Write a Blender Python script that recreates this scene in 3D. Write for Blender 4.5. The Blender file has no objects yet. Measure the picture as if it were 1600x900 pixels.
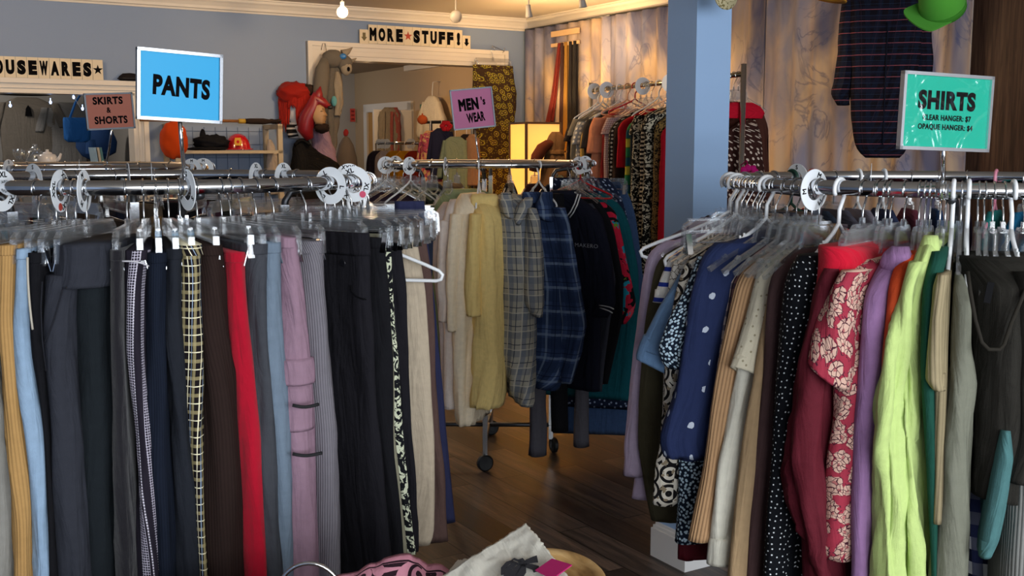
import bpy, bmesh, math, random
from mathutils import Vector, Matrix, noise
R = math.radians
sc = bpy.context.scene
COL = sc.collection
random.seed(7)
# ------------------------------------------------------------------ camera, light, exposure
EYE = 1.6; F = 1700.0; PITCH = R(7.37)
cam_d = bpy.data.cameras.new('camera'); cam = bpy.data.objects.new('camera', cam_d); COL.objects.link(cam)
cam.location = (0, 0, EYE); cam.rotation_euler = (R(90) - PITCH, 0, 0)
cam_d.sensor_width = 36; cam_d.lens = 36 * F / 1600; cam_d.clip_start = .05
sc.camera = cam
sc.view_settings.view_transform = 'Standard'; sc.view_settings.look = 'None'
sc.view_settings.exposure = 0.0; sc.view_settings.gamma = 1; sc.view_settings.use_curve_mapping = False
sc.cycles.transparent_max_bounces = 40
sc.cycles.max_bounces = 8
sc.cycles.sample_clamp_indirect = 4
W = bpy.data.worlds.new('world'); sc.world = W; W.use_nodes = True
W.node_tree.nodes['Background'].inputs[0].default_value = (.62, .78, 1, 1)
W.node_tree.nodes['Background'].inputs[1].default_value = .5
E1 = Vector((.857, .515, 0)); E2 = Vector((-.515, .857, 0)); CORN = Vector((.15, 9.7, 0))
ROOM = math.atan2(.515, .857)
def light(kind, name, loc, power, color, size=None, size_y=None, aim=None, spot=None, blend=.6):
    d = bpy.data.lights.new(name, kind); d.energy = power; d.color = color
    o = bpy.data.objects.new(name, d); COL.objects.link(o); o.location = loc
    if kind == 'AREA':
        d.shape = 'RECTANGLE'; d.size = size; d.size_y = size_y or size
    elif size: d.shadow_soft_size = size
    if spot: d.spot_size = R(spot); d.spot_blend = blend
    if aim is not None:
        o.rotation_euler = (Vector(aim) - Vector(loc)).to_track_quat('-Z', 'Y').to_euler()
    return o
# daylight through the shop's front window, behind the camera
light('AREA', 'window_daylight', (2.3, -2.5, 1.9), 405, (.90, .95, 1), 5.2, 2.3, aim=(.1, 3.4, 1.1))
light('AREA', 'side_fill_light', (-3.4, -.8, 2.2), 190, (.90, .94, 1), 1.6, 1.6, aim=(-.2, 5.2, 1.2))  # added cool fill from the left, brightens the middle rack
# warm track spots and ceiling lamps of the shop
light('SPOT', 'track_spot_light', (.55, 7.3, 2.5), 45, (1, .62, .28), .05, aim=(1.1, 7.9, 1.6), spot=110)
light('SPOT', 'ceiling_wash_light', (.3, 8.0, 2.3), 45, (1, .60, .26), .05, aim=(.45, 8.4, 2.7), spot=150)
light('SPOT', 'front_track_spot_light', (1.0, 5.6, 2.55), 30, (1, .70, .40), .06, aim=(2.0, 6.6, 1.2), spot=100)
light('POINT', 'shop_ceiling_lamp', (-.6, 7.0, 2.45), 44, (1, .66, .34), .08)
light('POINT', 'shop_ceiling_lamp_left', (-2.9, 5.9, 2.55), 40, (1, .68, .40), .1)

def P(px, py, Y):
    a = (px - 800) / F; b = (450 - py) / F
    d = Vector((a, math.cos(PITCH) + b * math.sin(PITCH), -math.sin(PITCH) + b * math.cos(PITCH)))
    return Vector((0, 0, EYE)) + d * (Y / d.y)
def PXY(p):
    c, s = math.cos(PITCH), math.sin(PITCH)
    z = p.z - EYE; f = p.y * c - z * s; u = p.y * s + z * c
    return 800 + F * p.x / f, 450 - F * u / f
def Wl(a, b, z=0): return CORN + E1 * a + E2 * b + Vector((0, 0, z))
def PW(px, py, b=0):
    """the point where the line of sight meets the plane parallel to the back wall at depth b"""
    d = P(px, py, 1) - Vector((0, 0, EYE)); c = Wl(0, b)
    s = (c.dot(E2)) / d.dot(E2)
    return Vector((0, 0, EYE)) + d * s
def PA(px, py, a=0):
    """the same for the plane parallel to the curtain wall"""
    d = P(px, py, 1) - Vector((0, 0, EYE)); c = Wl(a, 0)
    s = (c.dot(E1)) / d.dot(E1)
    return Vector((0, 0, EYE)) + d * s

# ------------------------------------------------------------------ materials
def lin(h):
    if isinstance(h, str):
        h = h.lstrip('#'); h = [int(h[i:i + 2], 16) / 255 for i in (0, 2, 4)]
    return tuple((c / 12.92 if c <= .04045 else ((c + .055) / 1.055) ** 2.4) for c in h[:3]) + (1,)
class NB:
    def __init__(s, name, rough=.8, metal=0, spec=.3):
        s.m = bpy.data.materials.new(name); s.m.use_nodes = True
        s.t = s.m.node_tree; s.b = s.t.nodes['Principled BSDF']
        s.b.inputs['Roughness'].default_value = rough; s.b.inputs['Metallic'].default_value = metal
        s.b.inputs['Specular IOR Level'].default_value = spec
    def n(s, typ, **kw):
        k = s.t.nodes.new(typ)
        for a, v in kw.items(): setattr(k, a, v)
        return k
    def put(s, sock, v):
        if isinstance(v, bpy.types.NodeSocket): s.t.links.new(v, sock)
        elif isinstance(v, str): sock.default_value = lin(v)
        else: sock.default_value = v
    def math(s, op, a, b=0.0, c=None):
        k = s.n('ShaderNodeMath', operation=op); s.put(k.inputs[0], a); s.put(k.inputs[1], b)
        if c is not None: s.put(k.inputs[2], c)
        return k.outputs[0]
    def mix(s, f, a, b, mode='MIX'):
        k = s.n('ShaderNodeMix', data_type='RGBA', blend_type=mode)
        s.put(k.inputs[0], f); s.put(k.inputs[6], a); s.put(k.inputs[7], b); return k.outputs[2]
    def uv(s):
        if not hasattr(s, '_uv'):
            k = s.n('ShaderNodeUVMap'); q = s.n('ShaderNodeSeparateXYZ'); s.t.links.new(k.outputs[0], q.inputs[0])
            s._uvv = k.outputs[0]; s._uv = (q.outputs[0], q.outputs[1])
        return s._uv
    def uvv(s): s.uv(); return s._uvv
    def obj(s): return s.n('ShaderNodeTexCoord').outputs['Object']
    def noise(s, scale, detail=3, vec=None, out='Fac', dist=0):
        k = s.n('ShaderNodeTexNoise'); k.inputs['Scale'].default_value = scale; k.inputs['Detail'].default_value = detail
        k.inputs['Distortion'].default_value = dist
        s.t.links.new(vec if vec is not None else s.uvv(), k.inputs['Vector']); return k.outputs[out]
    def scalev(s, vec, sx, sy, sz=1, rot=0):
        k = s.n('ShaderNodeMapping'); s.t.links.new(vec, k.inputs[0]); k.inputs['Scale'].default_value = (sx, sy, sz)
        k.inputs['Rotation'].default_value = (0, 0, rot); return k.outputs[0]
    def vor(s, scale, rnd=1, feat='F1', vec=None, out='Distance'):
        k = s.n('ShaderNodeTexVoronoi', voronoi_dimensions='2D', feature=feat); k.inputs['Scale'].default_value = scale
        k.inputs['Randomness'].default_value = rnd
        s.t.links.new(vec if vec is not None else s.uvv(), k.inputs['Vector']); return k.outputs[out]
    def ramp(s, f, stops):
        k = s.n('ShaderNodeValToRGB'); e = k.color_ramp.elements
        while len(e) < len(stops): e.new(.5)
        for q, (p, c) in zip(e, stops): q.position = p; q.color = lin(c)
        s.put(k.inputs[0], f); return k.outputs[0]
    def color(s, c): s.put(s.b.inputs['Base Color'], c)
    def bump(s, h, strength=.3, dist=.002):
        k = s.n('ShaderNodeBump'); k.inputs['Strength'].default_value = strength; k.inputs['Distance'].default_value = dist
        s.t.links.new(h, k.inputs['Height']); s.t.links.new(k.outputs[0], s.b.inputs['Normal'])
MATS = {}
def cloth_finish(q, c, weave=900, rough=.9, sheen=.0, fuzz=.12, bump=.5):
    """mottle the dye a little and add weave"""
    k = q.noise(55, 4); f = q.math('MULTIPLY', q.math('SUBTRACT', k, .5), fuzz * 2)
    hs = q.n('ShaderNodeHueSaturation'); q.put(hs.inputs['Color'], c); q.put(hs.inputs['Value'], q.math('ADD', f, 1.0))
    q.color(hs.outputs[0]); q.b.inputs['Sheen Weight'].default_value = sheen * .4; q.b.inputs['Specular IOR Level'].default_value = .12; q.b.inputs['Sheen Roughness'].default_value = .6
    w = q.noise(weave, 2); l = q.noise(26, 3); fo = q.noise(1.0, 4, vec=q.scalev(q.uvv(), 34, 5), dist=.6)
    q.bump(q.math('ADD', q.math('ADD', q.math('MULTIPLY', w, .25), l), q.math('MULTIPLY', fo, 2.6)), bump, .010)
    return q.m
def solid(c, rough=.9, sheen=.0, fuzz=.14, bump=.55):
    key = ('solid', c, rough, sheen)
    if key not in MATS: MATS[key] = cloth_finish(NB('cloth_' + c.strip('#'), rough), c, rough=rough, sheen=sheen, fuzz=fuzz, bump=bump)
    return MATS[key]
def ribbed(c, per=.008, depth=.5, dark=.55):
    q = NB('ribbed', .95); u, v = q.uv()
    w = q.math('ABSOLUTE', q.math('SINE', q.math('MULTIPLY', u, math.pi / per)))
    d = tuple(x * dark for x in lin(c)[:3]) + (1,)
    k = q.n('ShaderNodeMix', data_type='RGBA'); q.put(k.inputs[0], q.math('POWER', w, .6)); k.inputs[6].default_value = d; k.inputs[7].default_value = lin(c)
    cloth_finish(q, k.outputs[2], fuzz=.1)
    q.bump(q.math('ADD', w, q.math('MULTIPLY', q.noise(300, 2), .3)), depth, .003); return q.m
def stripes(q, col, axis, per, wid, c, s=1.0, off=0.0):
    u = q.uv()[axis]
    f = q.math('FRACT', q.math('DIVIDE', q.math('ADD', u, off + 20), per))
    return q.mix(q.math('MULTIPLY', q.math('LESS_THAN', f, wid / per), s), col, c)
def plaid(base, lines, noise_c=None):
    q = NB('plaid', .92); c = q.mix(0.0, base, base)
    if noise_c: c = q.mix(q.ramp(q.noise(7, 2), [(.42, '#000000'), (.66, '#ffffff')]), c, noise_c)
    for l in lines: c = stripes(q, c, *l)
    return cloth_finish(q, c)
def dots(base, dot, scale, r, rnd=.35, ragged=0):
    q = NB('dotted', .85); v = q.uvv()
    if ragged:
        k = q.n('ShaderNodeVectorMath', operation='ADD'); q.t.links.new(v, k.inputs[0])
        sc_ = q.n('ShaderNodeVectorMath', operation='SCALE'); q.t.links.new(q.noise(160, 2, out='Color'), sc_.inputs[0]); sc_.inputs['Scale'].default_value = ragged
        q.t.links.new(sc_.outputs[0], k.inputs[1]); v = k.outputs[0]
    d = q.vor(scale, rnd, vec=v)
    return cloth_finish(q, q.mix(q.math('LESS_THAN', d, r), base, dot))
def floral(base, petal, line, scale=26, inner=None):
    q = NB('floral', .85); v = q.uvv()
    k = q.n('ShaderNodeVectorMath', operation='ADD'); q.t.links.new(v, k.inputs[0])
    s2 = q.n('ShaderNodeVectorMath', operation='SCALE'); q.t.links.new(q.noise(45, 2, out='Color'), s2.inputs[0]); s2.inputs['Scale'].default_value = .022
    q.t.links.new(s2.outputs[0], k.inputs[1]); v = k.outputs[0]
    d = q.vor(scale, .9, vec=v); e = q.vor(scale * 3.0, 1, 'DISTANCE_TO_EDGE', vec=v)
    c = q.mix(q.math('LESS_THAN', d, .46), base, petal)
    if inner: c = q.mix(q.math('LESS_THAN', d, .13), c, inner)
    ln = q.math('MULTIPLY', q.math('LESS_THAN', e, .075), q.math('LESS_THAN', d, .56))
    c = q.mix(ln, c, line)
    return cloth_finish(q, c)
def rings(base, dark, mid, scale=30, k=20.0):
    q = NB('ring_print', .85); d = q.vor(scale, .25)
    s = q.math('SINE', q.math('MULTIPLY', d, k))
    c = q.mix(q.math('GREATER_THAN', s, .1), base, dark)
    c = q.mix(q.math('GREATER_THAN', q.noise(70, 2), .60), c, mid)
    return cloth_finish(q, c)
def patches(base, cols, scale=9, dist=1.5, seed=0.0):
    """large irregular colour patches (prints)"""
    q = NB('patch_print', .8); c = q.mix(0.0, base, base)
    for i, (cc, th) in enumerate(cols):
        v = q.scalev(q.uvv(), 1, 1); k = v.node; k.inputs['Location'].default_value = (seed + i * 7.3, i * 3.1, 0)
        c = q.mix(q.math('GREATER_THAN', q.noise(scale * (1 + .25 * i), 2, vec=v, dist=dist), th), c, cc)
    return cloth_finish(q, c)
def grad(stops, lo, hi):
    q = NB('dip_dyed', .85); u, v = q.uv()
    f = q.math('DIVIDE', q.math('SUBTRACT', v, lo), hi - lo)
    f = q.math('ADD', f, q.math('MULTIPLY', q.math('SUBTRACT', q.noise(9, 2), .5), .25))
    return cloth_finish(q, q.ramp(f, stops))
def plain(name, c, rough=.5, metal=0, spec=.5, coat=0):
    key = ('plain', name, c, rough, metal)
    if key not in MATS:
        q = NB(name, rough, metal, spec); q.color(c); q.b.inputs['Coat Weight'].default_value = coat
        if metal < .5:
            k = q.noise(18, 3, vec=q.obj()); q.bump(k, .04, .01)
        MATS[key] = q.m
    return MATS[key]
def glow(name, c, s):
    q = NB(name, .5); q.color(c); q.put(q.b.inputs['Emission Color'], c); q.b.inputs['Emission Strength'].default_value = s; return q.m
def clear(name, tint, amount=.16, rough=.08, base=.25, edge=.75):
    """thin clear plastic: mostly see-through, brighter at the edges"""
    m = bpy.data.materials.new(name); m.use_nodes = True; t = m.node_tree; t.nodes.clear()
    o = t.nodes.new('ShaderNodeOutputMaterial'); a = t.nodes.new('ShaderNodeBsdfTransparent'); g = t.nodes.new('ShaderNodeBsdfGlossy')
    d = t.nodes.new('ShaderNodeBsdfDiffuse'); m1 = t.nodes.new('ShaderNodeMixShader'); m2 = t.nodes.new('ShaderNodeMixShader')
    lw = t.nodes.new('ShaderNodeLayerWeight'); lw.inputs[0].default_value = .35
    a.inputs[0].default_value = lin(tint); g.inputs[0].default_value = (1, 1, 1, 1); g.inputs[1].default_value = rough; d.inputs[0].default_value = (.85, .88, .9, 1)
    mm = t.nodes.new('ShaderNodeMath'); mm.operation = 'MULTIPLY_ADD'; mm.inputs[1].default_value = edge; mm.inputs[2].default_value = base * .5
    t.links.new(lw.outputs['Facing'], mm.inputs[0]); 
    mx = t.nodes.new('ShaderNodeMath'); mx.operation = 'MINIMUM'; mx.inputs[1].default_value = .8; t.links.new(mm.outputs[0], mx.inputs[0])
    m1.inputs[0].default_value = amount * 2; t.links.new(g.outputs[0], m1.inputs[1]); t.links.new(d.outputs[0], m1.inputs[2])
    t.links.new(mx.outputs[0], m2.inputs[0]); t.links.new(a.outputs[0], m2.inputs[1]); t.links.new(m1.outputs[0], m2.inputs[2]); t.links.new(m2.outputs[0], o.inputs[0])
    return m
CHROME = plain('chrome', '#d4d6da', .12, 1)
FRAMEC = plain('sign_frame_chrome', '#8e9094', .16, 1)
STEEL = plain('hook_steel', '#c8cacd', .22, 1)
DARKSTEEL = plain('dark_steel', '#55575b', .4, .9)
BLACKP = plain('black_plastic', '#101113', .45)
WHITEP = plain('white_plastic', '#e6e8ea', .4)
CLEARP = clear('clear_plastic', '#f8f9fa', .07, .10, .14, .62)
REDP = plain('red_plastic', '#b01822', .35)
DISCM = plain('size_disc_white', '#e4e8ec', .5)
INK = plain('black_ink', '#070608', .9, 0, .1)

# ------------------------------------------------------------------ mesh helpers
def link(name, me, mat=None, parent=None, smooth=True):
    o = bpy.data.objects.new(name, me); COL.objects.link(o)
    if mat: me.materials.append(mat)
    if smooth and len(me.polygons): me.polygons.foreach_set('use_smooth', [True] * len(me.polygons))
    if parent: o.parent = parent
    return o
def mesh_of(bm, name='mesh', bevel=0, seg=1):
    if bevel:
        es = [e for e in bm.edges if len(e.link_faces) == 2 and e.calc_face_angle(0) > .6]
        bmesh.ops.bevel(bm, geom=es, offset=bevel, segments=seg, affect='EDGES', clamp_overlap=True)
    me = bpy.data.meshes.new(name); bmesh.ops.recalc_face_normals(bm, faces=bm.faces); bm.to_mesh(me); bm.free(); return me
def part(name, bm, mat, parent=None, smooth=False, bevel=0, seg=1, label=None):
    """a part built in world (or, for copied things, local) coordinates; shifted to its thing's origin"""
    me = mesh_of(bm, name, bevel, seg)
    if parent is not None and parent.rotation_euler.z == 0: me.transform(Matrix.Translation(-base_of(parent)))
    o = link(name, me, mat, parent, smooth)
    if label: o['label'] = label
    return o
def base_of(o):
    v = Vector((0, 0, 0))
    while o is not None: v += o.location; o = o.parent
    return v
USED = {}
def thing(name, label, cat, loc=(0, 0, 0), rz=0, group=None):
    o = bpy.data.objects.new(name, None); COL.objects.link(o); o.empty_display_size = .05
    o.location = loc; o.rotation_euler = (0, 0, rz); o['label'] = label; o['category'] = cat
    if group: o['group'] = group
    return o
def tag(o, label, cat, group=None):
    o['label'] = label; o['category'] = cat
    if group: o['group'] = group
    return o
def struct(name, bm, mat, bevel=0):
    o = part(name, bm, mat, None, bevel=bevel); o['kind'] = 'structure'; return o
def box(bm, lo, hi, M=None):
    v = [bm.verts.new((x, y, z)) for z in (lo[2], hi[2]) for y in (lo[1], hi[1]) for x in (lo[0], hi[0])]
    if M is not None:
        for q in v: q.co = M @ q.co
    for f in ((0, 2, 3, 1), (4, 5, 7, 6), (0, 1, 5, 4), (2, 6, 7, 3), (0, 4, 6, 2), (1, 3, 7, 5)): bm.faces.new([v[i] for i in f])
    return v
def wbox(bm, a0, a1, b0, b1, z0, z1):
    """box aligned with the shop's walls: a along the back wall, b into the depth"""
    v = [bm.verts.new(Wl(a, b, z)) for z in (z0, z1) for b in (b0, b1) for a in (a0, a1)]
    for f in ((0, 2, 3, 1), (4, 5, 7, 6), (0, 1, 5, 4), (2, 6, 7, 3), (0, 4, 6, 2), (1, 3, 7, 5)): bm.faces.new([v[i] for i in f])
def tube(bm, pts, r, seg=8, closed=False, caps=True):
    pts = [Vector(p) for p in pts]; n = len(pts); rr = r if isinstance(r, (list, tuple)) else [r] * n
    rings_ = []; up = None
    for i, p in enumerate(pts):
        a = pts[(i - 1) % n] if (closed or i) else p; b = pts[(i + 1) % n] if (closed or i < n - 1) else p
        t = (b - a).normalized() if (b - a).length > 1e-9 else Vector((0, 0, 1))
        if up is None: up = Vector((0, 0, 1)) if abs(t.z) < .9 else Vector((1, 0, 0))
        s = t.cross(up); s = s.normalized() if s.length > 1e-6 else t.orthogonal().normalized(); up = s.cross(t).normalized()
        rings_.append([bm.verts.new(p + (s * math.cos(2 * math.pi * k / seg) + up * math.sin(2 * math.pi * k / seg)) * rr[i]) for k in range(seg)])
    m = n if closed else n - 1
    for i in range(m):
        A, B = rings_[i], rings_[(i + 1) % n]
        for k in range(seg): bm.faces.new((A[k], A[(k + 1) % seg], B[(k + 1) % seg], B[k]))
    if not closed and caps:
        bm.faces.new(rings_[0][::-1]); bm.faces.new(rings_[-1])
def lathe(bm, prof, seg=24, M=None, close=False):
    rs = []
    for (r, z) in prof:
        if r < 1e-5: rs.append([bm.verts.new((0, 0, z))])
        else: rs.append([bm.verts.new((r * math.cos(2 * math.pi * k / seg), r * math.sin(2 * math.pi * k / seg), z)) for k in range(seg)])
    if M is not None:
        for q in rs:
            for v in q: v.co = M @ v.co
    pairs = list(zip(rs[:-1], rs[1:])) + ([(rs[-1], rs[0])] if close else [])
    for A, B in pairs:
        for k in range(seg):
            if len(A) == 1 and len(B) == 1: continue
            if len(A) == 1: bm.faces.new((A[0], B[k], B[(k + 1) % seg]))
            elif len(B) == 1: bm.faces.new((A[k], A[(k + 1) % seg], B[0]))
            else: bm.faces.new((A[k], A[(k + 1) % seg], B[(k + 1) % seg], B[k]))
def blob(bm, c, rx, ry, rz, amp=0, fr=3, seg=20, rows=12, M=None, seed=0.0):
    c = Vector(c); rs = []
    for i in range(rows + 1):
        ph = math.pi * i / rows; row = []
        for k in range(1 if i in (0, rows) else seg):
            th = 2 * math.pi * k / seg; d = Vector((math.sin(ph) * math.cos(th), math.sin(ph) * math.sin(th), math.cos(ph)))
            s = 1 + amp * noise.noise(d * fr + Vector((seed, seed * 1.7, 0)))
            q = Vector((d.x * rx * s, d.y * ry * s, d.z * rz * s)); q = M @ q if M is not None else q
            row.append(bm.verts.new(c + q))
        rs.append(row)
    for A, B in zip(rs[:-1], rs[1:]):
        for k in range(seg):
            if len(A) == 1: bm.faces.new((A[0], B[k], B[(k + 1) % seg]))
            elif len(B) == 1: bm.faces.new((A[k], B[0], A[(k + 1) % seg]))
            else: bm.faces.new((A[k], B[k], B[(k + 1) % seg], A[(k + 1) % seg]))
def prism(bm, poly, o, r, u, n, t):
    """extrude a flat outline (x along r, y along u, from o) by t along n"""
    A = [bm.verts.new(o + r * x + u * y) for x, y in poly]; B = [bm.verts.new(o + r * x + u * y + n * t) for x, y in poly]
    m = len(poly); bm.faces.new(A[::-1]); bm.faces.new(B)
    for i in range(m): bm.faces.new((A[i], A[(i + 1) % m], B[(i + 1) % m], B[i]))
def text_bm(s, size, bold=.02, depth=.0006, sx=1.0, spacing=1.10):
    cu = bpy.data.curves.new('letters', 'FONT'); cu.body = s; cu.size = size; cu.align_x = 'CENTER'; cu.align_y = 'CENTER'
    cu.bevel_depth = bold * size; cu.bevel_resolution = 2; cu.extrude = depth; cu.space_character = spacing; cu.resolution_u = 4
    o = bpy.data.objects.new('letters', cu); COL.objects.link(o)
    dg = bpy.context.evaluated_depsgraph_get(); me = bpy.data.meshes.new_from_object(o.evaluated_get(dg))
    bpy.data.objects.remove(o); bm = bmesh.new(); bm.from_mesh(me); bpy.data.meshes.remove(me)
    zm = max(v.co.z for v in bm.verts); bmesh.ops.scale(bm, vec=(sx, 1, depth / zm), verts=bm.verts)
    return bm
def place_bm(bm, o, r, u, n):
    M = Matrix(((r.x, u.x, n.x, o.x), (r.y, u.y, n.y, o.y), (r.z, u.z, n.z, o.z), (0, 0, 0, 1)))
    bm.transform(M); return bm
# ------------------------------------------------------------------ garments: folded cloth volumes hung radially on round rails
class Rack:
    def __init__(s, cx, cy, z=1.518, r=.535): s.c = Vector((cx, cy, 0)); s.z = z; s.r = r
    def at(s, th, r): return s.c + Vector((math.cos(R(th)), math.sin(R(th)), 0)) * r
    def theta(s, px, r, lo=-180, hi=0):
        """the angle on the front (or given) arc at which a point at radius r stands in line with picture column px"""
        best = min((abs(PXY(Vector((*s.at(lo + (hi - lo) * i / 1440, r)[:2], s.z if r == s.r else 1.2)))[0] - px), lo + (hi - lo) * i / 1440) for i in range(1441))
        return best[1]
PANTS = Rack(-.90, 2.75); SHIRTS = Rack(1.06, 2.58); MENS = Rack(-.125, 5.6); SKIRTS = Rack(-1.82, 4.6)

def lerp(a, b, t): return a + (b - a) * t
def resample(lv, n):
    """levels (y, ...) -> n evenly spaced rows, lightly smoothed"""
    k = len(lv[0]); out = []
    for i in range(n):
        y = lerp(lv[0][0], lv[-1][0], i / (n - 1))
        j = 0
        while j < len(lv) - 2 and lv[j + 1][0] < y: j += 1
        a, b = lv[j], lv[j + 1]; t = min(1, max(0, (y - a[0]) / max(1e-6, b[0] - a[0])))
        out.append([y] + [lerp(a[q], b[q], t) for q in range(1, k)])
    sm = [list(r) for r in out]
    for _ in range(2):
        for i in range(1, n - 1):
            for q in range(1, k): sm[i][q] = (out[i - 1][q] + 2 * out[i][q] + out[i + 1][q]) / 4
        out = [list(r) for r in sm]
    return sm
def cross(L, h, taper, ncap=15, ns=8):
    rc = min(L * .5, h * 1.7); pts = []
    for i in range(ncap):
        a = -math.pi / 2 + math.pi * i / (ncap - 1); pts.append((rc * (1 - math.cos(a)), h * math.sin(a)))
    w = lambda u: h * lerp(1, taper, min(1, max(0, (u - rc) / .36)))
    for i in range(1, ns): u = lerp(rc, L - rc * .4, i / (ns - 1)); pts.append((u, w(u)))
    hb = w(L); pts.append((L, hb * .55)); pts.append((L, -hb * .55))
    for i in range(ns - 1, 0, -1): u = lerp(rc, L - rc * .4, i / (ns - 1)); pts.append((u, -w(u)))
    return pts
def loft(bm, rows, seed=0.0, amp=.006, fs=14.0, fz=1.6, crease=.5, hollow=.03, slant=0.0, slant_u=0.0):
    """rows: (tip xy, z, inward direction, length, half width, taper) from top to bottom"""
    uvl = bm.loops.layers.uv.verify(); rg = []; ztop = rows[0][1]; uvs = []
    for (E, z, n, L, h, tp) in rows:
        c = Vector((-n.y, n.x, 0)); pl = cross(L, h, tp); s = 0; row = []; us = []
        m = len(pl); grow = min(1, .25 + (ztop - z) / .25)
        for i, (u, v) in enumerate(pl):
            if i: s += math.hypot(u - pl[i - 1][0], v - pl[i - 1][1])
            a, b = pl[(i - 1) % m], pl[(i + 1) % m]; tx, ty = b[0] - a[0], b[1] - a[1]; tl = math.hypot(tx, ty) or 1
            nx, ny = ty / tl * -1, tx / tl
            f = noise.noise(Vector((s * fs + seed * 3.1, z * fz, seed))) + crease * noise.noise(Vector((s * fs * 2.6 + z * 7, z * fz * 3.4 + s * 9, seed + 5)))
            f += crease * 1.3 * (.45 - 2.2 * abs(noise.noise(Vector((s * fs * 1.35 - z * 2.2, z * fz * .8, seed + 9)))))
            d = amp * grow * f * min(1, h / .02)
            u2, v2 = u + nx * d, v - ny * d * -1
            p = Vector((E.x, E.y, 0)) + n * u2 + c * v2
            tt = (ztop - z) / max(1e-6, ztop - rows[-1][1]); cs = 1 if c.x > 0 else -1
            p.z = z - slant * tt ** 2 * (v * cs / h * .5 + .5) - slant_u * tt ** 2 * min(1, u / L)
            row.append(bm.verts.new(p)); us.append((s, z))
        rg.append(row); uvs.append(us)
    fs_ = []
    def quad(A, UA, B, UB):
        m = len(A)
        for k in range(m):
            k2 = (k + 1) % m; f = bm.faces.new((A[k], A[k2], B[k2], B[k]))
            dx = .02 if k2 == 0 else 0
            q = [UA[k], UA[k2] if k2 else (UA[k][0] + .02, UA[k][1]), UB[k2] if k2 else (UB[k][0] + .02, UB[k][1]), UB[k]]
            for lp, w in zip(f.loops, q): lp[uvl].uv = w
    for i in range(len(rg) - 1): quad(rg[i], uvs[i], rg[i + 1], uvs[i + 1])
    def capface(row, us, flip):
        f = bm.faces.new(row if flip else row[::-1])
        for lp in f.loops: lp[uvl].uv = us[0]
    capface(rg[0], uvs[0], True)
    last = rg[-1]; cen = sum((v.co for v in last), Vector()) / len(last)
    if hollow:
        r1 = [bm.verts.new(cen + (v.co - cen) * .9 + Vector((0, 0, .004))) for v in last]
        r2 = [bm.verts.new(cen + (v.co - cen) * .86 + Vector((0, 0, hollow))) for v in last]
        quad(last, uvs[-1], r1, uvs[-1]); quad(r1, uvs[-1], r2, uvs[-1]); capface(r2, uvs[-1], False)
    else: capface(last, uvs[-1], False)
def f_rows(lv, Y, n, L, nr, taper, inner=None):
    out = []; c = Vector((-n.y, n.x, 0)); k = max(.4, abs(c.x))
    lv = [tuple(l) + (0.0,) * (4 - len(l)) for l in lv]
    for (y, x0, x1, ins) in resample(lv, nr):
        Yi = Y + ins * abs(n.y); a = P(x0, y, Yi); b = P(x1, y, Yi); m = (a + b) / 2
        out.append((m, m.z, n, max(.03, L - 2 * ins), max(.004, (b.x - a.x) / 2 / k * .97), taper))
    return out
def s_rows(lv, T0, n, L, t, nr, taper, inner):
    out = []; m = Vector((-n.y, n.x, 0)); lv = [tuple(l) + ((t,) if len(l) < 3 else ()) for l in lv]
    for (y, x, tt) in resample(lv, nr):
        d = P(x, y, 1) - Vector((0, 0, EYE)); s = T0.dot(m) / d.dot(m); p = Vector((0, 0, EYE)) + d * s
        e = Vector((p.x, p.y, 0)); Li = (inner - e).dot(n) if L is None else L
        out.append((e, p.z, n, max(.05, Li), tt / 2, taper))
    return out
SEED = [0.0]
def garment(name, label, cat, group, rack, parts, th=None, ro=.745, hang=None, hlab=None, hyaw=0, hdz=0):
    """parts: dicts p(name) m(material) mode('f' front strip traced left/right, 's' side traced tip) lv(levels) and options"""
    SEED[0] += 1.37
    if th is None:
        q = parts[0]['lv']; q = q[len(q) // 2]; th = rack.theta((q[1] + q[2]) / 2, ro)
    T0 = rack.at(th, ro); n = -Vector((math.cos(R(th)), math.sin(R(th)), 0))
    built = []
    for i, q in enumerate(parts):
        bm = bmesh.new(); nr = q.get('nr', 46); tp = q.get('taper', .5); t0 = T0 - n * q.get('out', 0)
        if q['mode'] == 'f': rows = f_rows(q['lv'], t0.y, n, q.get('L', .40), nr, tp)
        else: rows = s_rows(q['lv'], t0 + Vector((-n.y, n.x, 0)) * q.get('side', 0), n, q.get('L'), q.get('t', .03), nr, tp, rack.at(th, q.get('rin', .34)))
        loft(bm, rows, SEED[0] + i * 2.3, q.get('amp', .005), q.get('fs', 16), q.get('fz', 1.5), q.get('crease', .5), q.get('hollow', .03), q.get('slant', 0), q.get('slant_u', 0))
        built.append((q, bm, rows))
    z = min(r[1] for _, _, rows in built for r in rows); E = built[0][2][-1][0]
    root = thing(name, label, cat, (E.x, E.y, z), 0, group)
    for q, bm, _ in built:
        part(q['p'], bm, q['m'], root, smooth=True, label=q.get('lab'))
    if hang: hanger(hang, rack, th, hlab or label, hyaw, hdz)
    return root, th
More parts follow.
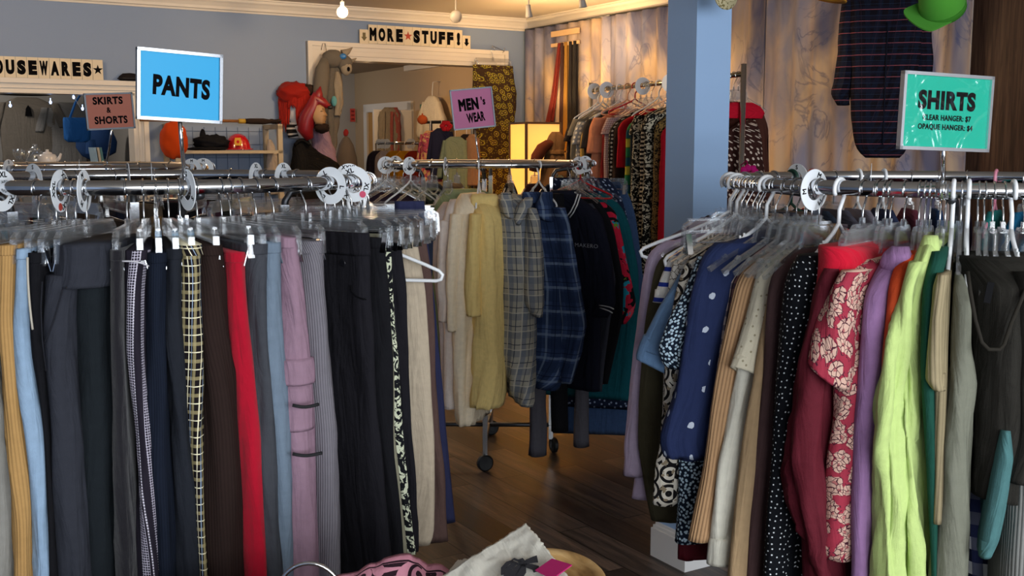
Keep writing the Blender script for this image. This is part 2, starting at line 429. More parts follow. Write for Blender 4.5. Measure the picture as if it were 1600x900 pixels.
def rgarment(name, label, cat, group, rack, th, mat, zs, ro=.74, hang=None, hlab=None, amp=.005, taper=.45, pname='body', extra=None):
    """a garment given in its own frame: zs = (z, inset from the tip, half width) from top to bottom"""
    SEED[0] += 1.37
    n = -Vector((math.cos(R(th)), math.sin(R(th)), 0)); T = rack.at(th, ro); rows = []
    nr = 30
    for (y, ins, h) in resample([(-z, i, h) for z, i, h in zs], nr): rows.append((T + n * ins, -y, n, max(.05, 2 * (ro - rack.r) - 2 * ins), h, taper))
    bm = bmesh.new(); loft(bm, rows, SEED[0], amp)
    root = thing(name, label, cat, (T.x, T.y, zs[-1][0]), 0, group); part(pname, bm, mat, root, smooth=True)
    if extra:
        for (pn, mm, zz, out, LL) in extra:
            rows = [(T + n * (ins - out), -y, n, LL, h, taper) for (y, ins, h) in resample([(-z, i, h) for z, i, h in zz], 20)]
            bm = bmesh.new(); loft(bm, rows, SEED[0] + 3, amp); part(pn, bm, mm, root, smooth=True)
    if hang: hanger(hang, rack, th, hlab or label)
    return root

# ------------------------------------------------------------------ hangers (one of each kind, then copies)
def hook_pts(drop, r=.0195, n=12):
    p = [(r * math.cos(a), 0, r * math.sin(a)) for a in [R(-35) + (R(180) + R(35)) * i / n for i in range(n + 1)]]
    return p + [(-r * .9, 0, -.012), (-r * .45, 0, -.028), (-.001, 0, -.042), (0, 0, -drop)]
def plate(bm, pts, t, w):
    """a flat strip of height w and thickness t following points in the hanger's plane"""
    for a, b in zip(pts[:-1], pts[1:]):
        d = Vector((b[0] - a[0], 0, b[1] - a[1])); k = Vector((-d.z, 0, d.x)).normalized() * (w / 2); o = Vector((a[0], 0, a[1])); e = Vector((b[0], 0, b[1]))
        v = [bm.verts.new(q + Vector((0, s * t / 2, 0))) for s in (-1, 1) for q in (o - k, e - k, e + k, o + k)]
        for f in ((0, 1, 2, 3), (7, 6, 5, 4), (0, 4, 5, 1), (1, 5, 6, 2), (2, 6, 7, 3), (3, 7, 4, 0)): bm.faces.new([v[i] for i in f])
def proto_clip():
    r = thing('clip_hanger', 'x', 'hanger')
    bm = bmesh.new(); tube(bm, hook_pts(.088), .0019, 6); part('hook', bm, STEEL, r, smooth=True)
    bm = bmesh.new()
    box(bm, (-.012, -.0045, -.098), (.012, .0045, -.062)); box(bm, (-.165, -.0012, -.100), (.165, .0012, -.074))
    for z in (-.073, -.101): box(bm, (-.167, -.0045, z - .0022), (.167, .0045, z + .0022))
    part('crossbar', bm, CLEARP, r)
    for s in (-1, 1):
        bm = bmesh.new()
        plate(bm, [(s * .160, -.078), (s * .176, -.088), (s * .178, -.134)], .012, .007)
        plate(bm, [(s * .152, -.100), (s * .150, -.128), (s * .176, -.136)], .010, .005)
        box(bm, (min(s * .150, s * .178), -.0015, -.132), (max(s * .150, s * .178), .0015, -.094))
        part('clip_housing', bm, CLEARP, r)
        bm = bmesh.new()
        for y in (-1, 1):
            M = Matrix.Translation((s * .165, y * .007, -.128)) @ Matrix.Rotation(R(y * 16), 4, 'X')
            box(bm, (-.0065, -.0009, -.022), (.0065, .0009, .024), M)
        tube(bm, [(s * .165 - .009, 0, -.126), (s * .165 + .009, 0, -.126)], .003, 6)
        part('metal_clip', bm, CHROME, r)
    bm = bmesh.new(); tube(bm, [(-.165, .002, -.124), (.165, .002, -.124)], .0015, 5); part('clip_rod', bm, STEEL, r, smooth=True)
    return r
def proto_clear():
    r = thing('clear_hanger', 'x', 'hanger')
    bm = bmesh.new(); tube(bm, hook_pts(.075), .0019, 6); part('hook', bm, STEEL, r, smooth=True)
    bm = bmesh.new()
    box(bm, (-.0055, -.004, -.078), (.0055, .004, -.056))
    plate(bm, [(-.055, -.118), (-.046, -.080), (-.035, -.072), (.035, -.072), (.046, -.080), (.055, -.118)], .007, .007)
    plate(bm, [(-.05, -.098), (.05, -.098)], .0016, .040)
    for s in (-1, 1):
        plate(bm, [(s * .053, -.112), (s * .09, -.132), (s * .135, -.154), (s * .168, -.174)], .009, .010)
        plate(bm, [(s * .053, -.118), (s * .03, -.132), (0, -.136)], .006, .006)
        plate(bm, [(s * .125, -.149), (s * .128, -.142), (s * .136, -.149)], .006, .005)
    part('shoulder_frame', bm, CLEARP, r); return r
def tube_hanger(name, mat, k=1.0, kz=1.0):
    r = thing(name, 'x', 'hanger')
    bm = bmesh.new(); tube(bm, hook_pts(.072, .021), .0042, 8); part('hook', bm, mat, r, smooth=True)
    bm = bmesh.new()
    pts = [(0, 0, -.070), (.025, 0, -.088), (.10, 0, -.122), (.17, 0, -.148), (.205, 0, -.163), (.214, 0, -.172), (.210, 0, -.183), (.198, 0, -.187)]
    pts = [(x * k, y, -.070 + (z + .070) * kz) for x, y, z in pts]
    loop = pts + [(-x, y, z) for x, y, z in pts[::-1]][:-1]
    tube(bm, loop, .0044, 8, closed=True)
    tube(bm, [(.055, 0, -.102), (.055, 0, -.128), (.065, 0, -.128), (.065, 0, -.107)], .0025, 6)
    tube(bm, [(-.055, 0, -.102), (-.055, 0, -.128), (-.065, 0, -.128), (-.065, 0, -.107)], .0025, 6)
    part('shoulder_frame', bm, mat, r, smooth=True); return r
PROTO = {}
HK = {'clip': ('clear clip hanger', proto_clip), 'clear': ('clear plastic hanger', proto_clear),
      'white': ('white tube hanger', lambda: tube_hanger('white_hanger', WHITEP, .78, 1.08)), 'red': ('red tube hanger', lambda: tube_hanger('red_hanger', REDP, .8, .78)),
      'pink': ('pink tube hanger', lambda: tube_hanger('pink_hanger', plain('pink_plastic', '#d98aa0', .4), .8, .78)),
      'green': ('dark green tube hanger', lambda: tube_hanger('green_hanger', plain('green_plastic', '#12382c', .4), .8, .78)),
      'peach': ('peach tube hanger', lambda: tube_hanger('peach_hanger', plain('peach_plastic', '#e0ac88', .4), .8, .78)),
      'wide': ('wide white tube hanger', lambda: tube_hanger('white_hanger', WHITEP))}
def copy_tree(o, parent=None):
    c = o.copy(); COL.objects.link(c)
    if parent is not None: c.parent = parent
    for ch in list(o.children): copy_tree(ch, c)
    return c
def hanger_at(kind, loc, rz, label, group=None):
    if kind not in PROTO: PROTO[kind] = o = HK[kind][1]()
    else: o = copy_tree(PROTO[kind])
    o.location = loc; o.rotation_euler = (0, 0, rz); o['label'] = label
    if group: o['group'] = group
    elif 'group' in o: del o['group']
    return o
def hanger(kind, rack, th, label, yaw=0, dz=0, group=None):
    p = rack.at(th, rack.r)
    return hanger_at(kind, (p.x, p.y, rack.z - .0019 + dz), R(th + yaw), label if group else HK[kind][0] + ' holding the ' + label, group)

# ------------------------------------------------------------------ size discs
def disc_ring(bm, ro=.043, ri=.0215, t=.0016, seg=40):
    lathe(bm, [(ri, -t / 2), (ro, -t / 2), (ro, t / 2), (ri, t / 2)], seg, close=True)
def size_disc(rack, th, letters, label, yaw=0, dot=None, tilt=0, group='round size dividers on the clothes rails'):
    p = rack.at(th, rack.r); z = rack.z + .0157 - .0215
    tdir = Vector((-math.sin(R(th + yaw)), math.cos(R(th + yaw)), 0))      # disc faces along the rail
    if tdir.dot(p) > 0: tdir = -tdir
    side = Vector((0, 0, 1)).cross(tdir); o = Vector((p.x, p.y, z))
    u = Vector((0, 0, 1)) * math.cos(R(tilt)) + side * math.sin(R(tilt)); s2 = u.cross(tdir)
    r = thing('size_disc', label, 'size divider', (p.x, p.y, z), 0, group)
    bm = bmesh.new(); disc_ring(bm); place_bm(bm, o, s2, u, tdir); part('ring', bm, DISCM, r)
    k = 3
    for a in (0, 120, 240)[:k]:
        bm = text_bm(letters, .016, .03, .0003); bmesh.ops.rotate(bm, cent=(0, 0, 0), matrix=Matrix.Rotation(R(a), 3, 'Z'), verts=bm.verts)
        bmesh.ops.translate(bm, vec=(-.032 * math.sin(R(a)), .032 * math.cos(R(a)), 0), verts=bm.verts)
        place_bm(bm, o + tdir * .0012, s2, u, tdir); part('size_lettering', bm, INK, r)
    if dot:
        bm = bmesh.new(); lathe(bm, [(0, .0005), (.008, .0005), (.008, -.0002), (0, -.0002)], 18)
        bmesh.ops.translate(bm, vec=(.014, -.030, 0), verts=bm.verts); place_bm(bm, o + tdir * .0016, s2, u, tdir)
        part('sticker', bm, plain('sticker_' + dot.strip('#'), dot, .6), r)
    return r

# ------------------------------------------------------------------ round racks
def round_rack(rack, label, turn=20):
    c = rack.c; z = rack.z
    r = thing('round_clothes_rack', label, 'clothes rack', (c.x, c.y, 0), 0, 'round chrome clothes racks')
    bm = bmesh.new(); tube(bm, [(c.x + rack.r * math.cos(2 * math.pi * i / 96), c.y + rack.r * math.sin(2 * math.pi * i / 96), z) for i in range(96)], .0157, 14, closed=True)
    part('rail', bm, CHROME, r, smooth=True)
    for k in range(4):
        a = R(turn + 90 * k); d = Vector((math.cos(a), math.sin(a), 0)); s = Vector((-d.y, d.x, 0))
        pp = c + d * .33; zb = Vector((0, 0, 1))
        bm = bmesh.new(); w = .0115
        M = Matrix(((d.x, s.x, 0, pp.x), (d.y, s.y, 0, pp.y), (0, 0, 1, 0), (0, 0, 0, 1)))
        box(bm, (-w, -w, .075), (w, w, z - .07), M); part('post', bm, CHROME, r, bevel=.003)
        bm = bmesh.new()
        plate_pts = [(c + d * (.33 + q) + zb * zz) for q, zz in ((0, z - .10), (.004, z - .06), (.02, z - .035), (.06, z - .028), (.20, z - .017))]
        tube(bm, plate_pts, .010, 8); part('bracket', bm, DARKSTEEL, r, smooth=True)
        bm = bmesh.new(); tube(bm, [c + zb * .15, c + d * .33 + zb * .15], .012, 8); part('base_arm', bm, DARKSTEEL, r, smooth=True)
        bm = bmesh.new(); tube(bm, [c + d * .33 + zb * .09, c + d * .33 + zb * .05], .007, 8)
        M = Matrix.Translation(c + d * .345 + zb * .043) @ Matrix.Rotation(math.atan2(s.y, s.x) - 1.15, 4, 'Z') @ Matrix.Rotation(R(90), 4, 'Y')
        lathe(bm, [(0, -.013), (.034, -.014), (.042, -.008), (.042, .008), (.034, .014), (0, .013)], 22, M)
        box(bm, (-.014, -.012, .03), (.014, .012, .062), Matrix.Translation(c + d * .34)); part('caster', bm, BLACKP, r)
    return r

# ------------------------------------------------------------------ signs on stems
def stem_sign(name, label, tl, tr, bl, Yl, Yr, stem_px, rack, stem_th, paper, lines, wide=.178, tall=.14, frame=FRAMEC, cover=False):
    a, b, d = P(*tl, Yl), P(*tr, Yr), P(*bl, Yl)
    r = (b - a); w = r.length; r = r.normalized(); u = (a - d); h = u.length; u = (u - r * u.dot(r)).normalized(); n = r.cross(u)
    o = (a + b) / 2 - u * h / 2
    sp = rack.at(stem_th, rack.r); root = thing(name, label, 'sign', (sp.x, sp.y, rack.z), 0)
    fw = .0062
    bm = bmesh.new()
    for (x0, x1, y0, y1) in ((-w / 2, w / 2, h / 2 - fw, h / 2), (-w / 2, w / 2, -h / 2, -h / 2 + fw), (-w / 2, -w / 2 + fw, -h / 2, h / 2), (w / 2 - fw, w / 2, -h / 2, h / 2)):
        prism(bm, [(x0, y0), (x1, y0), (x1, y1), (x0, y1)], o - n * .005, r, u, n, .011)
    part('frame', bm, frame, root, bevel=.0022, seg=2)
    bm = bmesh.new(); prism(bm, [(-w / 2 + .004, -h / 2 + .004), (w / 2 - .004, -h / 2 + .004), (w / 2 - .004, h / 2 - .004), (-w / 2 + .004, h / 2 - .004)], o - n * .001, r, u, n, .002)
    part('card', bm, paper, root)
    for (s, wf, hf, x, y, bold, rot) in lines:
        bm = text_bm(s, .1, bold * 1.0, .0004)
        xs = [v.co.x for v in bm.verts]; ys = [v.co.y for v in bm.verts]
        bmesh.ops.translate(bm, vec=(-(min(xs) + max(xs)) / 2, -(min(ys) + max(ys)) / 2, 0), verts=bm.verts)
        bmesh.ops.scale(bm, vec=(wf * w / (max(xs) - min(xs)), hf * h / (max(ys) - min(ys)), 1), verts=bm.verts)
        if rot: bmesh.ops.rotate(bm, cent=(0, 0, 0), matrix=Matrix.Rotation(R(rot), 3, 'Z'), verts=bm.verts)
        place_bm(bm, o + r * x * w + u * y * h + n * .0018, r, u, n); part('lettering', bm, INK, root)
    if cover:
        bm = bmesh.new(); prism(bm, [(-w / 2 + .006, -h / 2 + .006), (w / 2 - .006, -h / 2 + .006), (w / 2 - .006, h / 2 - .006), (-w / 2 + .006, h / 2 - .006)], o + n * .0032, r, u, n, .0006)
        q = part('plastic_cover', bm, cover, root)
    bot = o - u * h / 2; top = Vector((sp.x, sp.y, rack.z + .016))
    bm = bmesh.new(); tube(bm, [bot + u * .004, lerp(bot, top, .5), top + Vector((0, 0, .02)), top], .0042, 10); part('stem', bm, CHROME, root, smooth=True)
    bm = bmesh.new(); t = Vector((-math.sin(R(stem_th)), math.cos(R(stem_th)), 0))
    tube(bm, [sp - t * .012 + Vector((0, 0, rack.z)), sp + t * .012 + Vector((0, 0, rack.z))], .019, 14); part('rail_clamp', bm, CHROME, root, smooth=True)
    return root
# ------------------------------------------------------------------ the room
def painted(name, c, rough=.6, bump=.06):
    q = NB(name, rough, 0, .25); v = q.obj()
    k = q.noise(1.3, 4, vec=v); d = tuple(x * .93 for x in lin(c)[:3]) + (1,)
    mx = q.n('ShaderNodeMix', data_type='RGBA'); q.put(mx.inputs[0], k); mx.inputs[6].default_value = lin(c); mx.inputs[7].default_value = d
    q.color(mx.outputs[2]); q.bump(q.noise(120, 2, vec=v), bump, .004); return q.m
BLUE = painted('blue_wall_paint', '#8496b2'); WHITE = painted('white_trim_paint', '#dfd8cc', .4, .03)
CEIL = painted('ceiling_paint', '#cfc4b6', .8); BEIGE = painted('beige_wall_paint', '#b59d7c'); GREY = painted('grey_wall_paint', '#8a8680')
COLBLUE = painted('blue_column_paint', '#9dbbe0', .55)
def floor_mat():
    q = NB('dark_wood_planks', .42, 0, .4); v = q.scalev(q.obj(), 1, 1, 1, -ROOM - R(90)); 
    b = q.n('ShaderNodeTexBrick'); q.t.links.new(v, b.inputs['Vector'])
    b.offset = .37; b.inputs['Scale'].default_value = 1; b.inputs['Brick Width'].default_value = 1.22; b.inputs['Row Height'].default_value = .152
    b.inputs['Mortar Size'].default_value = .0035; b.inputs['Bias'].default_value = 0; b.inputs['Mortar Smooth'].default_value = .3
    b.inputs['Color1'].default_value = (0, 0, 0, 1); b.inputs['Color2'].default_value = (1, 1, 1, 1); b.inputs['Mortar'].default_value = (.5, .5, .5, 1)
    tone = b.outputs['Color']
    k = q.n('ShaderNodeVectorMath', operation='ADD'); q.t.links.new(q.scalev(v, 1.1, 14, 1), k.inputs[0])
    sv = q.n('ShaderNodeVectorMath', operation='SCALE'); q.t.links.new(tone, sv.inputs[0]); sv.inputs['Scale'].default_value = 31; q.t.links.new(sv.outputs[0], k.inputs[1])
    g = q.noise(1.6, 6, vec=k.outputs[0], dist=1.2); g2 = q.noise(6.5, 4, vec=k.outputs[0], dist=.6)
    c = q.ramp(g, [(.30, '#171211'), (.45, '#2d2420'), (.58, '#3f322c'), (.72, '#5c483d')])
    c = q.mix(q.math('MULTIPLY', tone, .8), c, q.ramp(g, [(.3, '#2c2623'), (.55, '#544841'), (.75, '#725f52')]))
    c = q.mix(q.math('MULTIPLY', q.math('GREATER_THAN', g2, .58), .35), c, '#1c1411')
    hv = q.n('ShaderNodeHueSaturation'); q.put(hv.inputs['Color'], c); q.put(hv.inputs['Value'], q.math('ADD', q.math('MULTIPLY', tone, .75), .62)); c = hv.outputs[0]
    c = q.mix(b.outputs['Fac'], c, '#0d0908')
    q.color(c); q.put(q.b.inputs['Roughness'], q.math('ADD', q.math('MULTIPLY', g, .25), .30))
    q.bump(q.math('SUBTRACT', q.math('MULTIPLY', g2, .3), b.outputs['Fac']), .25, .003); return q.m
bm = bmesh.new(); wbox(bm, -9, 4.6, -14, 7, -.05, 0); struct('floor', bm, floor_mat())
bm = bmesh.new(); wbox(bm, -8, 4.5, -13.5, 0.15, 2.70, 2.78); struct('ceiling', bm, CEIL)
D0, D1, DH = -1.93, -.36, 2.30           # wide doorway to the back room
H0, H1, HZ, HT = -7.0, -3.36, 1.05, 1.985  # opening to the housewares room
bm = bmesh.new()
wbox(bm, -8, H0, 0, .15, 0, 2.7); wbox(bm, H0, H1, 0, .15, 0, HZ); wbox(bm, H0, H1, 0, .15, HT, 2.7); wbox(bm, H1, D0, 0, .15, 0, 2.7)
wbox(bm, D0, D1, 0, .15, DH, 2.7); wbox(bm, D1, .12, 0, .15, 0, 2.7)
struct('wall_back', bm, BLUE)
bm = bmesh.new(); wbox(bm, 0, .12, -4.36, 0, 0, 2.7); struct('wall_right', bm, BLUE)
bm = bmesh.new(); wbox(bm, -8.1, -8, -13.5, 3, 0, 2.7); struct('wall_left', bm, BLUE)
def wood_panel():
    q = NB('brown_wood_panel', .5); v = q.obj(); v = q.scalev(v, 1, 1, 1, -ROOM)
    k = q.noise(2.2, 6, vec=q.scalev(v, 30, 30, 1.4), dist=.8); c = q.ramp(k, [(.3, '#33221a'), (.5, '#4a3327'), (.7, '#5f4535')])
    q.color(c); q.bump(k, .1, .003); return q.m
PANEL = wood_panel()
bm = bmesh.new(); wbox(bm, 0, .12, -13.5, -4.36, 0, 2.7); struct('wall_panel', bm, PANEL)
# crown moulding: a stepped profile run along the back wall and the curtain wall
def run_profile(bm, prof, along):
    """prof: (out from wall, z); along: function (out) -> list of world xy points"""
    rg = []
    for (d, z) in prof: rg.append([bm.verts.new(p + Vector((0, 0, z))) for p in along(d)])
    for A, B in zip(rg[:-1], rg[1:]):
        for k in range(len(A) - 1): bm.faces.new((A[k], A[k + 1], B[k + 1], B[k]))
    m = len(rg)
    for k in (0, -1): bm.faces.new([q[k] for q in (rg if k == 0 else rg[::-1])])
CR = [(0, 2.60), (.012, 2.60), (.016, 2.612), (.03, 2.618), (.034, 2.636), (.052, 2.66), (.066, 2.672), (.07, 2.688), (.085, 2.69), (.085, 2.70), (0, 2.70), (0, 2.60)]
bm = bmesh.new(); run_profile(bm, CR, lambda d: [Wl(-8, -d), Wl(-.0 - d, -d), Wl(-d, -13.4)]); struct('trim_1', bm, WHITE)
# casings
def casing(bm, a0, a1, z0, z1, w, b=0):
    for i, (k, t) in enumerate(((0, .012), (.018, .026), (.055 * w / .12, .032), (w - .034, .052))):
        e = w - k
        # outer steps: each layer a little thicker towards the outside
        wbox(bm, a0 - w, a0 - k, b - t, b, z0, z1 + w) if i == 0 or True else None
        wbox(bm, a1 + k, a1 + w, b - t, b, z0, z1 + w)
        wbox(bm, a0 - k, a1 + k, b - t, b, z1 + k, z1 + w)
bm = bmesh.new(); casing(bm, D0, D1, 0, DH, .12); 
for (a0, a1) in ((D0, D0 + .015), (D1 - .015, D1)): wbox(bm, a0, a1, -.02, .17, 0, DH)
wbox(bm, D0, D1, -.02, .17, DH - .015, DH); struct('trim_2', bm, WHITE)
bm = bmesh.new(); casing(bm, H0, H1, HZ, HT, .085); wbox(bm, H0, H1, -.02, .17, HT - .015, HT); wbox(bm, H1 - .015, H1, -.02, .17, HZ, HT); wbox(bm, H0 - .09, H1 + .09, -.06, .17, HZ - .03, HZ)
struct('trim_3', bm, WHITE)
bm = bmesh.new(); wbox(bm, -.045, 0, -.06, 0, 0, 2.6); struct('trim_4', bm, painted('blue_grey_corner', '#9aa6b4'))
bm = bmesh.new(); wbox(bm, H1 + .1, D0 - .13, -.016, 0, 0, .13); wbox(bm, D1 + .13, 0, -.016, 0, 0, .13); struct('baseboard_back', bm, WHITE)
# column with its base
CO = Vector((.662, 3.985, 0))
def colbox(bm, g, z0, z1, w=.164):
    v = [bm.verts.new(CO + E1 * a + E2 * b + Vector((0, 0, z))) for z in (z0, z1) for b in (-g, w + g) for a in (-g, w + g)]
    for f in ((0, 2, 3, 1), (4, 5, 7, 6), (0, 1, 5, 4), (2, 6, 7, 3), (0, 4, 6, 2), (1, 3, 7, 5)): bm.faces.new([v[i] for i in f])
bm = bmesh.new(); colbox(bm, 0, 0, 2.7); o = struct('wall_column', bm, COLBLUE, bevel=.003)
bm = bmesh.new(); colbox(bm, .022, 0, .115); colbox(bm, .016, .115, .128); colbox(bm, .009, .128, .138); struct('baseboard_column', bm, painted('white_base_paint', '#e2e0de', .4, .02), bevel=.002)
# back room beyond the doorway
bm = bmesh.new(); wbox(bm, .55, .65, .15, 5.3, 0, 2.55); struct('wall_backroom_right', bm, BEIGE)
bm = bmesh.new(); wbox(bm, -3.1, .65, 5.2, 5.3, 0, 2.55); struct('wall_backroom_far', bm, painted('pale_far_wall', '#a9a6a0'))
bm = bmesh.new(); wbox(bm, -3.1, -3.0, .15, 5.3, 0, 2.7); struct('wall_backroom_left', bm, GREY)
bm = bmesh.new(); wbox(bm, -3.1, .65, .15, 5.3, 2.55, 2.6); struct('ceiling_backroom', bm, painted('backroom_ceiling', '#8d7a64'))
bm = bmesh.new(); wbox(bm, .50, .55, .15, 3.6, 2.49, 2.55); struct('trim_5', bm, WHITE)
# housewares room
bm = bmesh.new(); wbox(bm, -8, -3.1, 2.6, 2.7, 0, 2.7); struct('wall_housewares_far', bm, GREY)
bm = bmesh.new(); wbox(bm, -8, -3.1, .15, 2.6, 2.66, 2.7); struct('ceiling_housewares', bm, GREY)
# lamps of the two further rooms
light('POINT', 'backroom_lamp', tuple(Wl(-.6, 2.2, 2.3)), 30, (1, .66, .36), .08)
light('POINT', 'backroom_far_lamp', tuple(Wl(-.9, 4.6, 2.2)), 14, (.9, .93, 1), .08)
light('POINT', 'housewares_lamp', tuple(Wl(-4.6, 1.4, 2.4)), 38, (1, .93, .86), .1)
# interior door standing open in the back room's right wall
bm = bmesh.new()
for (b0, b1, z1) in ((3.45, 3.55, 2.12), (4.75, 4.85, 2.12)): wbox(bm, .515, .55, b0, b1, 0, z1)
wbox(bm, .515, .55, 3.45, 4.85, 2.04, 2.14); struct('trim_6', bm, WHITE)
bm = bmesh.new(); wbox(bm, .540, .549, 3.55, 4.75, 0, 2.04); struct('trim_7', bm, painted('lit_closet_paint', '#b98a4c'))  # flat panel in the door frame, a closet's warm light painted as its colour
dr = bpy.data.objects.new('door_1', None); COL.objects.link(dr); dr['kind'] = 'structure'; dr.location = Wl(.50, 3.5, 0)
bm = bmesh.new(); wbox(bm, .02, .50, 3.40, 3.44, .01, 2.03); part('door_leaf', bm, WHITE, dr, bevel=.004)
bm = bmesh.new(); blob(bm, Wl(.07, 3.36, 1.0), .03, .03, .03); part('door_knob', bm, CHROME, dr, smooth=True)

# ------------------------------------------------------------------ tie-dyed curtains along the right wall
def tiedye():
    q = NB('tie_dyed_sheer', .9); u, v = q.uv(); uv = q.uvv()
    base = q.ramp(q.noise(1.2, 3, vec=q.scalev(uv, 1.5, .6), dist=.8), [(.35, '#b09a84'), (.55, '#c3ae96'), (.7, '#a99aa0')])
    fold = q.noise(1, 3, vec=q.scalev(uv, 9, .5)); c = q.mix(q.math('MULTIPLY', q.ramp(fold, [(.5, '#000000'), (.7, '#ffffff')]), .5), base, '#8f98b8')
    hgt = q.math('DIVIDE', v, 2.6)
    b1 = q.noise(1.5, 5, vec=q.scalev(uv, 1.6, .8), dist=1.2)
    c = q.mix(q.math('MULTIPLY', q.ramp(q.math('ADD', b1, q.math('MULTIPLY', hgt, .16)), [(.58, '#000000'), (.76, '#ffffff')]), .8), c, '#7b83a4')
    n2 = q.noise(2.6, 6, vec=q.scalev(uv, 1.5, .8, 1, .6), dist=1.6); ln = q.math('ABSOLUTE', q.math('SUBTRACT', n2, .5))
    veins = q.ramp(ln, [(.0, '#ffffff'), (.022, '#000000')])
    c = q.mix(q.math('MULTIPLY', q.math('MULTIPLY', veins, .55), q.ramp(q.noise(2.2, 3), [(.42, '#000000'), (.58, '#ffffff')])), c, '#4a5378')
    n3 = q.noise(1.3, 4, vec=q.scalev(uv, 2.2, .7), dist=.7)
    c = q.mix(q.math('MULTIPLY', q.ramp(q.math('ADD', n3, q.math('MULTIPLY', hgt, .20)), [(.66, '#000000'), (.82, '#ffffff')]), .85), c, '#3d4870')
    q.color(c); q.bump(q.noise(8, 4, vec=q.scalev(uv, 6, .6)), .25, .01); return q.m
TIE = tiedye()
def curtain(b0, b1, seed, label, tops=2.60):
    bm = bmesh.new(); uvl = bm.loops.layers.uv.verify(); nb = int(abs(b1 - b0) / .012); nz = 26; g = []
    for j in range(nz + 1):
        z = lerp(.04, tops, j / nz); row = []
        for i in range(nb + 1):
            b = lerp(b0, b1, i / nb); s = b * 17 + seed
            w = .020 * math.sin(s * 2.3 + 1.2 * noise.noise(Vector((b * 3, z * .25, seed)))) + .035 * noise.noise(Vector((b * 5.5, z * .22, seed + 3))) + .006 * noise.noise(Vector((b * 26, z * .8, seed)))
            w *= .6 + .4 * (1 - j / nz)
            row.append((bm.verts.new(Wl(-.075 + w, b, z)), (b + seed, z)))
        g.append(row)
    for j in range(nz):
        for i in range(nb):
            q = (g[j][i], g[j][i + 1], g[j + 1][i + 1], g[j + 1][i]); f = bm.faces.new([x[0] for x in q])
            for lp, x in zip(f.loops, q): lp[uvl].uv = x[1]
    c = Wl(-.075, (b0 + b1) / 2, .04)
    r = thing('curtain', label, 'curtain', tuple(c), 0, 'tie-dyed curtains along the right wall')
    o = part('fabric', bm, TIE, r, smooth=True); md = o.modifiers.new('thick', 'SOLIDIFY'); md.thickness = .003
    bm = bmesh.new(); tube(bm, [Wl(-.075, b0, tops + .006), Wl(-.075, b1, tops + .006)], .008, 8); part('curtain_rod', bm, DARKSTEEL, r, smooth=True)
curtain(-.06, -1.30, 1.0, 'tie-dyed curtain in the far corner, behind the hanging neckties')
curtain(-1.31, -2.98, 4.2, 'tie-dyed curtain seen on both sides of the blue column')
curtain(-2.99, -4.50, 8.7, 'tie-dyed curtain next to the brown wood panel, behind the dark plaid shirt')
# ------------------------------------------------------------------ the four round racks
round_rack(PANTS, 'round chrome rack full of trousers at the left front, below the blue sign', 28)
round_rack(SHIRTS, 'round chrome rack of shirts at the right front, below the green sign', 66)
round_rack(MENS, 'round chrome rack in the middle, carrying the pink sign', -91.5)
round_rack(SKIRTS, 'round chrome rack behind the trousers rack, carrying the salmon sign', 20)
PG = 'trousers on the front left round rack'; SG = 'tops on the right round rack'; MG = 'tops on the middle round rack'
# ------------------------------------------------------------------ trousers, front row from the left
def pants(label, m, lv, mode='f', th=None, extra=(), hang='clip', short=None, L=.36, t=.03, amp=.010, fs=20, waist=None, ro=.725, hyaw=0, wm=None, pn='legs', out=0, wh=14, rin=.34):
    lv = [tuple(l) for l in lv]
    if lv[-1][0] >= 890:      # carry on below the picture
        a, b = lv[-2], lv[-1]; k = 130 / max(60, b[0] - a[0])
        if mode == 'f': lv.append((1130, b[1] + (b[1] - a[1]) * k * .7, b[2] + (b[2] - a[2]) * k * .7))
        else: lv.append((1130, b[1] + (b[1] - a[1]) * k))
    parts = [dict(p=pn, m=m, mode=mode, lv=lv, L=L if mode == 'f' else None, t=t, amp=amp, fs=fs, out=out, hollow=.03, rin=rin)]
    y0 = lv[0][0]
    if waist is not False:    # waistband: a slightly thicker strip at the top
        if mode == 'f': w = [(y0 - 2, lv[0][1] - 1.5, lv[0][2] + 1.5), (y0 + wh, lerp(lv[0][1], lv[1][1], wh / (lv[1][0] - y0)) - 1.5, lerp(lv[0][2], lv[1][2], wh / (lv[1][0] - y0)) + 1.5)]
        else: w = [(y0 - 2, lv[0][1] + 1), (y0 + wh, lerp(lv[0][1], lv[1][1], wh / (lv[1][0] - y0)) + 1)]
        parts.append(dict(p='waistband', m=wm or m, mode=mode, lv=w, L=L if mode == 'f' else None, t=t + .004, amp=.002, nr=8, out=out + .002, hollow=.004, rin=rin))
    parts += list(extra)
    return garment('trousers' if pn == 'legs' else 'skirt', label, 'trousers' if pn == 'legs' else 'skirt', PG, PANTS, parts, th=th, ro=ro, hang=hang, hlab=short, hyaw=hyaw)
BLACK1 = solid('#17171b'); BLACK2 = solid('#1c1b20'); BLACKV = solid('#141219', .8, .5)
pants('pale grey trousers at the far left edge of the front rack', solid('#8e8c86'), [(390, -46, -18), (560, -42, -10), (675, -34, 5), (900, -24, 11)], short='pale grey trousers at the left edge')
TANC = ribbed('#b58d58', .006, .35, .7)
pants('tan corduroy trousers left of the light blue pair', TANC, [(386, -13, 20), (500, -12, 18), (675, 2, 32), (800, 8, 44), (900, 12, 47)], short='tan corduroy trousers')
pants('light blue cotton trousers between the tan pair and a black pair', solid('#93acc6'), [(392, 20, 40), (450, 17, 41), (510, 14, 43), (560, 16, 48), (620, 22, 56), (675, 32, 67), (740, 40, 72), (830, 47, 74), (900, 47, 76)], amp=.009, short='light blue trousers')
def cord(px, y0, y1, Y, r, mat, dx=8):
    bm = bmesh.new(); tube(bm, [P(px + dx * (i / 8) ** 2, lerp(y0, y1, i / 8), Y) for i in range(9)], r, 6); return bm
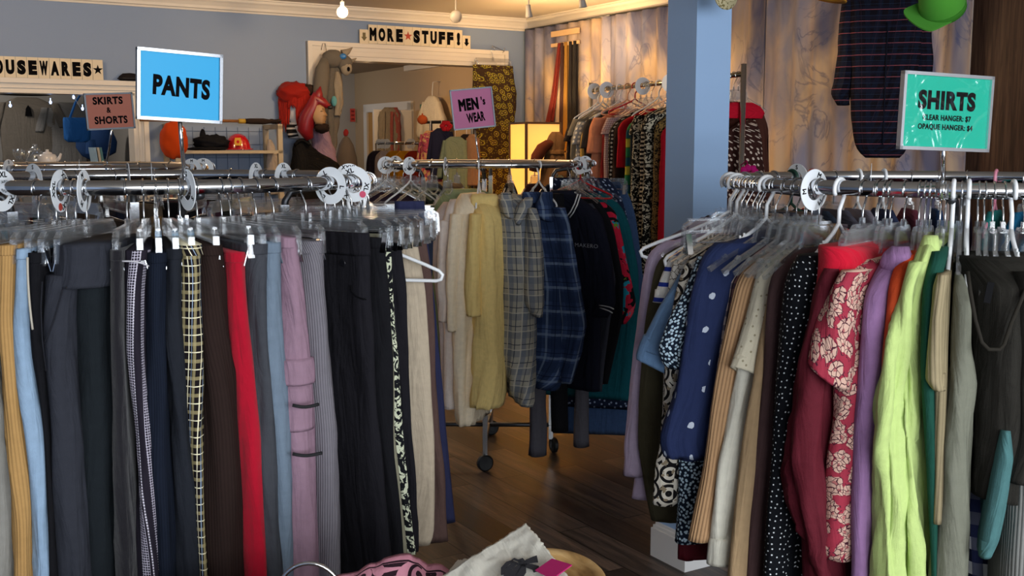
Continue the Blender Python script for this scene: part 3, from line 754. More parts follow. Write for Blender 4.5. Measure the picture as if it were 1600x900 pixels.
o, th = pants('black trousers with a pale drawstring beside the charcoal joggers', BLACK1, [(398, 39, 62), (500, 42, 62), (560, 46, 67), (675, 65, 76), (900, 74, 86)], short='black drawstring trousers')
part('drawstring', cord(43, 402, 515, 2.006, .0022, solid('#b9b2a4')), solid('#b9b2a4'), o, smooth=True)
CHAR = solid('#33353d', .92)
o, th = pants('charcoal jogger trousers with an elastic waist and a slanted pocket', CHAR, [(432, 60, 112), (470, 59, 107), (500, 58, 105), (560, 66, 104), (675, 75, 115), (760, 78, 120), (900, 86, 131)], short='charcoal joggers', waist=False,
      extra=[dict(p='waistband', m=CHAR, mode='f', lv=[(384, 62, 171), (402, 58, 172), (436, 58, 170), (452, 62, 168)], L=.30, amp=.008, fs=60, fz=1, nr=14, out=.004),
             dict(p='far_leg', m=solid('#1d2226'), mode='f', lv=[(440, 96, 172), (500, 96, 173), (675, 106, 177), (900, 122, 180), (1130, 134, 186)], L=.30, amp=.006, out=-.035)])  # far leg's shade is put into its darker cloth colour
bm = bmesh.new(); tube(bm, [P(*q, 2.012) for q in ((98, 452), (92, 472), (84, 500), (76, 522), (68, 538))], .0016, 6); part('pocket_seam', bm, solid('#23242a'), o, smooth=True)
bm = bmesh.new(); tube(bm, [P(*q, 2.006) for q in ((66, 440), (64, 480), (66, 530), (72, 580))], .0014, 6); part('side_seam', bm, solid('#23242a'), o, smooth=True)
pants('black velvet trousers right of the charcoal joggers', BLACKV, [(394, 171, 192), (500, 171, 193), (675, 175, 201), (900, 180, 215)], amp=.007, short='black velvet trousers')
def embroidered():
    q = NB('embroidered', .9); u, v = q.uv(); c = q.mix(0., '#26222c', '#26222c')
    for cx, w in ((.028, .008), (.062, .009)):
        bnd = q.math('LESS_THAN', q.math('ABSOLUTE', q.math('SUBTRACT', q.math('ADD', u, q.math('MULTIPLY', v, .012)), cx + .012)), w)
        d = q.vor(190, .1); c = q.mix(q.math('MULTIPLY', bnd, q.math('GREATER_THAN', d, .40)), c, '#b9b3c2')
    f = q.math('FRACT', q.math('MULTIPLY', v, 170.0)); e = q.math('LESS_THAN', q.math('ABSOLUTE', q.math('SUBTRACT', u, .05)), .0012)
    c = q.mix(q.math('MULTIPLY', e, q.math('LESS_THAN', f, .7)), c, '#cfcad6')
    return cloth_finish(q, c)
o, th = pants('dark trousers embroidered with white stitched bands', embroidered(), [(394, 190, 233), (450, 192, 229), (560, 202, 232), (675, 213, 239), (760, 216, 246), (900, 214, 256)], short='white embroidered dark trousers')
bm = bmesh.new(); tube(bm, [P(191 + i * 4.6, 409 + (i / 9) ** 3 * 8 - 1, 2.008 + .012 * (i / 9) ** 4) for i in range(10)], .0016, 5); part('waist_stitching', bm, solid('#c9c6cc'), o, smooth=True)
pants('dark navy corduroy trousers next to the embroidered pair', ribbed('#181e2b', .005, .3, .75), [(398, 230, 262), (500, 230, 261), (675, 233, 266), (760, 242, 270), (900, 250, 277)], short='navy corduroy trousers')
pants('dark slate trousers left of the plaid pair', solid('#23262d'), [(392, 262, 286), (500, 258, 286), (600, 260, 294), (675, 265, 299), (760, 270, 306), (900, 276, 321)], short='dark slate trousers')
PLA = plaid('#1c1719', [(0, .030, .007, '#b0a276', .6), (1, .034, .007, '#b0a276', .55), (0, .030, .0022, '#efe6c4', 1, .012), (1, .034, .0022, '#efe6c4', 1, .014), (0, .030, .002, '#9db0c8', .8, .02)])
pants('black, cream and yellow plaid trousers', PLA, [(386, 284, 316), (395, 283, 319), (450, 281, 319), (560, 288, 319), (675, 296, 318), (760, 302, 319), (900, 313, 325)], amp=.008, short='plaid trousers')
pants('dark brown corduroy trousers left of the red pair', ribbed('#2c201d', .007, .25, .75), [(386, 318, 350), (430, 317, 358), (500, 317, 363), (600, 317, 376), (675, 318, 381), (900, 322, 389)], amp=.009, fs=20, short='dark brown corduroy trousers')
RED = solid('#ae0c28', .85, .2)
pants('bright red velvet trousers', RED, [(397, 361, 387), (450, 362, 389), (560, 371, 399), (675, 381, 411), (760, 386, 416), (830, 388, 420), (900, 392, 425)], amp=.006, short='red velvet trousers',
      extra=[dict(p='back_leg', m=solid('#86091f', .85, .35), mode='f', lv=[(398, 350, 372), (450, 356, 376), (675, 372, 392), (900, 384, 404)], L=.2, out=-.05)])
pants('dark grey wrap-front trousers right of the red pair', solid('#43454b'), [(384, 389, 428), (450, 395, 420), (560, 400, 424), (675, 408, 432), (900, 418, 446)], short='dark grey wrap trousers')
pants('grey-blue trousers left of the mauve cargo pair', solid('#6f7e8e'), [(382, 420, 444), (450, 413, 447), (500, 411, 448), (560, 413, 451), (675, 427, 457), (760, 433, 460), (900, 443, 463)], amp=.008, short='grey-blue trousers')
MAU = solid('#957888')
o, th = pants('mauve cargo trousers with a flap pocket and zips', MAU, [(374, 446, 468), (396, 448, 470), (450, 449, 482), (510, 451, 490), (563, 453, 496), (600, 454, 497), (675, 457, 503), (760, 458, 508), (900, 460, 510)], amp=.009, short='mauve cargo trousers',
      extra=[dict(p='pocket_flap', m=MAU, mode='f', lv=[(563, 452, 497), (575, 453, 499), (598, 453, 500), (602, 455, 499)], L=.07, out=.012, nr=12, amp=.004, taper=.9, hollow=.004),
             dict(p='pocket', m=MAU, mode='f', lv=[(604, 455, 496), (640, 455, 499), (670, 456, 500), (674, 457, 500)], L=.07, out=.007, nr=14, amp=.005, taper=.9, hollow=.004)])
for y in (633, 709):
    bm = bmesh.new(); Y = 2.165
    tube(bm, [P(457 + (504 if y > 700 else 498) * 0 + i * (46 if y > 700 else 41) / 6, y + 3 * math.sin(i * .6), Y - .012 + .016 * abs(i / 6 - .5) ** 2 + .022 * (i / 6)) for i in range(7)], .0035, 6); part('zip', bm, solid('#2a2a2c'), o, smooth=True, label='dark zip')
pants('grey corduroy trousers between the mauve cargo pair and a black pair', ribbed('#77737a', .005, .45, .55), [(379, 486, 512), (395, 484, 516), (450, 482, 518), (500, 485, 522), (600, 496, 530), (675, 502, 536), (760, 507, 539), (900, 514, 541)], amp=.008, short='grey corduroy trousers', wh=18)
o, th = pants('black trousers with a waist button and curved pocket', BLACK2, [(366, 574), (378, 575), (450, 577), (560, 582), (675, 591), (800, 605), (905, 616)], 's', -35, t=.034, short='black buttoned trousers', wh=34)
T = PANTS.at(-35, .70); nn = -Vector((math.cos(R(-35)), math.sin(R(-35)), 0)); cc = Vector((nn.y, -nn.x, 0)); cc = cc if cc.y < 0 else -cc
def onface(px, py, th, ro, off, rack=PANTS):
    """a point on the near side of a side-hung garment"""
    n = -Vector((math.cos(R(th)), math.sin(R(th)), 0)); m = Vector((-n.y, n.x, 0)); m = m if m.y < 0 else -m
    T0 = rack.at(th, ro) + m * off; d = P(px, py, 1) - Vector((0, 0, EYE)); s = T0.dot(m) / d.dot(m)
    return Vector((0, 0, EYE)) + d * s, m
p, m = onface(536, 411, -35, .725, .021)
bm = bmesh.new(); lathe(bm, [(0, 0), (.0075, 0), (.0082, .0012), (.007, .0024), (.004, .0016), (0, .0016)], 18, Matrix.Translation(p) @ m.to_track_quat('Z', 'Y').to_matrix().to_4x4()); part('button', bm, plain('button_black', '#15151a', .3), o, smooth=True)
bm = bmesh.new(); tube(bm, [onface(x, y, -35, .725, .0185)[0] for x, y in ((548, 446), (550, 456), (556, 463), (566, 467), (572, 468))], .0016, 6); part('pocket_seam', bm, solid('#0a0a0d'), o, smooth=True)
pants('slim black trousers behind the buttoned black pair', BLACK1, [(374, 599), (450, 606), (560, 612), (675, 615), (800, 625), (885, 632)], 's', -28, t=.028, short='slim black trousers')
pants('khaki green trousers showing as a narrow strip', solid('#8c8874'), [(366, 600), (450, 606), (560, 614), (675, 618), (800, 628), (866, 636)], 's', -24, t=.02, short='khaki green trousers', waist=False)
FLO = patches('#15161a', [('#cfd3b8', .50), ('#15161a', .60)], 34, 2.5)
pants('black and cream patterned trousers showing as a narrow strip', FLO, [(372, 609), (450, 612), (560, 624), (675, 632), (760, 639), (866, 650)], 's', -20, t=.024, short='black and cream patterned trousers', waist=False)
pants('plain black trousers left of the beige pair', BLACK2, [(348, 622), (450, 634), (560, 637), (675, 643), (760, 650), (862, 653)], 's', -15, t=.026, short='black trousers by the beige pair')
pants('beige cotton trousers with a white hanger against them', solid('#b3a48f'), [(358, 648), (380, 652), (450, 664), (560, 672), (675, 678), (780, 679), (846, 678), (851, 672)], 's', -8, t=.03, amp=.004, short='beige trousers')
pants('chocolate brown trousers behind the beige pair', solid('#56423d'), [(344, 661), (450, 676), (560, 681), (675, 686), (760, 694), (846, 700)], 's', -1, t=.028, rin=.52, short='chocolate brown trousers')
pants('navy trousers at the right end of the front rack', solid('#2a2d4a'), [(316, 662), (400, 674), (450, 680), (560, 690), (675, 697), (815, 711)], 's', 6, t=.028, rin=.60, short='navy trousers at the right end')
hanger_at('wide', tuple(PANTS.at(-12, .535) + Vector((0, 0, 1.50))), R(-11), 'white tube hanger sticking out in front of the beige trousers').location.z = PANTS.z - .05
# far side of the rack: trousers glimpsed through the hangers
cl = ['#1b1a1e', '#2a2320', '#5a1b20', '#22242c', '#161618', '#3a2f28', '#1d2230', '#8a7450', '#201d22', '#2b2b30', '#15161a', '#3d2a22']
for i, a in enumerate((22, 36, 48, 60, 72, 84, 96, 108, 120, 132, 144, 156)):
    rgarment('trousers', 'dark trousers on the far side of the front left rack', 'trousers', 'far-side trousers on the front left rack', PANTS, a, solid(cl[i]), [(1.385, .01, .016), (1.1, .02, .017), (.62, .05, .018)], ro=.72)
    hanger('clip', PANTS, a, 'clear clip hanger on the far side of the trousers rack', group='far-side clip hangers on the trousers rack')
for i, a in enumerate((-172, -158, -146, -136, -126, 170, 14)):
    if a in (170, 14): rgarment('trousers', 'dark trousers on the far side of the front left rack', 'trousers', 'far-side trousers on the front left rack', PANTS, a, solid(cl[i]), [(1.385, .01, .016), (1.1, .02, .017), (.62, .05, .018)], ro=.72)
    hanger('clip', PANTS, a, 'clear clip hanger without visible clothes at the end of the trousers rail', group='spare clip hangers at the ends of the trousers rail')
# skirts rack behind
sk = ['#2b2430', '#6b3a2c', '#22252f', '#8a6a3a', '#3a3a44', '#1c1a1e', '#5a2a34', '#2c3a30', '#40342c', '#262a3a', '#7a6a58', '#1b1b20', '#4a2f3a', '#30302a']
for i in range(14):
    a = -165 + i * 12
    rgarment('skirt', 'short skirt hanging on the rack behind the trousers', 'skirt', 'skirts on the rack below the salmon sign', SKIRTS, a, solid(sk[i]), [(1.385, .04, .018), (1.2, .02, .022), (.85, .0, .03)], ro=.74, pname='skirt_panel')
    hanger('clip', SKIRTS, a, 'clear clip hanger on the skirts rail', group='clip hangers on the skirts rail')
for a in (10, 28, 46, 64, 82, 100, 118, 136, 154, 172):
    hanger('clip', SKIRTS, a, 'clear clip hanger on the skirts rail', group='clip hangers on the skirts rail')

# ------------------------------------------------------------------ shirts rack
def top(name, label, cat, parts, th=None, hang='clear', short=None, rack=SHIRTS, group=SG, ro=.745, hyaw=0, hdz=0):
    return garment(name, label, cat, group, rack, parts, th=th, ro=ro, hang=hang, hlab=short, hyaw=hyaw, hdz=hdz)
def S(p, m, lv, **k): return dict(p=p, m=m, mode='s', lv=lv, **k)
def Ff(p, m, lv, **k): return dict(p=p, m=m, mode='f', lv=lv, **k)
LAV = solid('#bba8bf')
top('shirt', 'long-sleeved pale lavender shirt at the left end of the right rack', 'shirt', [
    S('body', LAV, [(357, 1120), (366, 1078), (376, 1040), (400, 1022), (500, 1008), (650, 998), (740, 992), (778, 987)], t=.03),
    S('sleeve', LAV, [(376, 1040), (384, 1022), (400, 1010), (450, 1001), (550, 989), (650, 979), (700, 974), (712, 976), (740, 972)], t=.05, L=.10, amp=.008, side=.0)], 172, 'wide', 'pale lavender shirt')
OLV = solid('#45402f')
top('shirt', 'dark olive tunic beside the pale lavender shirt', 'shirt', [S('body', OLV, [(368, 1110), (380, 1066), (395, 1036), (420, 1022), (500, 1008), (560, 1002), (640, 998), (700, 1000), (760, 1010), (812, 1019)], t=.05, amp=.008)], 178, 'clear', 'dark olive tunic')
STB = NB('blue_sleeve_bands', .9); u_, v_ = STB.uv(); c_ = stripes(STB, STB.mix(0., '#d9d6d0', '#d9d6d0'), 1, .036, .010, '#24358c'); STB = cloth_finish(STB, c_)
top('shirt', 'white short-sleeved shirt with blue sleeve bands', 'shirt', [S('body', solid('#cfcdc8'), [(370, 1120), (382, 1080), (400, 1056), (470, 1050), (600, 1040), (700, 1035)], t=.026),
    S('sleeve', STB, [(382, 1076), (392, 1056), (410, 1042), (440, 1030), (472, 1019)], t=.045, L=.08)], 183, 'white', 'blue-banded white shirt')
top('blouse', 'off-white blouse with dark embroidered flowers', 'blouse', [S('body', floral('#cfc8ba', '#d6d0c4', '#4a3d33', 30), [(372, 1110), (388, 1070), (405, 1052), (440, 1044), (520, 1036), (640, 1034)], t=.03)], 187, 'clear', 'embroidered off-white blouse')
DEN = solid('#5f7c9e', .9, .1, .3)
top('shirt', 'faded denim shirt with a rolled cuff', 'shirt', [S('body', DEN, [(380, 1120), (400, 1080), (430, 1062), (500, 1045), (600, 1040), (640, 1040)], t=.03),
    S('sleeve', DEN, [(428, 1062), (445, 1052), (480, 1030), (520, 1010), (545, 1000)], t=.07, L=.115, amp=.006, slant_u=.04),
    S('cuff', DEN, [(524, 1006), (540, 999), (556, 994), (562, 995)], t=.078, L=.12, nr=14, side=.002, slant_u=.06)], 190.5, 'clear', 'faded denim shirt')
IKA = rings('#d6cebf', '#1a1819', '#8e7f68', 22, 19)
top('blouse', 'black and cream ring-print blouse', 'blouse', [S('body', IKA, [(368, 1160), (380, 1110), (395, 1084), (410, 1072), (450, 1060), (520, 1045), (600, 1036), (700, 1030), (730, 1022), (788, 1019)], t=.045, amp=.010)], 194, 'clear', 'ring-print blouse')
SPK = dots('#16202f', '#b6cbd8', 125, .34, 1)
top('dress', 'navy dress with fine pale speckles', 'dress', [S('body', SPK, [(366, 1175), (380, 1125), (395, 1098), (420, 1085), (500, 1072), (620, 1062), (760, 1058), (848, 1053)], t=.05, amp=.006),
    S('sleeve', SPK, [(400, 1090), (450, 1072), (500, 1045), (545, 1030), (570, 1036), (576, 1044)], t=.045, L=.09)], 197.5, 'clear', 'speckled navy dress')
top('skirt', 'dark red glittery skirt with its hem low by the column base', 'skirt', [S('body', solid('#4c0e18', .6), [(440, 1108), (600, 1082), (780, 1066), (874, 1061)], t=.035, amp=.01)], 196.2, 'clip', 'dark red glittery skirt')
PDK = dots('#252f52', '#b9c1cf', 15, .10, .5, .006)
top('shirt', 'navy shirt with scattered large white dots', 'shirt', [S('body', PDK, [(358, 1205), (366, 1170), (378, 1135), (400, 1108), (450, 1096), (560, 1080), (640, 1070), (720, 1066)], t=.04, amp=.008),
    S('sleeve', PDK, [(380, 1120), (395, 1104), (420, 1094), (450, 1086), (550, 1064), (620, 1051), (670, 1034), (690, 1029), (716, 1036)], t=.066, L=.16, amp=.012, side=-.012)], 200.5, 'white', 'navy large-dotted shirt')
top('shirt', 'red and blue checked shirt behind the tan ribbed sweater', 'shirt', [S('body', plaid('#b9a79c', [(0, .03, .012, '#7a2530', .7), (1, .03, .012, '#2b3150', .7), (0, .03, .003, '#201a22', .9, .02)]), [(352, 1262), (362, 1225), (378, 1195), (400, 1165), (440, 1138), (500, 1128), (600, 1116)], t=.03)], 204, 'clear', 'red and blue checked shirt')
RIB = ribbed('#b6906a', .0085, .6, .5)
top('sweater', 'tan ribbed turtleneck sweater', 'sweater', [S('body', RIB, [(392, 1216), (402, 1188), (416, 1168), (440, 1154), (500, 1140), (560, 1126), (650, 1109), (750, 1095), (846, 1076)], t=.052, amp=.007),
    S('collar', RIB, [(352, 1246), (372, 1243), (392, 1236), (404, 1224)], t=.045, L=.12, nr=14, hollow=.004)], 208, 'clear', 'tan ribbed sweater')
WHB = solid('#d8d4c4')
top('blouse', 'long white blouse with a gathered hem band, right of the tan sweater', 'blouse', [S('body', WHB, [(408, 1215), (440, 1190), (560, 1158), (640, 1142), (720, 1128), (800, 1118), (844, 1114)], t=.05, amp=.012),
    S('hem_band', WHB, [(842, 1112), (850, 1110), (884, 1108)], t=.055, nr=10, amp=.006, hollow=.005)], 211, 'clear', 'long white blouse')
EYL = dots('#d3cab2', '#9d9277', 45, .10, .9)
top('blouse', 'cream eyelet blouse with a wide short sleeve', 'blouse', [S('body', EYL, [(392, 1225), (405, 1206), (430, 1196), (500, 1190), (640, 1186)], t=.03),
    S('sleeve', EYL, [(404, 1203), (420, 1192), (460, 1182), (500, 1173), (550, 1158), (574, 1150)], t=.075, L=.13, amp=.008, side=.01, slant_u=.07)], 213.5, 'clear', 'cream eyelet blouse')
top('cardigan', 'plain light brown cardigan with its hem below the picture', 'cardigan', [S('body', solid('#a88d6b'), [(398, 1230), (420, 1212), (560, 1182), (640, 1168), (760, 1154), (900, 1140), (1000, 1130)], t=.045)], 215.5, 'clear', 'light brown cardigan')
top('cardigan', 'dusky mauve-brown cardigan left of the white-dotted black dress', 'cardigan', [S('body', solid('#4c3838'), [(390, 1246), (402, 1226), (420, 1212), (450, 1203), (600, 1192), (760, 1180), (900, 1168), (1050, 1160)], t=.04)], 217.5, 'clear', 'mauve-brown cardigan')
DOT = dots('#0f1116', '#d6dadd', 82, .13, .55)
top('dress', 'black dress with small white dots', 'dress', [Ff('body', DOT, [(400, 1238, 1268, .02), (415, 1222, 1266), (450, 1211, 1262), (560, 1202, 1247), (675, 1199, 1227), (800, 1190, 1216), (900, 1185, 1210), (1060, 1178, 1206)], L=.42),
    Ff('hem_panel', DOT, [(700, 1216, 1232), (800, 1216, 1250), (900, 1214, 1262), (1060, 1212, 1270)], L=.2, out=-.06, amp=.006)], None, 'white', 'white-dotted black dress')
CRM = solid('#c20c2b', .8, .2)
top('tank_vest', 'bright red tank top on clips', 'tank top', [Ff('body', CRM, [(386, 1270, 1316, .02), (392, 1266, 1326, .02), (410, 1264, 1332, .02), (450, 1262, 1322, .03), (520, 1264, 1300, .05)], L=.32)], None, 'clip', 'bright red tank top')
BUR = solid('#5c1c27', .75)
top('blouse', 'burgundy long-sleeved blouse left of the pink floral one', 'blouse', [Ff('body', BUR, [(398, 1302, 1336, .06), (412, 1290, 1330, .03), (450, 1268, 1312), (560, 1246, 1296), (640, 1238, 1290), (760, 1240, 1286), (900, 1240, 1300), (1000, 1240, 1310)], L=.38),
    Ff('sleeve', BUR, [(420, 1284, 1306), (450, 1264, 1298), (560, 1242, 1278), (650, 1231, 1270), (720, 1218, 1266), (790, 1217, 1276), (840, 1240, 1284), (872, 1262, 1286), (884, 1260, 1288), (940, 1252, 1304)], L=.09, out=.022, amp=.020, fs=24)], None, 'clear', 'burgundy blouse')
PNK = floral('#9c3344', '#cda897', '#4b2230', 38, '#b06a68')
top('blouse', 'pink and cream rose-print blouse with short sleeves', 'blouse', [Ff('body', PNK, [(405, 1330, 1368, .06), (420, 1312, 1362, .03), (450, 1292, 1352), (560, 1290, 1340), (675, 1293, 1331), (870, 1283, 1322), (877, 1286, 1321)], L=.42, amp=.014),
    Ff('sleeve', PNK, [(425, 1306, 1340), (450, 1290, 1326), (500, 1266, 1316), (545, 1250, 1312), (562, 1247, 1310)], L=.15, out=.03, amp=.010, slant=.062)], None, 'clear', 'rose-print blouse')
PUR = solid('#906c96', .9, .1)
top('cardigan', 'lavender purple cardigan with a folded collar', 'cardigan', [Ff('body', PUR, [(396, 1384, 1414, .08), (420, 1366, 1408, .03), (450, 1352, 1382), (560, 1341, 1374), (675, 1330, 1364), (900, 1320, 1358), (1080, 1314, 1352)], L=.42, amp=.008),
    Ff('collar', PUR, [(386, 1392, 1414, .05), (398, 1378, 1416, .03), (416, 1372, 1415, .03), (430, 1384, 1413, .04)], L=.10, out=.012, nr=14, amp=.005, hollow=.006)], None, 'clear', 'lavender purple cardigan')
ORA = grad([(0, '#e0a07a'), (.35, '#e08f63'), (.6, '#d95c33'), (1, '#cf4a24')], 1.05, 1.40)
top('shirt', 'orange dip-dyed shirt fading to peach', 'shirt', [Ff('body', ORA, [(398, 1410, 1432, .05), (412, 1396, 1428, .02), (450, 1386, 1412), (500, 1383, 1402), (560, 1377, 1398), (700, 1372, 1386), (860, 1366, 1380)], L=.42)], None, 'clear', 'orange dip-dyed shirt')
LIM = solid('#bdd283', .9, .1, .12)
top('shirt', 'lime green long-sleeved shirt', 'shirt', [Ff('body', LIM, [(382, 1436, 1462, .05), (400, 1427, 1456, .02), (430, 1413, 1446), (470, 1404, 1434), (560, 1396, 1438), (675, 1394, 1440), (800, 1390, 1446), (900, 1386, 1450), (1060, 1380, 1452)], L=.42, amp=.020, fs=24),
    Ff('collar', LIM, [(369, 1443, 1462, .06), (380, 1438, 1464, .05), (396, 1436, 1464, .05)], L=.10, nr=10, amp=.003, hollow=.005),
    Ff('sleeve', LIM, [(412, 1418, 1440), (450, 1408, 1426), (500, 1391, 1424), (560, 1375, 1420), (640, 1358, 1412), (675, 1360, 1410), (740, 1371, 1407), (800, 1373, 1408), (850, 1370, 1406), (900, 1369, 1405), (960, 1368, 1404)], L=.11, out=.018, amp=.022, fs=20, fz=2.2),
    ], None, 'clear', 'lime green shirt')
DGR = solid('#1d4a3e', .85)
top('blouse', 'dark green blouse right of the lime shirt', 'blouse', [Ff('body', DGR, [(394, 1455, 1476, .04), (408, 1450, 1477, .02), (450, 1441, 1462), (560, 1436, 1458), (675, 1443, 1462), (800, 1451, 1464), (900, 1455, 1464), (1060, 1456, 1464)], L=.42),
    Ff('sleeve', DGR, [(560, 1452, 1474), (640, 1457, 1475), (690, 1459, 1477), (712, 1462, 1475)], L=.08, out=-.01)], None, 'clear', 'dark green blouse')
top('sweater', 'beige knit sweater with a ribbed short sleeve', 'sweater', [Ff('body', ribbed('#8d8064', .009, .4, .7), [(430, 1466, 1484, .02), (450, 1462, 1484), (560, 1460, 1480), (700, 1460, 1476), (820, 1458, 1470)], L=.40),
    Ff('sleeve', ribbed('#9a8c6e', .009, .4, .7), [(430, 1464, 1481), (450, 1458, 1478), (500, 1454, 1472), (560, 1449, 1470), (598, 1447, 1470), (612, 1458, 1475)], L=.10, out=.02)], None, 'white', 'beige knit sweater')
SAG = solid('#77786a', .85)
top('shirt', 'sage grey long-sleeved shirt on a white hanger', 'shirt', [Ff('body', SAG, [(436, 1494, 1506, .02), (450, 1490, 1512), (475, 1489, 1518), (560, 1488, 1516), (585, 1486, 1523), (675, 1474, 1516), (780, 1464, 1515), (900, 1454, 1513), (1060, 1448, 1510)], L=.42, amp=.008)], None, 'white', 'sage grey shirt')
CHR = solid('#2c2a26', .9)
o, th = top('sweater', 'dark charcoal v-neck sweater at the right edge', 'sweater', [Ff('body', CHR, [(408, 1512, 1650, .05), (425, 1508, 1660, .03), (450, 1512, 1668), (560, 1519, 1660), (675, 1520, 1655), (790, 1524, 1640)], L=.30, amp=.012, taper=.35),
    Ff('sleeve', CHR, [(430, 1592, 1660, -.01), (560, 1590, 1655), (690, 1585, 1640), (760, 1572, 1620)], L=.10, out=.022, amp=.01)], -106, 'clear', 'dark charcoal v-neck sweater')
Yv = SHIRTS.at(-106, .745).y - .01
bm = bmesh.new(); tube(bm, [P(x, y, Yv + dy) for x, y, dy in ((1512, 425, .03), (1516, 455, .01), (1524, 500, .0), (1534, 535, -.004), (1545, 546, -.006), (1562, 546, -.006), (1569, 538, -.006), (1580, 505, -.006), (1595, 470, -.005), (1606, 445, -.0))], .0036, 8); part('neckline', bm, solid('#2a2722'), o, smooth=True)
bm = bmesh.new(); prism(bm, [(-.006, -.018), (.006, -.018), (.006, .018), (-.006, .018)], P(1545, 457, Yv - .002), Vector((1, 0, -.15)).normalized(), Vector((.15, 0, 1)).normalized(), Vector((0, -1, 0)), .001); part('neck_label', bm, solid('#101012'), o)
top('shirt', 'teal long-sleeved shirt below the dark charcoal sweater', 'shirt', [Ff('body', solid('#3f6465'), [(430, 1560, 1600, .1), (700, 1524, 1580, .06), (862, 1526, 1580, .05)], L=.22, out=-.09),
    Ff('sleeve', solid('#4a7273'), [(676, 1566, 1580), (720, 1557, 1586), (780, 1546, 1576), (850, 1533, 1561), (874, 1531, 1549)], L=.07, out=.015)], -107.6, 'clear', 'teal shirt')
top('skirt', 'blue and white patterned skirt low at the right edge', 'skirt', [Ff('body', plaid('#c8c8cc', [(1, .05, .025, '#20233a', 1), (0, .05, .02, '#343c66', .8)]), [(440, 1540, 1570, .1), (700, 1516, 1566, .09), (900, 1514, 1572, .08), (1060, 1512, 1574, .08)], L=.16, out=-.07, taper=.5)], -108.8, 'clear', 'blue and white patterned skirt')
top('cardigan', 'grey ribbed cardigan cut by the right edge', 'cardigan', [Ff('body', ribbed('#8a8a86', .007, .5, .5), [(430, 1610, 1650, .02), (560, 1596, 1650), (675, 1590, 1645), (780, 1580, 1640), (900, 1572, 1632), (1060, 1566, 1626)], L=.38)], None, 'white', 'grey ribbed cardigan')
# spare hangers crowding the front left of the rail
for i, a in enumerate((-152, -149, -146, -132, -129, -126, -119, -116, -112, -104, -100, -97)):
    hanger('clear', SHIRTS, a, 'clear plastic hanger hung close among the others on the shirts rail', group='clear hangers crowding the shirts rail')
# the far side of the shirts rack
fs_ = [(20, '#3a3f52', 'clear'), (32, '#20365e', 'peach'), (42, '#1d6a8c', 'clear'), (50, '#1b5f86', 'clear'), (58, '#2a7a78', 'pink'), (66, '#5a4a6a', 'clear'), (74, '#28456e', 'clear'), (82, '#6d3442', 'clear'), (90, '#2b3350', 'white'), (98, '#7a7480', 'white'), (106, '#4c4a55', 'clear'), (114, '#27303e', 'red'), (122, '#6a5a50', 'green'), (130, '#3a3a44', 'clear'), (138, '#8d7d72', 'clear'), (147, '#2d2b30', 'clear'), (156, '#44404a', 'clear'), (164, '#6a6070', 'clear')]
for i, (a, c, h) in enumerate(fs_):
    rgarment('shirt', 'shirt on the far side of the right rack, mostly hidden', 'shirt', 'far-side shirts on the right rack', SHIRTS, a, solid(c), [(1.425, .14, .010), (1.405, .12, .016), (1.36, .02, .018), (1.30, 0, .022), (.9, .0, .024), (.75, .01, .024)], ro=.745)
    hanger(h, SHIRTS, a, HK[h][0] + ' on the far side of the shirts rail', group='far-side ' + HK[h][0] + 's on the shirts rail')
# brown and blue tops visible on the inner side
rgarment('blouse', 'brown blouse with an orange edge inside the right rack', 'blouse', SG, SHIRTS, 8, solid('#3c2620'), [(1.43, .14, .012), (1.36, .02, .02), (.8, 0, .022)], hang='clear', hlab='brown blouse with an orange edge')

# ------------------------------------------------------------------ middle rack (men's clothes)
def mtop(name, label, cat, parts, th=None, hang='clear', short=None, **k): return top(name, label, cat, parts, th, hang, short, MENS, MG, .765, **k)
GRN = solid('#8f9c74')
mtop('sweater', 'sage green sweater at the left of the middle rack', 'sweater', [Ff('body', GRN, [(296, 690, 714, .12), (306, 672, 716, .06), (318, 656, 712), (400, 655, 700), (600, 660, 690)], L=.40, taper=.6)], -138, 'clear', 'sage green sweater')
mtop('shirt', 'pale greyish pink shirt at the left of the middle rack', 'shirt', [Ff('body', solid('#cbbab3'), [(316, 684, 708, .08), (330, 668, 704), (345, 662, 698), (420, 664, 694), (510, 680, 698), (632, 686, 703)], L=.42)], -126, 'clear', 'greyish pink shirt')
BLS = solid('#e8dad0')
mtop('shirt', 'blush white shirt between the pink one and the cream one', 'shirt', [Ff('body', BLS, [(312, 696, 718, .08), (325, 688, 716), (350, 681, 713), (420, 680, 706), (510, 684, 712), (640, 687, 708)], L=.42),
    Ff('sleeve', BLS, [(345, 682, 700), (420, 675, 698), (470, 681, 700), (504, 683, 698)], L=.12, out=.02, amp=.014, fs=26)], -118, 'clear', 'blush white shirt')
CRE = solid('#f6e4c6')
mtop('shirt', 'long cream shirt left of the yellow turtleneck', 'shirt', [Ff('body', CRE, [(303, 712, 738, .10), (316, 702, 742, .03), (332, 698, 743), (400, 695, 741), (510, 700, 738), (600, 702, 736), (640, 703, 735), (668, 708, 733)], L=.42, amp=.022, fs=24),
    Ff('sleeve', CRE, [(335, 698, 720), (400, 691, 716), (450, 688, 714), (500, 694, 712), (519, 697, 713)], L=.12, out=.025, amp=.01)], -109, 'clear', 'long cream shirt')
YEL = solid('#f4d68c', .92, .1, .12)
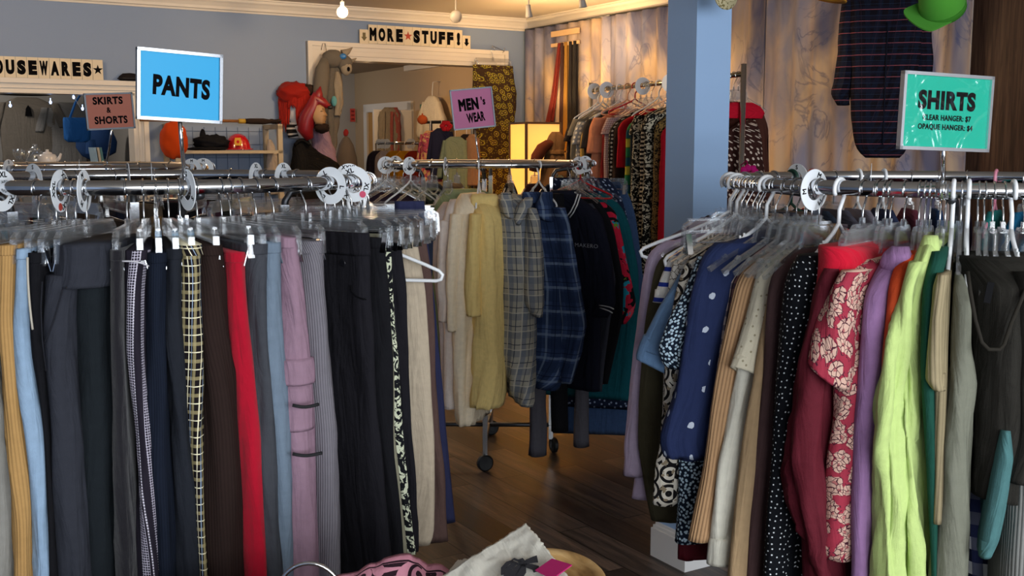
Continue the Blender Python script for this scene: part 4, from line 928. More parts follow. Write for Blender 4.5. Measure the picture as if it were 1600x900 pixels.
mtop('shirt', 'pale yellow turtleneck shirt', 'shirt', [Ff('body', YEL, [(312, 736, 776, .10), (324, 733, 782, .03), (345, 731, 789), (400, 730, 790), (500, 732, 791), (580, 730, 792), (636, 728, 786), (641, 730, 784)], L=.42, amp=.024, fs=26),
    Ff('collar', YEL, [(303, 737, 776, .12), (308, 734, 779, .10), (318, 735, 778, .10), (323, 737, 777, .10)], L=.16, out=.03, nr=12, amp=.003, hollow=.004),
    Ff('sleeve', YEL, [(335, 732, 752), (400, 726, 752), (450, 721, 752), (485, 724, 752), (496, 726, 752)], L=.12, out=.03, amp=.01)], -93, 'white', 'pale yellow turtleneck')
GPL = plaid('#aaa598', [(0, .075, .03, '#5f6c82', .6), (1, .085, .03, '#66707e', .55), (0, .075, .004, '#39424f', .9, .02), (1, .085, .004, '#3a434f', .9, .03), (0, .075, .006, '#cfc8b4', .7, .05), (1, .085, .005, '#d0c9b8', .6, .055)])
o, th = mtop('shirt', 'grey, tan and blue plaid short-sleeved shirt', 'shirt', [Ff('body', GPL, [(306, 790, 828, .10), (320, 781, 838, .04), (345, 779, 846), (450, 781, 850), (560, 786, 848), (625, 806, 842), (637, 812, 838)], L=.42, amp=.012, fs=20),
    Ff('sleeve', GPL, [(326, 828, 840), (345, 827, 847), (400, 825, 854), (450, 823, 857), (478, 825, 858), (497, 838, 852)], L=.12, out=.04, amp=.01),
    Ff('collar', GPL, [(301, 784, 800, .03), (316, 783, 803, .0), (338, 788, 806, -.005), (342, 796, 806, -.005)], L=.06, out=.008, nr=12, amp=.002, hollow=.006),
    Ff('collar', GPL, [(309, 822, 834, .03), (322, 809, 835, .0), (345, 804, 820, -.005), (352, 808, 814, -.005)], L=.06, out=.014, nr=12, amp=.002, hollow=.006)], -77, 'clear', 'grey plaid shirt')
BPL = plaid('#35456a', [(0, .10, .05, '#22304e', .7), (1, .11, .05, '#24324f', .65), (0, .10, .012, '#8fa3bd', .45, .03), (1, .11, .012, '#90a3bc', .4, .05), (0, .10, .003, '#141b30', .9, .07), (1, .11, .003, '#141b30', .9, .02)], '#465a82')
o, th = mtop('shirt', 'blue plaid flannel shirt with a pointed collar', 'shirt', [Ff('body', BPL, [(307, 836, 872, .10), (322, 838, 884, .04), (345, 842, 896), (400, 846, 904), (450, 848, 908), (560, 848, 905), (600, 850, 892), (611, 853, 880)], L=.42, amp=.014, fs=18),
    Ff('sleeve', BPL, [(325, 872, 890), (350, 876, 899), (400, 880, 908), (450, 886, 916), (510, 892, 925), (550, 888, 916), (600, 880, 902)], L=.12, out=.04, amp=.014, fs=20),
    Ff('collar', BPL, [(300, 820, 846, .06), (310, 818, 852, .04), (318, 824, 850, .04)], L=.08, out=.01, nr=10, amp=.002, hollow=.005),
    Ff('collar', BPL, [(300, 850, 866, .03), (320, 842, 868, .0), (342, 845, 869, .0), (347, 858, 868, .0)], L=.06, out=.022, nr=12, amp=.002, hollow=.006)], -62, 'white', 'blue plaid flannel shirt')
NVY = solid('#1a1c2a', .9)
o, th = mtop('polo_shirt', 'navy polo shirt with white striped collar trim', 'polo shirt', [S('body', NVY, [(303, 897), (314, 914), (326, 930), (345, 938), (400, 943), (500, 938), (560, 937), (612, 935)], t=.07, amp=.008),
    S('sleeve', NVY, [(326, 930), (340, 940), (380, 949), (430, 957), (476, 961), (496, 950)], t=.085, L=.15, amp=.008, side=-.01),
    S('collar', NVY, [(298, 897), (310, 900), (325, 897), (337, 890)], t=.075, L=.13, nr=12, amp=.002, hollow=.005)], -41, 'clear', 'navy polo shirt', hyaw=0)
def face_strip(pts, th, ro, off, rack, w, mat, name, o, label=None):
    bm = bmesh.new(); tube(bm, [onface(x, y, th, ro, off, rack)[0] for x, y in pts], w, 6); return part(name, bm, mat, o, smooth=True, label=label)
WTR = solid('#d5d7da')
face_strip([(903, 303), (898, 318), (892, 330), (886, 338)], -41, .765, .045, MENS, .0032, WTR, 'collar_stripe', o, 'white collar stripe')
face_strip([(907, 304), (902, 320), (896, 332), (890, 340)], -41, .765, .046, MENS, .0032, WTR, 'collar_stripe', o, 'white collar stripe')
face_strip([(936, 477), (944, 478), (953, 480), (959, 483)], -41, .765, .062, MENS, .0028, WTR, 'cuff_stripe', o, 'white cuff stripe')
face_strip([(937, 481), (944, 483), (952, 486), (957, 489)], -41, .765, .062, MENS, .0028, WTR, 'cuff_stripe', o, 'white cuff stripe')
p, m = onface(916, 384, -41, .765, .046, MENS); rr_ = Vector((0, 0, 1)).cross(m).normalized()
rr_ = rr_ if rr_.x > 0 else -rr_
bm = text_bm('MAKERO', .026, .0, .0006, 1.25); place_bm(bm, p, rr_, Vector((0, 0, 1)), m); part('chest_lettering', bm, solid('#9a9ca6'), o)
mtop('shirt', 'charcoal grey shirt just behind the navy polo shirt', 'shirt', [S('body', solid('#3a3c46'), [(318, 925), (340, 941), (380, 951), (440, 962), (452, 960), (560, 945), (612, 940)], t=.03)], -35, 'clear', 'charcoal grey shirt')
mtop('shirt', 'plain black shirt next to the red tropical shirt', 'shirt', [S('body', BLACK1, [(312, 934), (330, 948), (360, 960), (440, 974), (500, 972), (600, 950)], t=.03)], -31, 'red', 'plain black shirt')
TRO = patches('#c01f3c', [('#1f8fa8', .60), ('#141318', .585), ('#d94a5c', .62), ('#5f8a2c', .68)], 9, 1.2, 2.0)
mtop('shirt', 'red and black tropical print shirt', 'shirt', [S('body', TRO, [(316, 945), (330, 958), (360, 966), (430, 978), (480, 975), (540, 962), (600, 946)], t=.035), S('sleeve', TRO, [(316, 945), (330, 962), (380, 975), (430, 984), (470, 993), (490, 990), (506, 978)], t=.05, L=.14)], -26, 'clear', 'red tropical shirt')
TEA = solid('#12525c', .85)
mtop('shirt', 'teal long shirt toward the right end of the middle rack', 'shirt', [S('body', TEA, [(302, 946), (315, 966), (330, 976), (360, 986), (420, 996), (480, 998), (560, 990), (625, 984)], t=.05, amp=.008, rin=.2)], -17, 'clear', 'teal long shirt')
JEA = solid('#33486a', .9, .1, .25)
mtop('jeans', 'blue denim jeans clipped at the right end of the middle rack', 'jeans', [S('legs', JEA, [(284, 968), (300, 982), (340, 994), (400, 1002), (450, 1006), (560, 1004), (680, 1002)], t=.03)], -6, 'clip', 'blue jeans on the middle rack')
mtop('trousers', 'navy printed trousers clipped beside the jeans', 'trousers', [S('legs', dots('#1a2238', '#8f9bb4', 40, .2, .8), [(278, 950), (300, 968), (340, 980), (400, 990), (520, 992), (640, 990)], t=.03)], -12, 'clip', 'navy printed trousers')
GP = solid('#55535a')
for a, z, l in ((-100 + 38, .12, 'dark grey trousers reaching low under the plaid shirts'), (-26, .10, 'dark grey trousers reaching low under the navy polo shirt'), (-48, .22, 'black jeans low under the flannel shirt')):
    rgarment('trousers', l, 'trousers', 'dark trousers under the middle rack', MENS, a, GP if 'grey' in l else BLACK1, [(1.38, .16, .03), (.9, .14, .04), (z, .13, .045)], ro=.70, amp=.008)
mc = ['#1b1b20', '#3c3330', '#222a3c', '#4a2a2a', '#15161a', '#2c2c34', '#6b5a48', '#20242e', '#33403a', '#1c1a20', '#3a2c3a']
for i, a in enumerate((14, 30, 46, 62, 78, 94, 110, 126, 142, 158, 174)):
    rgarment('shirt', 'dark shirt on the far side of the middle rack', 'shirt', 'far-side shirts on the middle rack', MENS, a, solid(mc[i]), [(1.40, .14, .012), (1.33, .02, .02), (1.1, 0, .024), (.75, .0, .026)], ro=.75)
    hanger('clear', MENS, a, 'clear plastic hanger on the far side of the middle rail', group='far-side hangers on the middle rail')
for a in (-172, -166, -160, -153, -147):
    hanger('clear', MENS, a, 'clear plastic hanger at the left end of the middle rail', group='hangers at the left end of the middle rail')
for a, w in ((-156, 'white tube hanger at the left end of the middle rail, near the size dividers'), (-132, 'white tube hanger above the pale shirts on the middle rail')): hanger_at('white', tuple(MENS.at(a, .535) + Vector((0, 0, MENS.z - .0019))), R(a), w)

# ------------------------------------------------------------------ size dividers
def disc_px(rack, px, letters, label, front=True, **k):
    th = rack.theta(px, rack.r, -180, 0) if front else rack.theta(px, rack.r, 0, 180)
    return size_disc(rack, th, letters, label, **k)
disc_px(PANTS, 2, 'XXL', 'white size divider cut by the left edge on the trousers rail', group=None)
disc_px(PANTS, 94, 'XXL', 'white XXL size divider with a red sticker', dot='#a8392c', tilt=38, group=None)
disc_px(PANTS, 131, 'M', 'white M size divider left of the trousers sign stem', tilt=-20, group=None)
disc_px(PANTS, 292, 'S', 'white size divider seen almost edge-on at the trousers sign stem', yaw=14, group=None)
disc_px(PANTS, 516, 'L', 'white L size divider at the right end of the trousers rail', tilt=-25, group=None)
disc_px(PANTS, 553, 'XL', 'white XL size divider with a pink sticker', dot='#d0526e', tilt=-18, group=None)
disc_px(PANTS, 545, 'XXXL', 'white XXXL size divider behind the XL one with the pink sticker', False, group=None)
disc_px(PANTS, 52, 'S', 'white S size divider at the far left of the trousers rail', False, group=None)
for px, l in ((200, 'second size divider from the left on the far trousers rail'), (237, 'size divider seen edge-on, just left of the trousers sign stem'), (400, 'white size divider left of the dark cape on the far trousers rail'), (443, 'white size divider under the dark cape on the far trousers rail')):
    disc_px(PANTS, px, 'XL', l, False, group=None)
disc_px(SKIRTS, 14, 'S', 'white size divider at the left end of the skirts rail', True, group=None)
disc_px(SKIRTS, 124, 'L', 'white size divider left of the skirts sign stem', True, group=None)
disc_px(SKIRTS, 300, 'M', 'front one of two size dividers at the right end of the skirts rail', True, group=None)
disc_px(SKIRTS, 318, 'M', 'rear one of two size dividers at the right end of the skirts rail', True, group=None)
disc_px(MENS, 603, 'L', 'leftmost white size divider on the middle rail', True, group=None)
disc_px(MENS, 618, 'M', 'second white size divider from the left on the middle rail', False, group=None)
disc_px(MENS, 640, 'M', 'third white size divider from the left on the middle rail', True, group=None)
disc_px(MENS, 696, 'S', 'size divider seen edge-on, left of the pink sign stem', True, yaw=12, group=None)
disc_px(MENS, 905, 'S', 'front white size divider at the right end of the middle rail', True, group=None)
disc_px(MENS, 914, 'M', 'rear white size divider at the right end of the middle rail', False, group=None)
disc_px(SHIRTS, 1245, 'S', 'white S size divider on the far shirts rail', False, group=None)
disc_px(SHIRTS, 1272, 'M', 'large white M size divider at the front left of the shirts rail', tilt=25, group=None)
disc_px(SHIRTS, 1361, 'L', 'thin white size divider seen edge-on on the far shirts rail', False, yaw=-22, group=None)

# ------------------------------------------------------------------ signs
def papermat(n, c, rough=.35): q = NB(n, rough, 0, .4); q.color(c); return q.m
stem_sign('rail_sign', 'bright blue PANTS sign on a chrome stem', (213, 73), (347, 86), (217, 186), 2.17, 2.27, 287, PANTS, PANTS.theta(289, .535), papermat('blue_card', '#16a2da', .45), [('PANTS', .67, .29, .02, -.01, .05, -2)])
stem_sign('rail_sign', 'salmon SKIRTS & SHORTS sign on a thin stem', (130, 146), (206, 144), (133, 204), 4.02, 4.12, 168, SKIRTS, SKIRTS.theta(168, .535), papermat('salmon_card', '#a8604c', .6), [('SKIRTS', .62, .21, -.02, .29, .045, 0), ('&', .09, .15, -.02, .03, .03, 0), ('SHORTS', .68, .21, .01, -.24, .045, 0)], frame=DARKSTEEL)
stem_sign('rail_sign', "pink MEN's WEAR sign tilted on a chrome stem", (702, 141), (768, 135), (711, 204), 5.03, 5.08, 745, MENS, MENS.theta(748, .535), papermat('pink_card', '#bd6a92', .6), [("MEN", .47, .30, -.09, .11, .065, 2), ("'s", .10, .21, .26, .17, .04, 2), ('WEAR', .43, .24, .05, -.22, .05, 4)], frame=DARKSTEEL)
def cover_mat():
    m = clear('sign_cover_plastic', '#ffffff', .03, .12, .02, .12); t = m.node_tree
    tc = t.nodes.new('ShaderNodeTexCoord'); nz = t.nodes.new('ShaderNodeTexNoise'); nz.inputs['Scale'].default_value = 13; nz.inputs['Detail'].default_value = 2; nz.inputs['Distortion'].default_value = 1.5
    b = t.nodes.new('ShaderNodeBump'); b.inputs['Strength'].default_value = .5; b.inputs['Distance'].default_value = .02
    t.links.new(tc.outputs['Object'], nz.inputs[0]); t.links.new(nz.outputs[0], b.inputs['Height'])
    for n in t.nodes:
        if n.type == 'BSDF_GLOSSY': t.links.new(b.outputs[0], n.inputs['Normal'])
    return m
stem_sign('rail_sign', 'green SHIRTS sign with hanger prices under plastic', (1411, 110), (1551, 120), (1406, 233), 2.02, 2.10, 1475, SHIRTS, SHIRTS.theta(1473, .535), papermat('green_card', '#18a78d', .3), [('SHIRTS', .64, .25, .0, .15, .055, 0), ('CLEAR HANGER: $7', .54, .085, .01, -.08, .03, 0), ('OPAQUE HANGER: $4', .61, .085, .0, -.20, .03, 0)], frame=plain('satin_chrome', '#d8dade', .32, 1), cover=cover_mat())
# ------------------------------------------------------------------ things on and near the back wall
ZU = Vector((0, 0, 1)); NB_ = -E2      # NB_: from the back wall towards the shop
def flat(bm, o, r, rows, amp=.006, seed=None, slant=0.0, hollow=.02, nr=30, crease=.5, fs=16):
    """a garment hung flat: rows (drop, left, right, thickness) below the point o, width along r"""
    SEED[0] += 1.9; out = []
    for (d, xl, xr, t) in resample(rows, nr):
        E = o + r * xl; out.append((Vector((E.x, E.y, 0)), o.z - d, r, max(.02, xr - xl), t / 2, 1.0))
    loft(bm, out, SEED[0], amp, fs=fs, slant_u=slant, hollow=hollow, crease=crease)
def letter_tiles(name, label, s, a0, a1, z0, z1, low=None, colors=None):
    n = len(s); w = (a1 - a0) / n; c = Wl((a0 + a1) / 2, -.05, z0)
    root = thing(name, label, 'sign', tuple(c)); card = plain('cream_tile_card', '#d8cbb0', .6); edge = .0012
    for i, ch in enumerate(s):
        zz0, zz1 = (z0 - .005, z0 + (z1 - z0) * .72) if (low and i in low) else (z0, z1)
        x0, x1 = a0 + i * w + edge, a0 + (i + 1) * w - edge; bm = bmesh.new(); wbox(bm, x0, x1, -.056, -.050, zz0, zz1); t = part('letter_tile', bm, card, root)
        o = Wl((x0 + x1) / 2, -.0565, (zz0 + zz1) / 2); W_, H_ = (x1 - x0), (zz1 - zz0)
        col = INK if not colors or i not in colors else colors[i]
        bm = bmesh.new()
        if ch == '*':
            pts = [(math.sin(math.pi * k / 5) * (.46 if k % 2 == 0 else .18) * W_ * 1.15, math.cos(math.pi * k / 5) * (.46 if k % 2 == 0 else .18) * W_ * 1.15) for k in range(10)]
            prism(bm, pts, o, E1, ZU, NB_, .001)
        elif ch == 'v':
            k = W_ * .34; prism(bm, [(0, -H_ * .30), (k, -H_ * .02), (k * .5, -H_ * .02), (k * .5, H_ * .28), (-k * .5, H_ * .28), (-k * .5, -H_ * .02), (-k, -H_ * .02)], o, E1, ZU, NB_, .001)
        else:
            bm.free(); bm = text_bm(ch, .1, .08, .0005); xs = [v.co.x for v in bm.verts]; ys = [v.co.y for v in bm.verts]
            bmesh.ops.translate(bm, vec=(-(min(xs) + max(xs)) / 2, -(min(ys) + max(ys)) / 2, 0), verts=bm.verts)
            bmesh.ops.scale(bm, vec=(min(W_ * .80 / (max(xs) - min(xs)), 1.1 if ch in '!I' else 9), H_ * .70 / (max(ys) - min(ys)), 1), verts=bm.verts)
            place_bm(bm, o + NB_ * .0006, E1, ZU, NB_)
        q = part('tile_symbol' if ch in '*v' else 'tile_letter', bm, col, root); q.parent = t
        q.location = -Vector((0, 0, 0))
    return root
letter_tiles('letter_sign', 'HOUSEWARES sign of letter tiles with a star, on the opening casing', 'HOUSEWARES*', -4.353, -3.575, HT + .085, HT + .225)
letter_tiles('letter_sign', 'MORE STUFF! sign of letter tiles above the wide doorway', 'vMORE*STUFF!v', -1.62, -.615, DH + .122, DH + .27, low=(0, 12), colors={5: plain('red_star', '#a8402c', .7), 0: plain('olive_arrow', '#6a6040', .7)})

def clone_mat(c, **k): return solid(c, **k)
# patterned hat on the housewares casing
c = PW(203, 117, -.03); r = thing('patterned_hat', 'dark patterned hat lying on the housewares casing', 'hat', tuple(Vector((c.x, c.y, HT + .085))))
bm = bmesh.new(); M = Matrix.Translation(Vector((c.x, c.y, HT + .088))) @ Matrix.Rotation(ROOM, 4, 'Z')
lathe(bm, [(0, .0), (.07, 0), (.085, .012), (.075, .03), (.05, .05), (.0, .055)], 24, M @ Matrix.Diagonal((1.0, .6, 1, 1))); part('crown', bm, patches('#1d1a1c', [('#a89a84', .56)], 30, 1), r, smooth=True)
bm = bmesh.new(); tube(bm, [M @ Vector((.086 * math.cos(k * math.pi / 10), .052 * math.sin(k * math.pi / 10), .014)) for k in range(20)], .004, 6, closed=True); part('brim', bm, BLACKP, r, smooth=True)

# shelf unit with hats against the back wall
sa, sb = -3.17, -2.38; SD = .36
SHW = plain('cream_shelf_paint', '#a89c86', .6)
r = thing('shelf_unit', 'cream open shelf unit against the blue wall', 'shelf', tuple(Wl((sa + sb) / 2, -SD / 2, 0)))
for nm, a0, a1, b0, b1, z0, z1 in [('post', sa, sa + .035, -SD, -SD + .035, 0, 1.76), ('post', sb - .035, sb, -SD, -SD + .035, 0, 1.76), ('post', sa, sa + .035, -.04, -.005, 0, 1.76), ('post', sb - .035, sb, -.04, -.005, 0, 1.76)] + \
        [('shelf', sa, sb, -SD, -.005, z, z + .022) for z in (.12, .62, 1.12, 1.555)] + [('top_rail', sa, sa + .035, -SD, -.005, 1.735, 1.77), ('top_rail', sb - .035, sb, -SD, -.005, 1.735, 1.77)]:
    bm = bmesh.new(); wbox(bm, a0, a1, b0, b1, z0, z1); part(nm, bm, SHW, r, bevel=.003)
bm = bmesh.new()
for i in range(9): tube(bm, [Wl(sa + .05 + i * .085, -.003, .3), Wl(sa + .05 + i * .085, -.003, 1.75)], .0022, 5)
for i in range(15): tube(bm, [Wl(sa + .04, -.003, .32 + i * .1), Wl(sb - .04, -.003, .32 + i * .1)], .0022, 5)
part('back_grid', bm, plain('blue_grey_wire', '#5d6f8c', .6), r, smooth=True)
SH = 1.578
ORG = solid('#b33c0b', .9, .1)
c = PW(275, 222, -.30); bm = bmesh.new(); blob(bm, (c.x, c.y - .05, 1.65), .098, .06, .135, .12, 2.2, 30, 22, seed=2)
tag(part('orange_hat', bm, ORG, None, smooth=True), 'puffy orange hat at the left end of the shelf', 'hat')
bpy.data.objects['orange_hat'].data.transform(Matrix.Translation((0, 0, 0)))
c = PW(331, 222, -.22)
r = thing('black_hat', 'floppy black hat with a pointed tip on the shelf', 'hat', (c.x, c.y, SH))
bm = bmesh.new(); blob(bm, (c.x, c.y, SH + .055), .13, .10, .055, .35, 3.5, 26, 14, seed=8); part('crown', bm, BLACK1, r, smooth=True)
bm = bmesh.new(); blob(bm, (c.x - .065, c.y, SH + .10), .022, .02, .055, .1, 2); part('pointed_tip', bm, BLACK1, r, smooth=True)
bm = bmesh.new(); blob(bm, (c.x - .02, c.y - .06, SH + .012), .15, .06, .014, .2, 4); part('brim', bm, BLACK1, r, smooth=True)
c = PW(372, 228, -.24); r = thing('toy_fire_helmet', 'shiny red toy fire helmet with a yellow badge on the shelf', 'helmet', (c.x, c.y, SH))
bm = bmesh.new(); lathe(bm, [(.092, 0), (.088, .03), (.078, .065), (.055, .098), (.025, .114), (0, .117)], 28, Matrix.Translation((c.x, c.y, SH + .006))); part('shell', bm, plain('red_gloss', '#b3101c', .2, 0, .6, .5), r, smooth=True)
bm = bmesh.new(); lathe(bm, [(.09, 0), (.108, -.002), (.110, .004), (.09, .01)], 28, Matrix.Translation((c.x, c.y, SH + .006)), close=True); part('brim', bm, plain('red_gloss', '#b3101c', .2, 0, .6, .5), r, smooth=True)
d = Vector((c.x, c.y, 0)).normalized(); rr = Vector((d.y, -d.x, 0)); uu = (ZU * .9 + d * .42).normalized()
bm = bmesh.new(); prism(bm, [(-.022, -.03), (.022, -.03), (.026, 0), (.02, .032), (-.02, .032), (-.026, 0)], Vector((c.x, c.y, SH + .062)) - d * .091, rr, uu, -d, .012); part('badge', bm, plain('badge_yellow', '#c8962c', .5), r)
bm = bmesh.new(); prism(bm, [(.011 * math.cos(k * math.pi / 4), .013 * math.sin(k * math.pi / 4)) for k in range(8)], Vector((c.x, c.y, SH + .062)) - d * .1035, rr, uu, -d, .0015); part('badge_emblem', bm, plain('red_gloss', '#b3101c', .2, 0, .6, .5), r)
# broom lying on top of the shelf unit
p0, p1 = PW(218, 187, -.30), PW(432, 191, -.30); zb = 1.79
p0.z = p1.z = zb; bl = lambda t: lerp(p0, p1, t)
r = thing('broom', 'wooden broom with a yellow band lying across the shelf top', 'broom', tuple(bl(.5)))
bm = bmesh.new(); tube(bm, [bl(0), bl(.72)], .011, 10); part('handle', bm, plain('broom_wood', '#7a5230', .6), r, smooth=True)
bm = bmesh.new(); tube(bm, [bl(.71), bl(.765)], .017, 12); part('band', bm, plain('broom_yellow', '#b08f2a', .5), r, smooth=True)
bm = bmesh.new(); tube(bm, [bl(.76), bl(.80), bl(.90), bl(1.0)], [.018, .021, .022, .008], 12); blob(bm, bl(.985), .05, .03, .016, .8, 7, seed=3); part('bristles', bm, solid('#2a201c'), r, smooth=True)

# costume corner left of the doorway
HAIR = solid('#8a1910', .7, .1, .4)
c = PW(463, 150, -.12); r = thing('red_wig', 'bright red wig with hanging strands on a white stand', 'wig', (c.x, c.y, c.z - .25))
bm = bmesh.new(); blob(bm, (c.x - .02, c.y, c.z + .02), .125, .09, .085, .25, 4, 28, 18, seed=4)
part('hair_cap', bm, HAIR, r, smooth=True)
random.seed(3); bm = bmesh.new()
for i in range(34):
    t = i / 33; x = lerp(-.125, .15, t); L = (.24 if t < .25 else .07 if t < .5 else .22) * random.uniform(.7, 1.1)
    b0 = Vector((c.x + x, c.y - .05 * math.sin(math.pi * t), c.z)); tube(bm, [b0 + Vector((random.uniform(-.01, .01), -.01 * k, -L * k / 4 - .006 * k)) for k in range(5)], [.013, .014, .012, .008, .003], 6)
part('hair_strands', bm, HAIR, r, smooth=True)
bm = bmesh.new(); blob(bm, (c.x - .02, c.y + .01, c.z - .12), .06, .05, .09); tube(bm, [(c.x - .02, c.y + .01, c.z - .2), (c.x - .02, c.y + .01, c.z - .32)], .05, 14); part('stand', bm, plain('foam_white', '#c9c8cc', .8), r, smooth=True)
bm = bmesh.new(); a_, b_ = PW(464, 134, -.14), PW(475, 176, -.14); tube(bm, [a_, b_], .010, 8)
r = tag(part('white_wand', bm, plain('wand_white', '#cfcac4', .5), None, smooth=True), 'thin white wand standing between the wig and the red hood', 'wand')
c = PW(482, 141, -.12); bm = bmesh.new(); blob(bm, c, .052, .045, .045, .4, 4, seed=12); tube(bm, [c + Vector((-.02, -.01, -.03)), c + Vector((.0, -.02, -.09))], [.02, .012], 8)
tag(part('fur_hat', bm, solid('#33251f'), None, smooth=True), 'small dark brown fur hat above the red hood', 'hat')
# rubber mask with red pointed hood, seen in profile facing right
c = PW(498, 178, -.34); r = thing('hooded_mask', 'tan rubber mask in profile under a shiny red pointed hood', 'mask', (c.x, c.y, c.z - .15))
REDS = plain('red_satin', '#76101a', .4, 0, .5)
SKN = plain('rubber_tan', '#9c7b58', .6)
bm = bmesh.new()
prof = [(-.045, .075), (.02, .07), (.046, .05), (.05, .03), (.046, .022), (.062, -.004), (.066, -.014), (.05, -.02), (.056, -.030), (.05, -.038), (.054, -.046), (.044, -.056), (.046, -.07), (.03, -.085), (-.02, -.08), (-.05, -.03)]
for sgn in (0,):
    lay = []
    for j, (off, k) in enumerate(((-.055, .55), (-.045, .8), (-.02, .97), (0, 1), (.02, .97), (.045, .8), (.055, .55))):
        lay.append([bm.verts.new(c + Vector((x * (k if x < .03 else lerp(k, 1, 0) ** .6) , off, z * (k ** .5)))) for x, z in prof])
    for A, B in zip(lay[:-1], lay[1:]):
        for k in range(len(prof)): bm.faces.new((A[k], A[(k + 1) % len(prof)], B[(k + 1) % len(prof)], B[k]))
    bm.faces.new(lay[0]); bm.faces.new(lay[-1][::-1])
part('face', bm, SKN, r, smooth=True)
for x, z in ((.028, .018),):
    bm = bmesh.new(); blob(bm, c + Vector((x, -.05, z)), .010, .006, .006); part('eye', bm, INK, r, smooth=True)
bm = bmesh.new(); tube(bm, [c + Vector((.012, -.05, .034)), c + Vector((.03, -.05, .04)), c + Vector((.044, -.045, .034))], .003, 6); part('eyebrow', bm, INK, r, smooth=True)
bm = bmesh.new(); tube(bm, [c + Vector(q) for q in ((.095, 0, .045), (.03, 0, .085), (-.015, 0, .12), (-.03, 0, .06), (-.085, 0, -.03), (-.105, 0, -.12), (-.07, 0, -.19))], [.012, .038, .050, .062, .066, .06, .03], 12)
tube(bm, [c + Vector((-.01, 0, .10)), c + Vector((.006, 0, .16)), c + Vector((.018, 0, .205))], [.05, .028, .004], 10); part('hood', bm, REDS, r, smooth=True)
bm = bmesh.new(); tube(bm, [c + Vector((.075, -.01, .047)), c + Vector((.105, -.01, .05))], .014, 8); part('hood_tip', bm, BLACKP, r, smooth=True)
bm = bmesh.new(); blob(bm, c + Vector((.02, .0, -.105)), .055, .05, .04, .3, 4, seed=6); part('beard', bm, solid('#241a16'), r, smooth=True)
# sash, cape, dress hanging under them
c = PW(462, 206, -.16); r = thing('striped_sash', 'black and white striped sash with long ends below the red wig', 'sash', (c.x, c.y, c.z - .06))
SASH = NB('sash_bands', .8); SASH = cloth_finish(SASH, stripes(SASH, SASH.mix(0., '#1a181a', '#1a181a'), 1, .045, .014, '#b9b4b0'))
bm = bmesh.new(); flat(bm, c + ZU * .055, E1, [(0, -.07, .10, .05), (.05, -.075, .11, .06), (.10, -.06, .11, .05)], slant=-.03); part('wrap', bm, SASH, r, smooth=True)
bm = bmesh.new(); tube(bm, [PW(463, 197, -.2), PW(470, 214, -.2), PW(478, 222, -.2), PW(479, 245, -.2)], .012, 8); part('tie_end', bm, plain('foam_white', '#c9c8cc', .8), r, smooth=True)
c = PW(474, 225, -.22); r = thing('black_cape', 'black hooded cape hanging by the wig, above the trousers rail', 'cape', (c.x, c.y, 1.0))
bm = bmesh.new(); flat(bm, c + ZU * .03, E1, [(0, -.05, .03, .07), (.05, -.085, .06, .10), (.12, -.09, .16, .12), (.16, -.10, .26, .14), (.25, -.12, .30, .15), (.5, -.12, .30, .15)], amp=.015); part('drape', bm, solid('#0f0e10', .7), r, smooth=True)
bm = bmesh.new(); tube(bm, [c + Vector((-.055 + .115 * k / 8, -.055, .04 * math.sin(math.pi * k / 8) - .01)) for k in range(9)], .014, 8); part('hood_rim', bm, solid('#0f0e10', .7), r, smooth=True)
c = PW(498, 200, -.18); r = thing('mauve_dress', 'pale mauve dress hanging beneath the rubber mask', 'dress', (c.x, c.y, 1.1))
bm = bmesh.new(); flat(bm, c + ZU * .03, E1, [(0, -.035, .04, .04), (.05, -.06, .07, .08), (.16, -.06, .10, .09), (.26, -.08, .14, .10), (.55, -.09, .16, .1)], amp=.016); part('drape', bm, solid('#8c7488'), r, smooth=True)
c = PW(423, 228, -.12); r = thing('white_cloth', 'off-white cloth hanging at the right side of the shelf unit', 'cloth', (c.x, c.y, 1.2))
bm = bmesh.new(); flat(bm, c + ZU * .05, E1, [(0, -.02, .0, .03), (.06, -.025, .035, .04), (.2, -.03, .07, .05), (.42, -.03, .09, .05)], amp=.01); part('drape', bm, solid('#b5a89c'), r, smooth=True)
# grey animal costume hung from the door casing
GRY = solid('#625c54', .9, .1); GRL = solid('#8a8070', .9, .1)
c = PW(520, 95, -.16); r = thing('animal_costume', 'grey animal costume with a blue eye and horn hung at the doorway', 'costume', (c.x, c.y, 1.35))
bm = bmesh.new(); blob(bm, PW(520, 92, -.17), .085, .07, .07, .12, 3, 24, 14, seed=1); blob(bm, PW(538, 98, -.20), .062, .05, .058, .1, 3, 22, 12, seed=2); part('head', bm, GRY, r, smooth=True)
bm = bmesh.new(); blob(bm, PW(541, 106, -.215), .045, .04, .058, .1, 3, seed=3); tube(bm, [PW(546, 97, -.2), PW(552, 94, -.2), PW(557, 91, -.2)], [.02, .012, .003], 8); part('muzzle', bm, GRL, r, smooth=True)
bm = bmesh.new(); blob(bm, PW(544.5, 108, -.255), .012, .01, .018); part('nostril', bm, INK, r, smooth=True)
bm = bmesh.new(); blob(bm, PW(536, 88, -.245), .027, .014, .022); part('eye', bm, plain('blue_eye', '#2f6fae', .3), r, smooth=True)
bm = bmesh.new(); tube(bm, [PW(536, 84, -.2), PW(544, 80, -.2), PW(551, 74, -.2)], [.034, .02, .002], 10); part('horn', bm, GRL, r, smooth=True)
bm = bmesh.new(); tube(bm, [PW(508, 92, -.18), PW(504, 108, -.18), PW(502, 130, -.19), PW(500, 150, -.19), PW(503, 172, -.19)], [.03, .055, .06, .058, .03], 12); part('arm', bm, GRY, r, smooth=True)
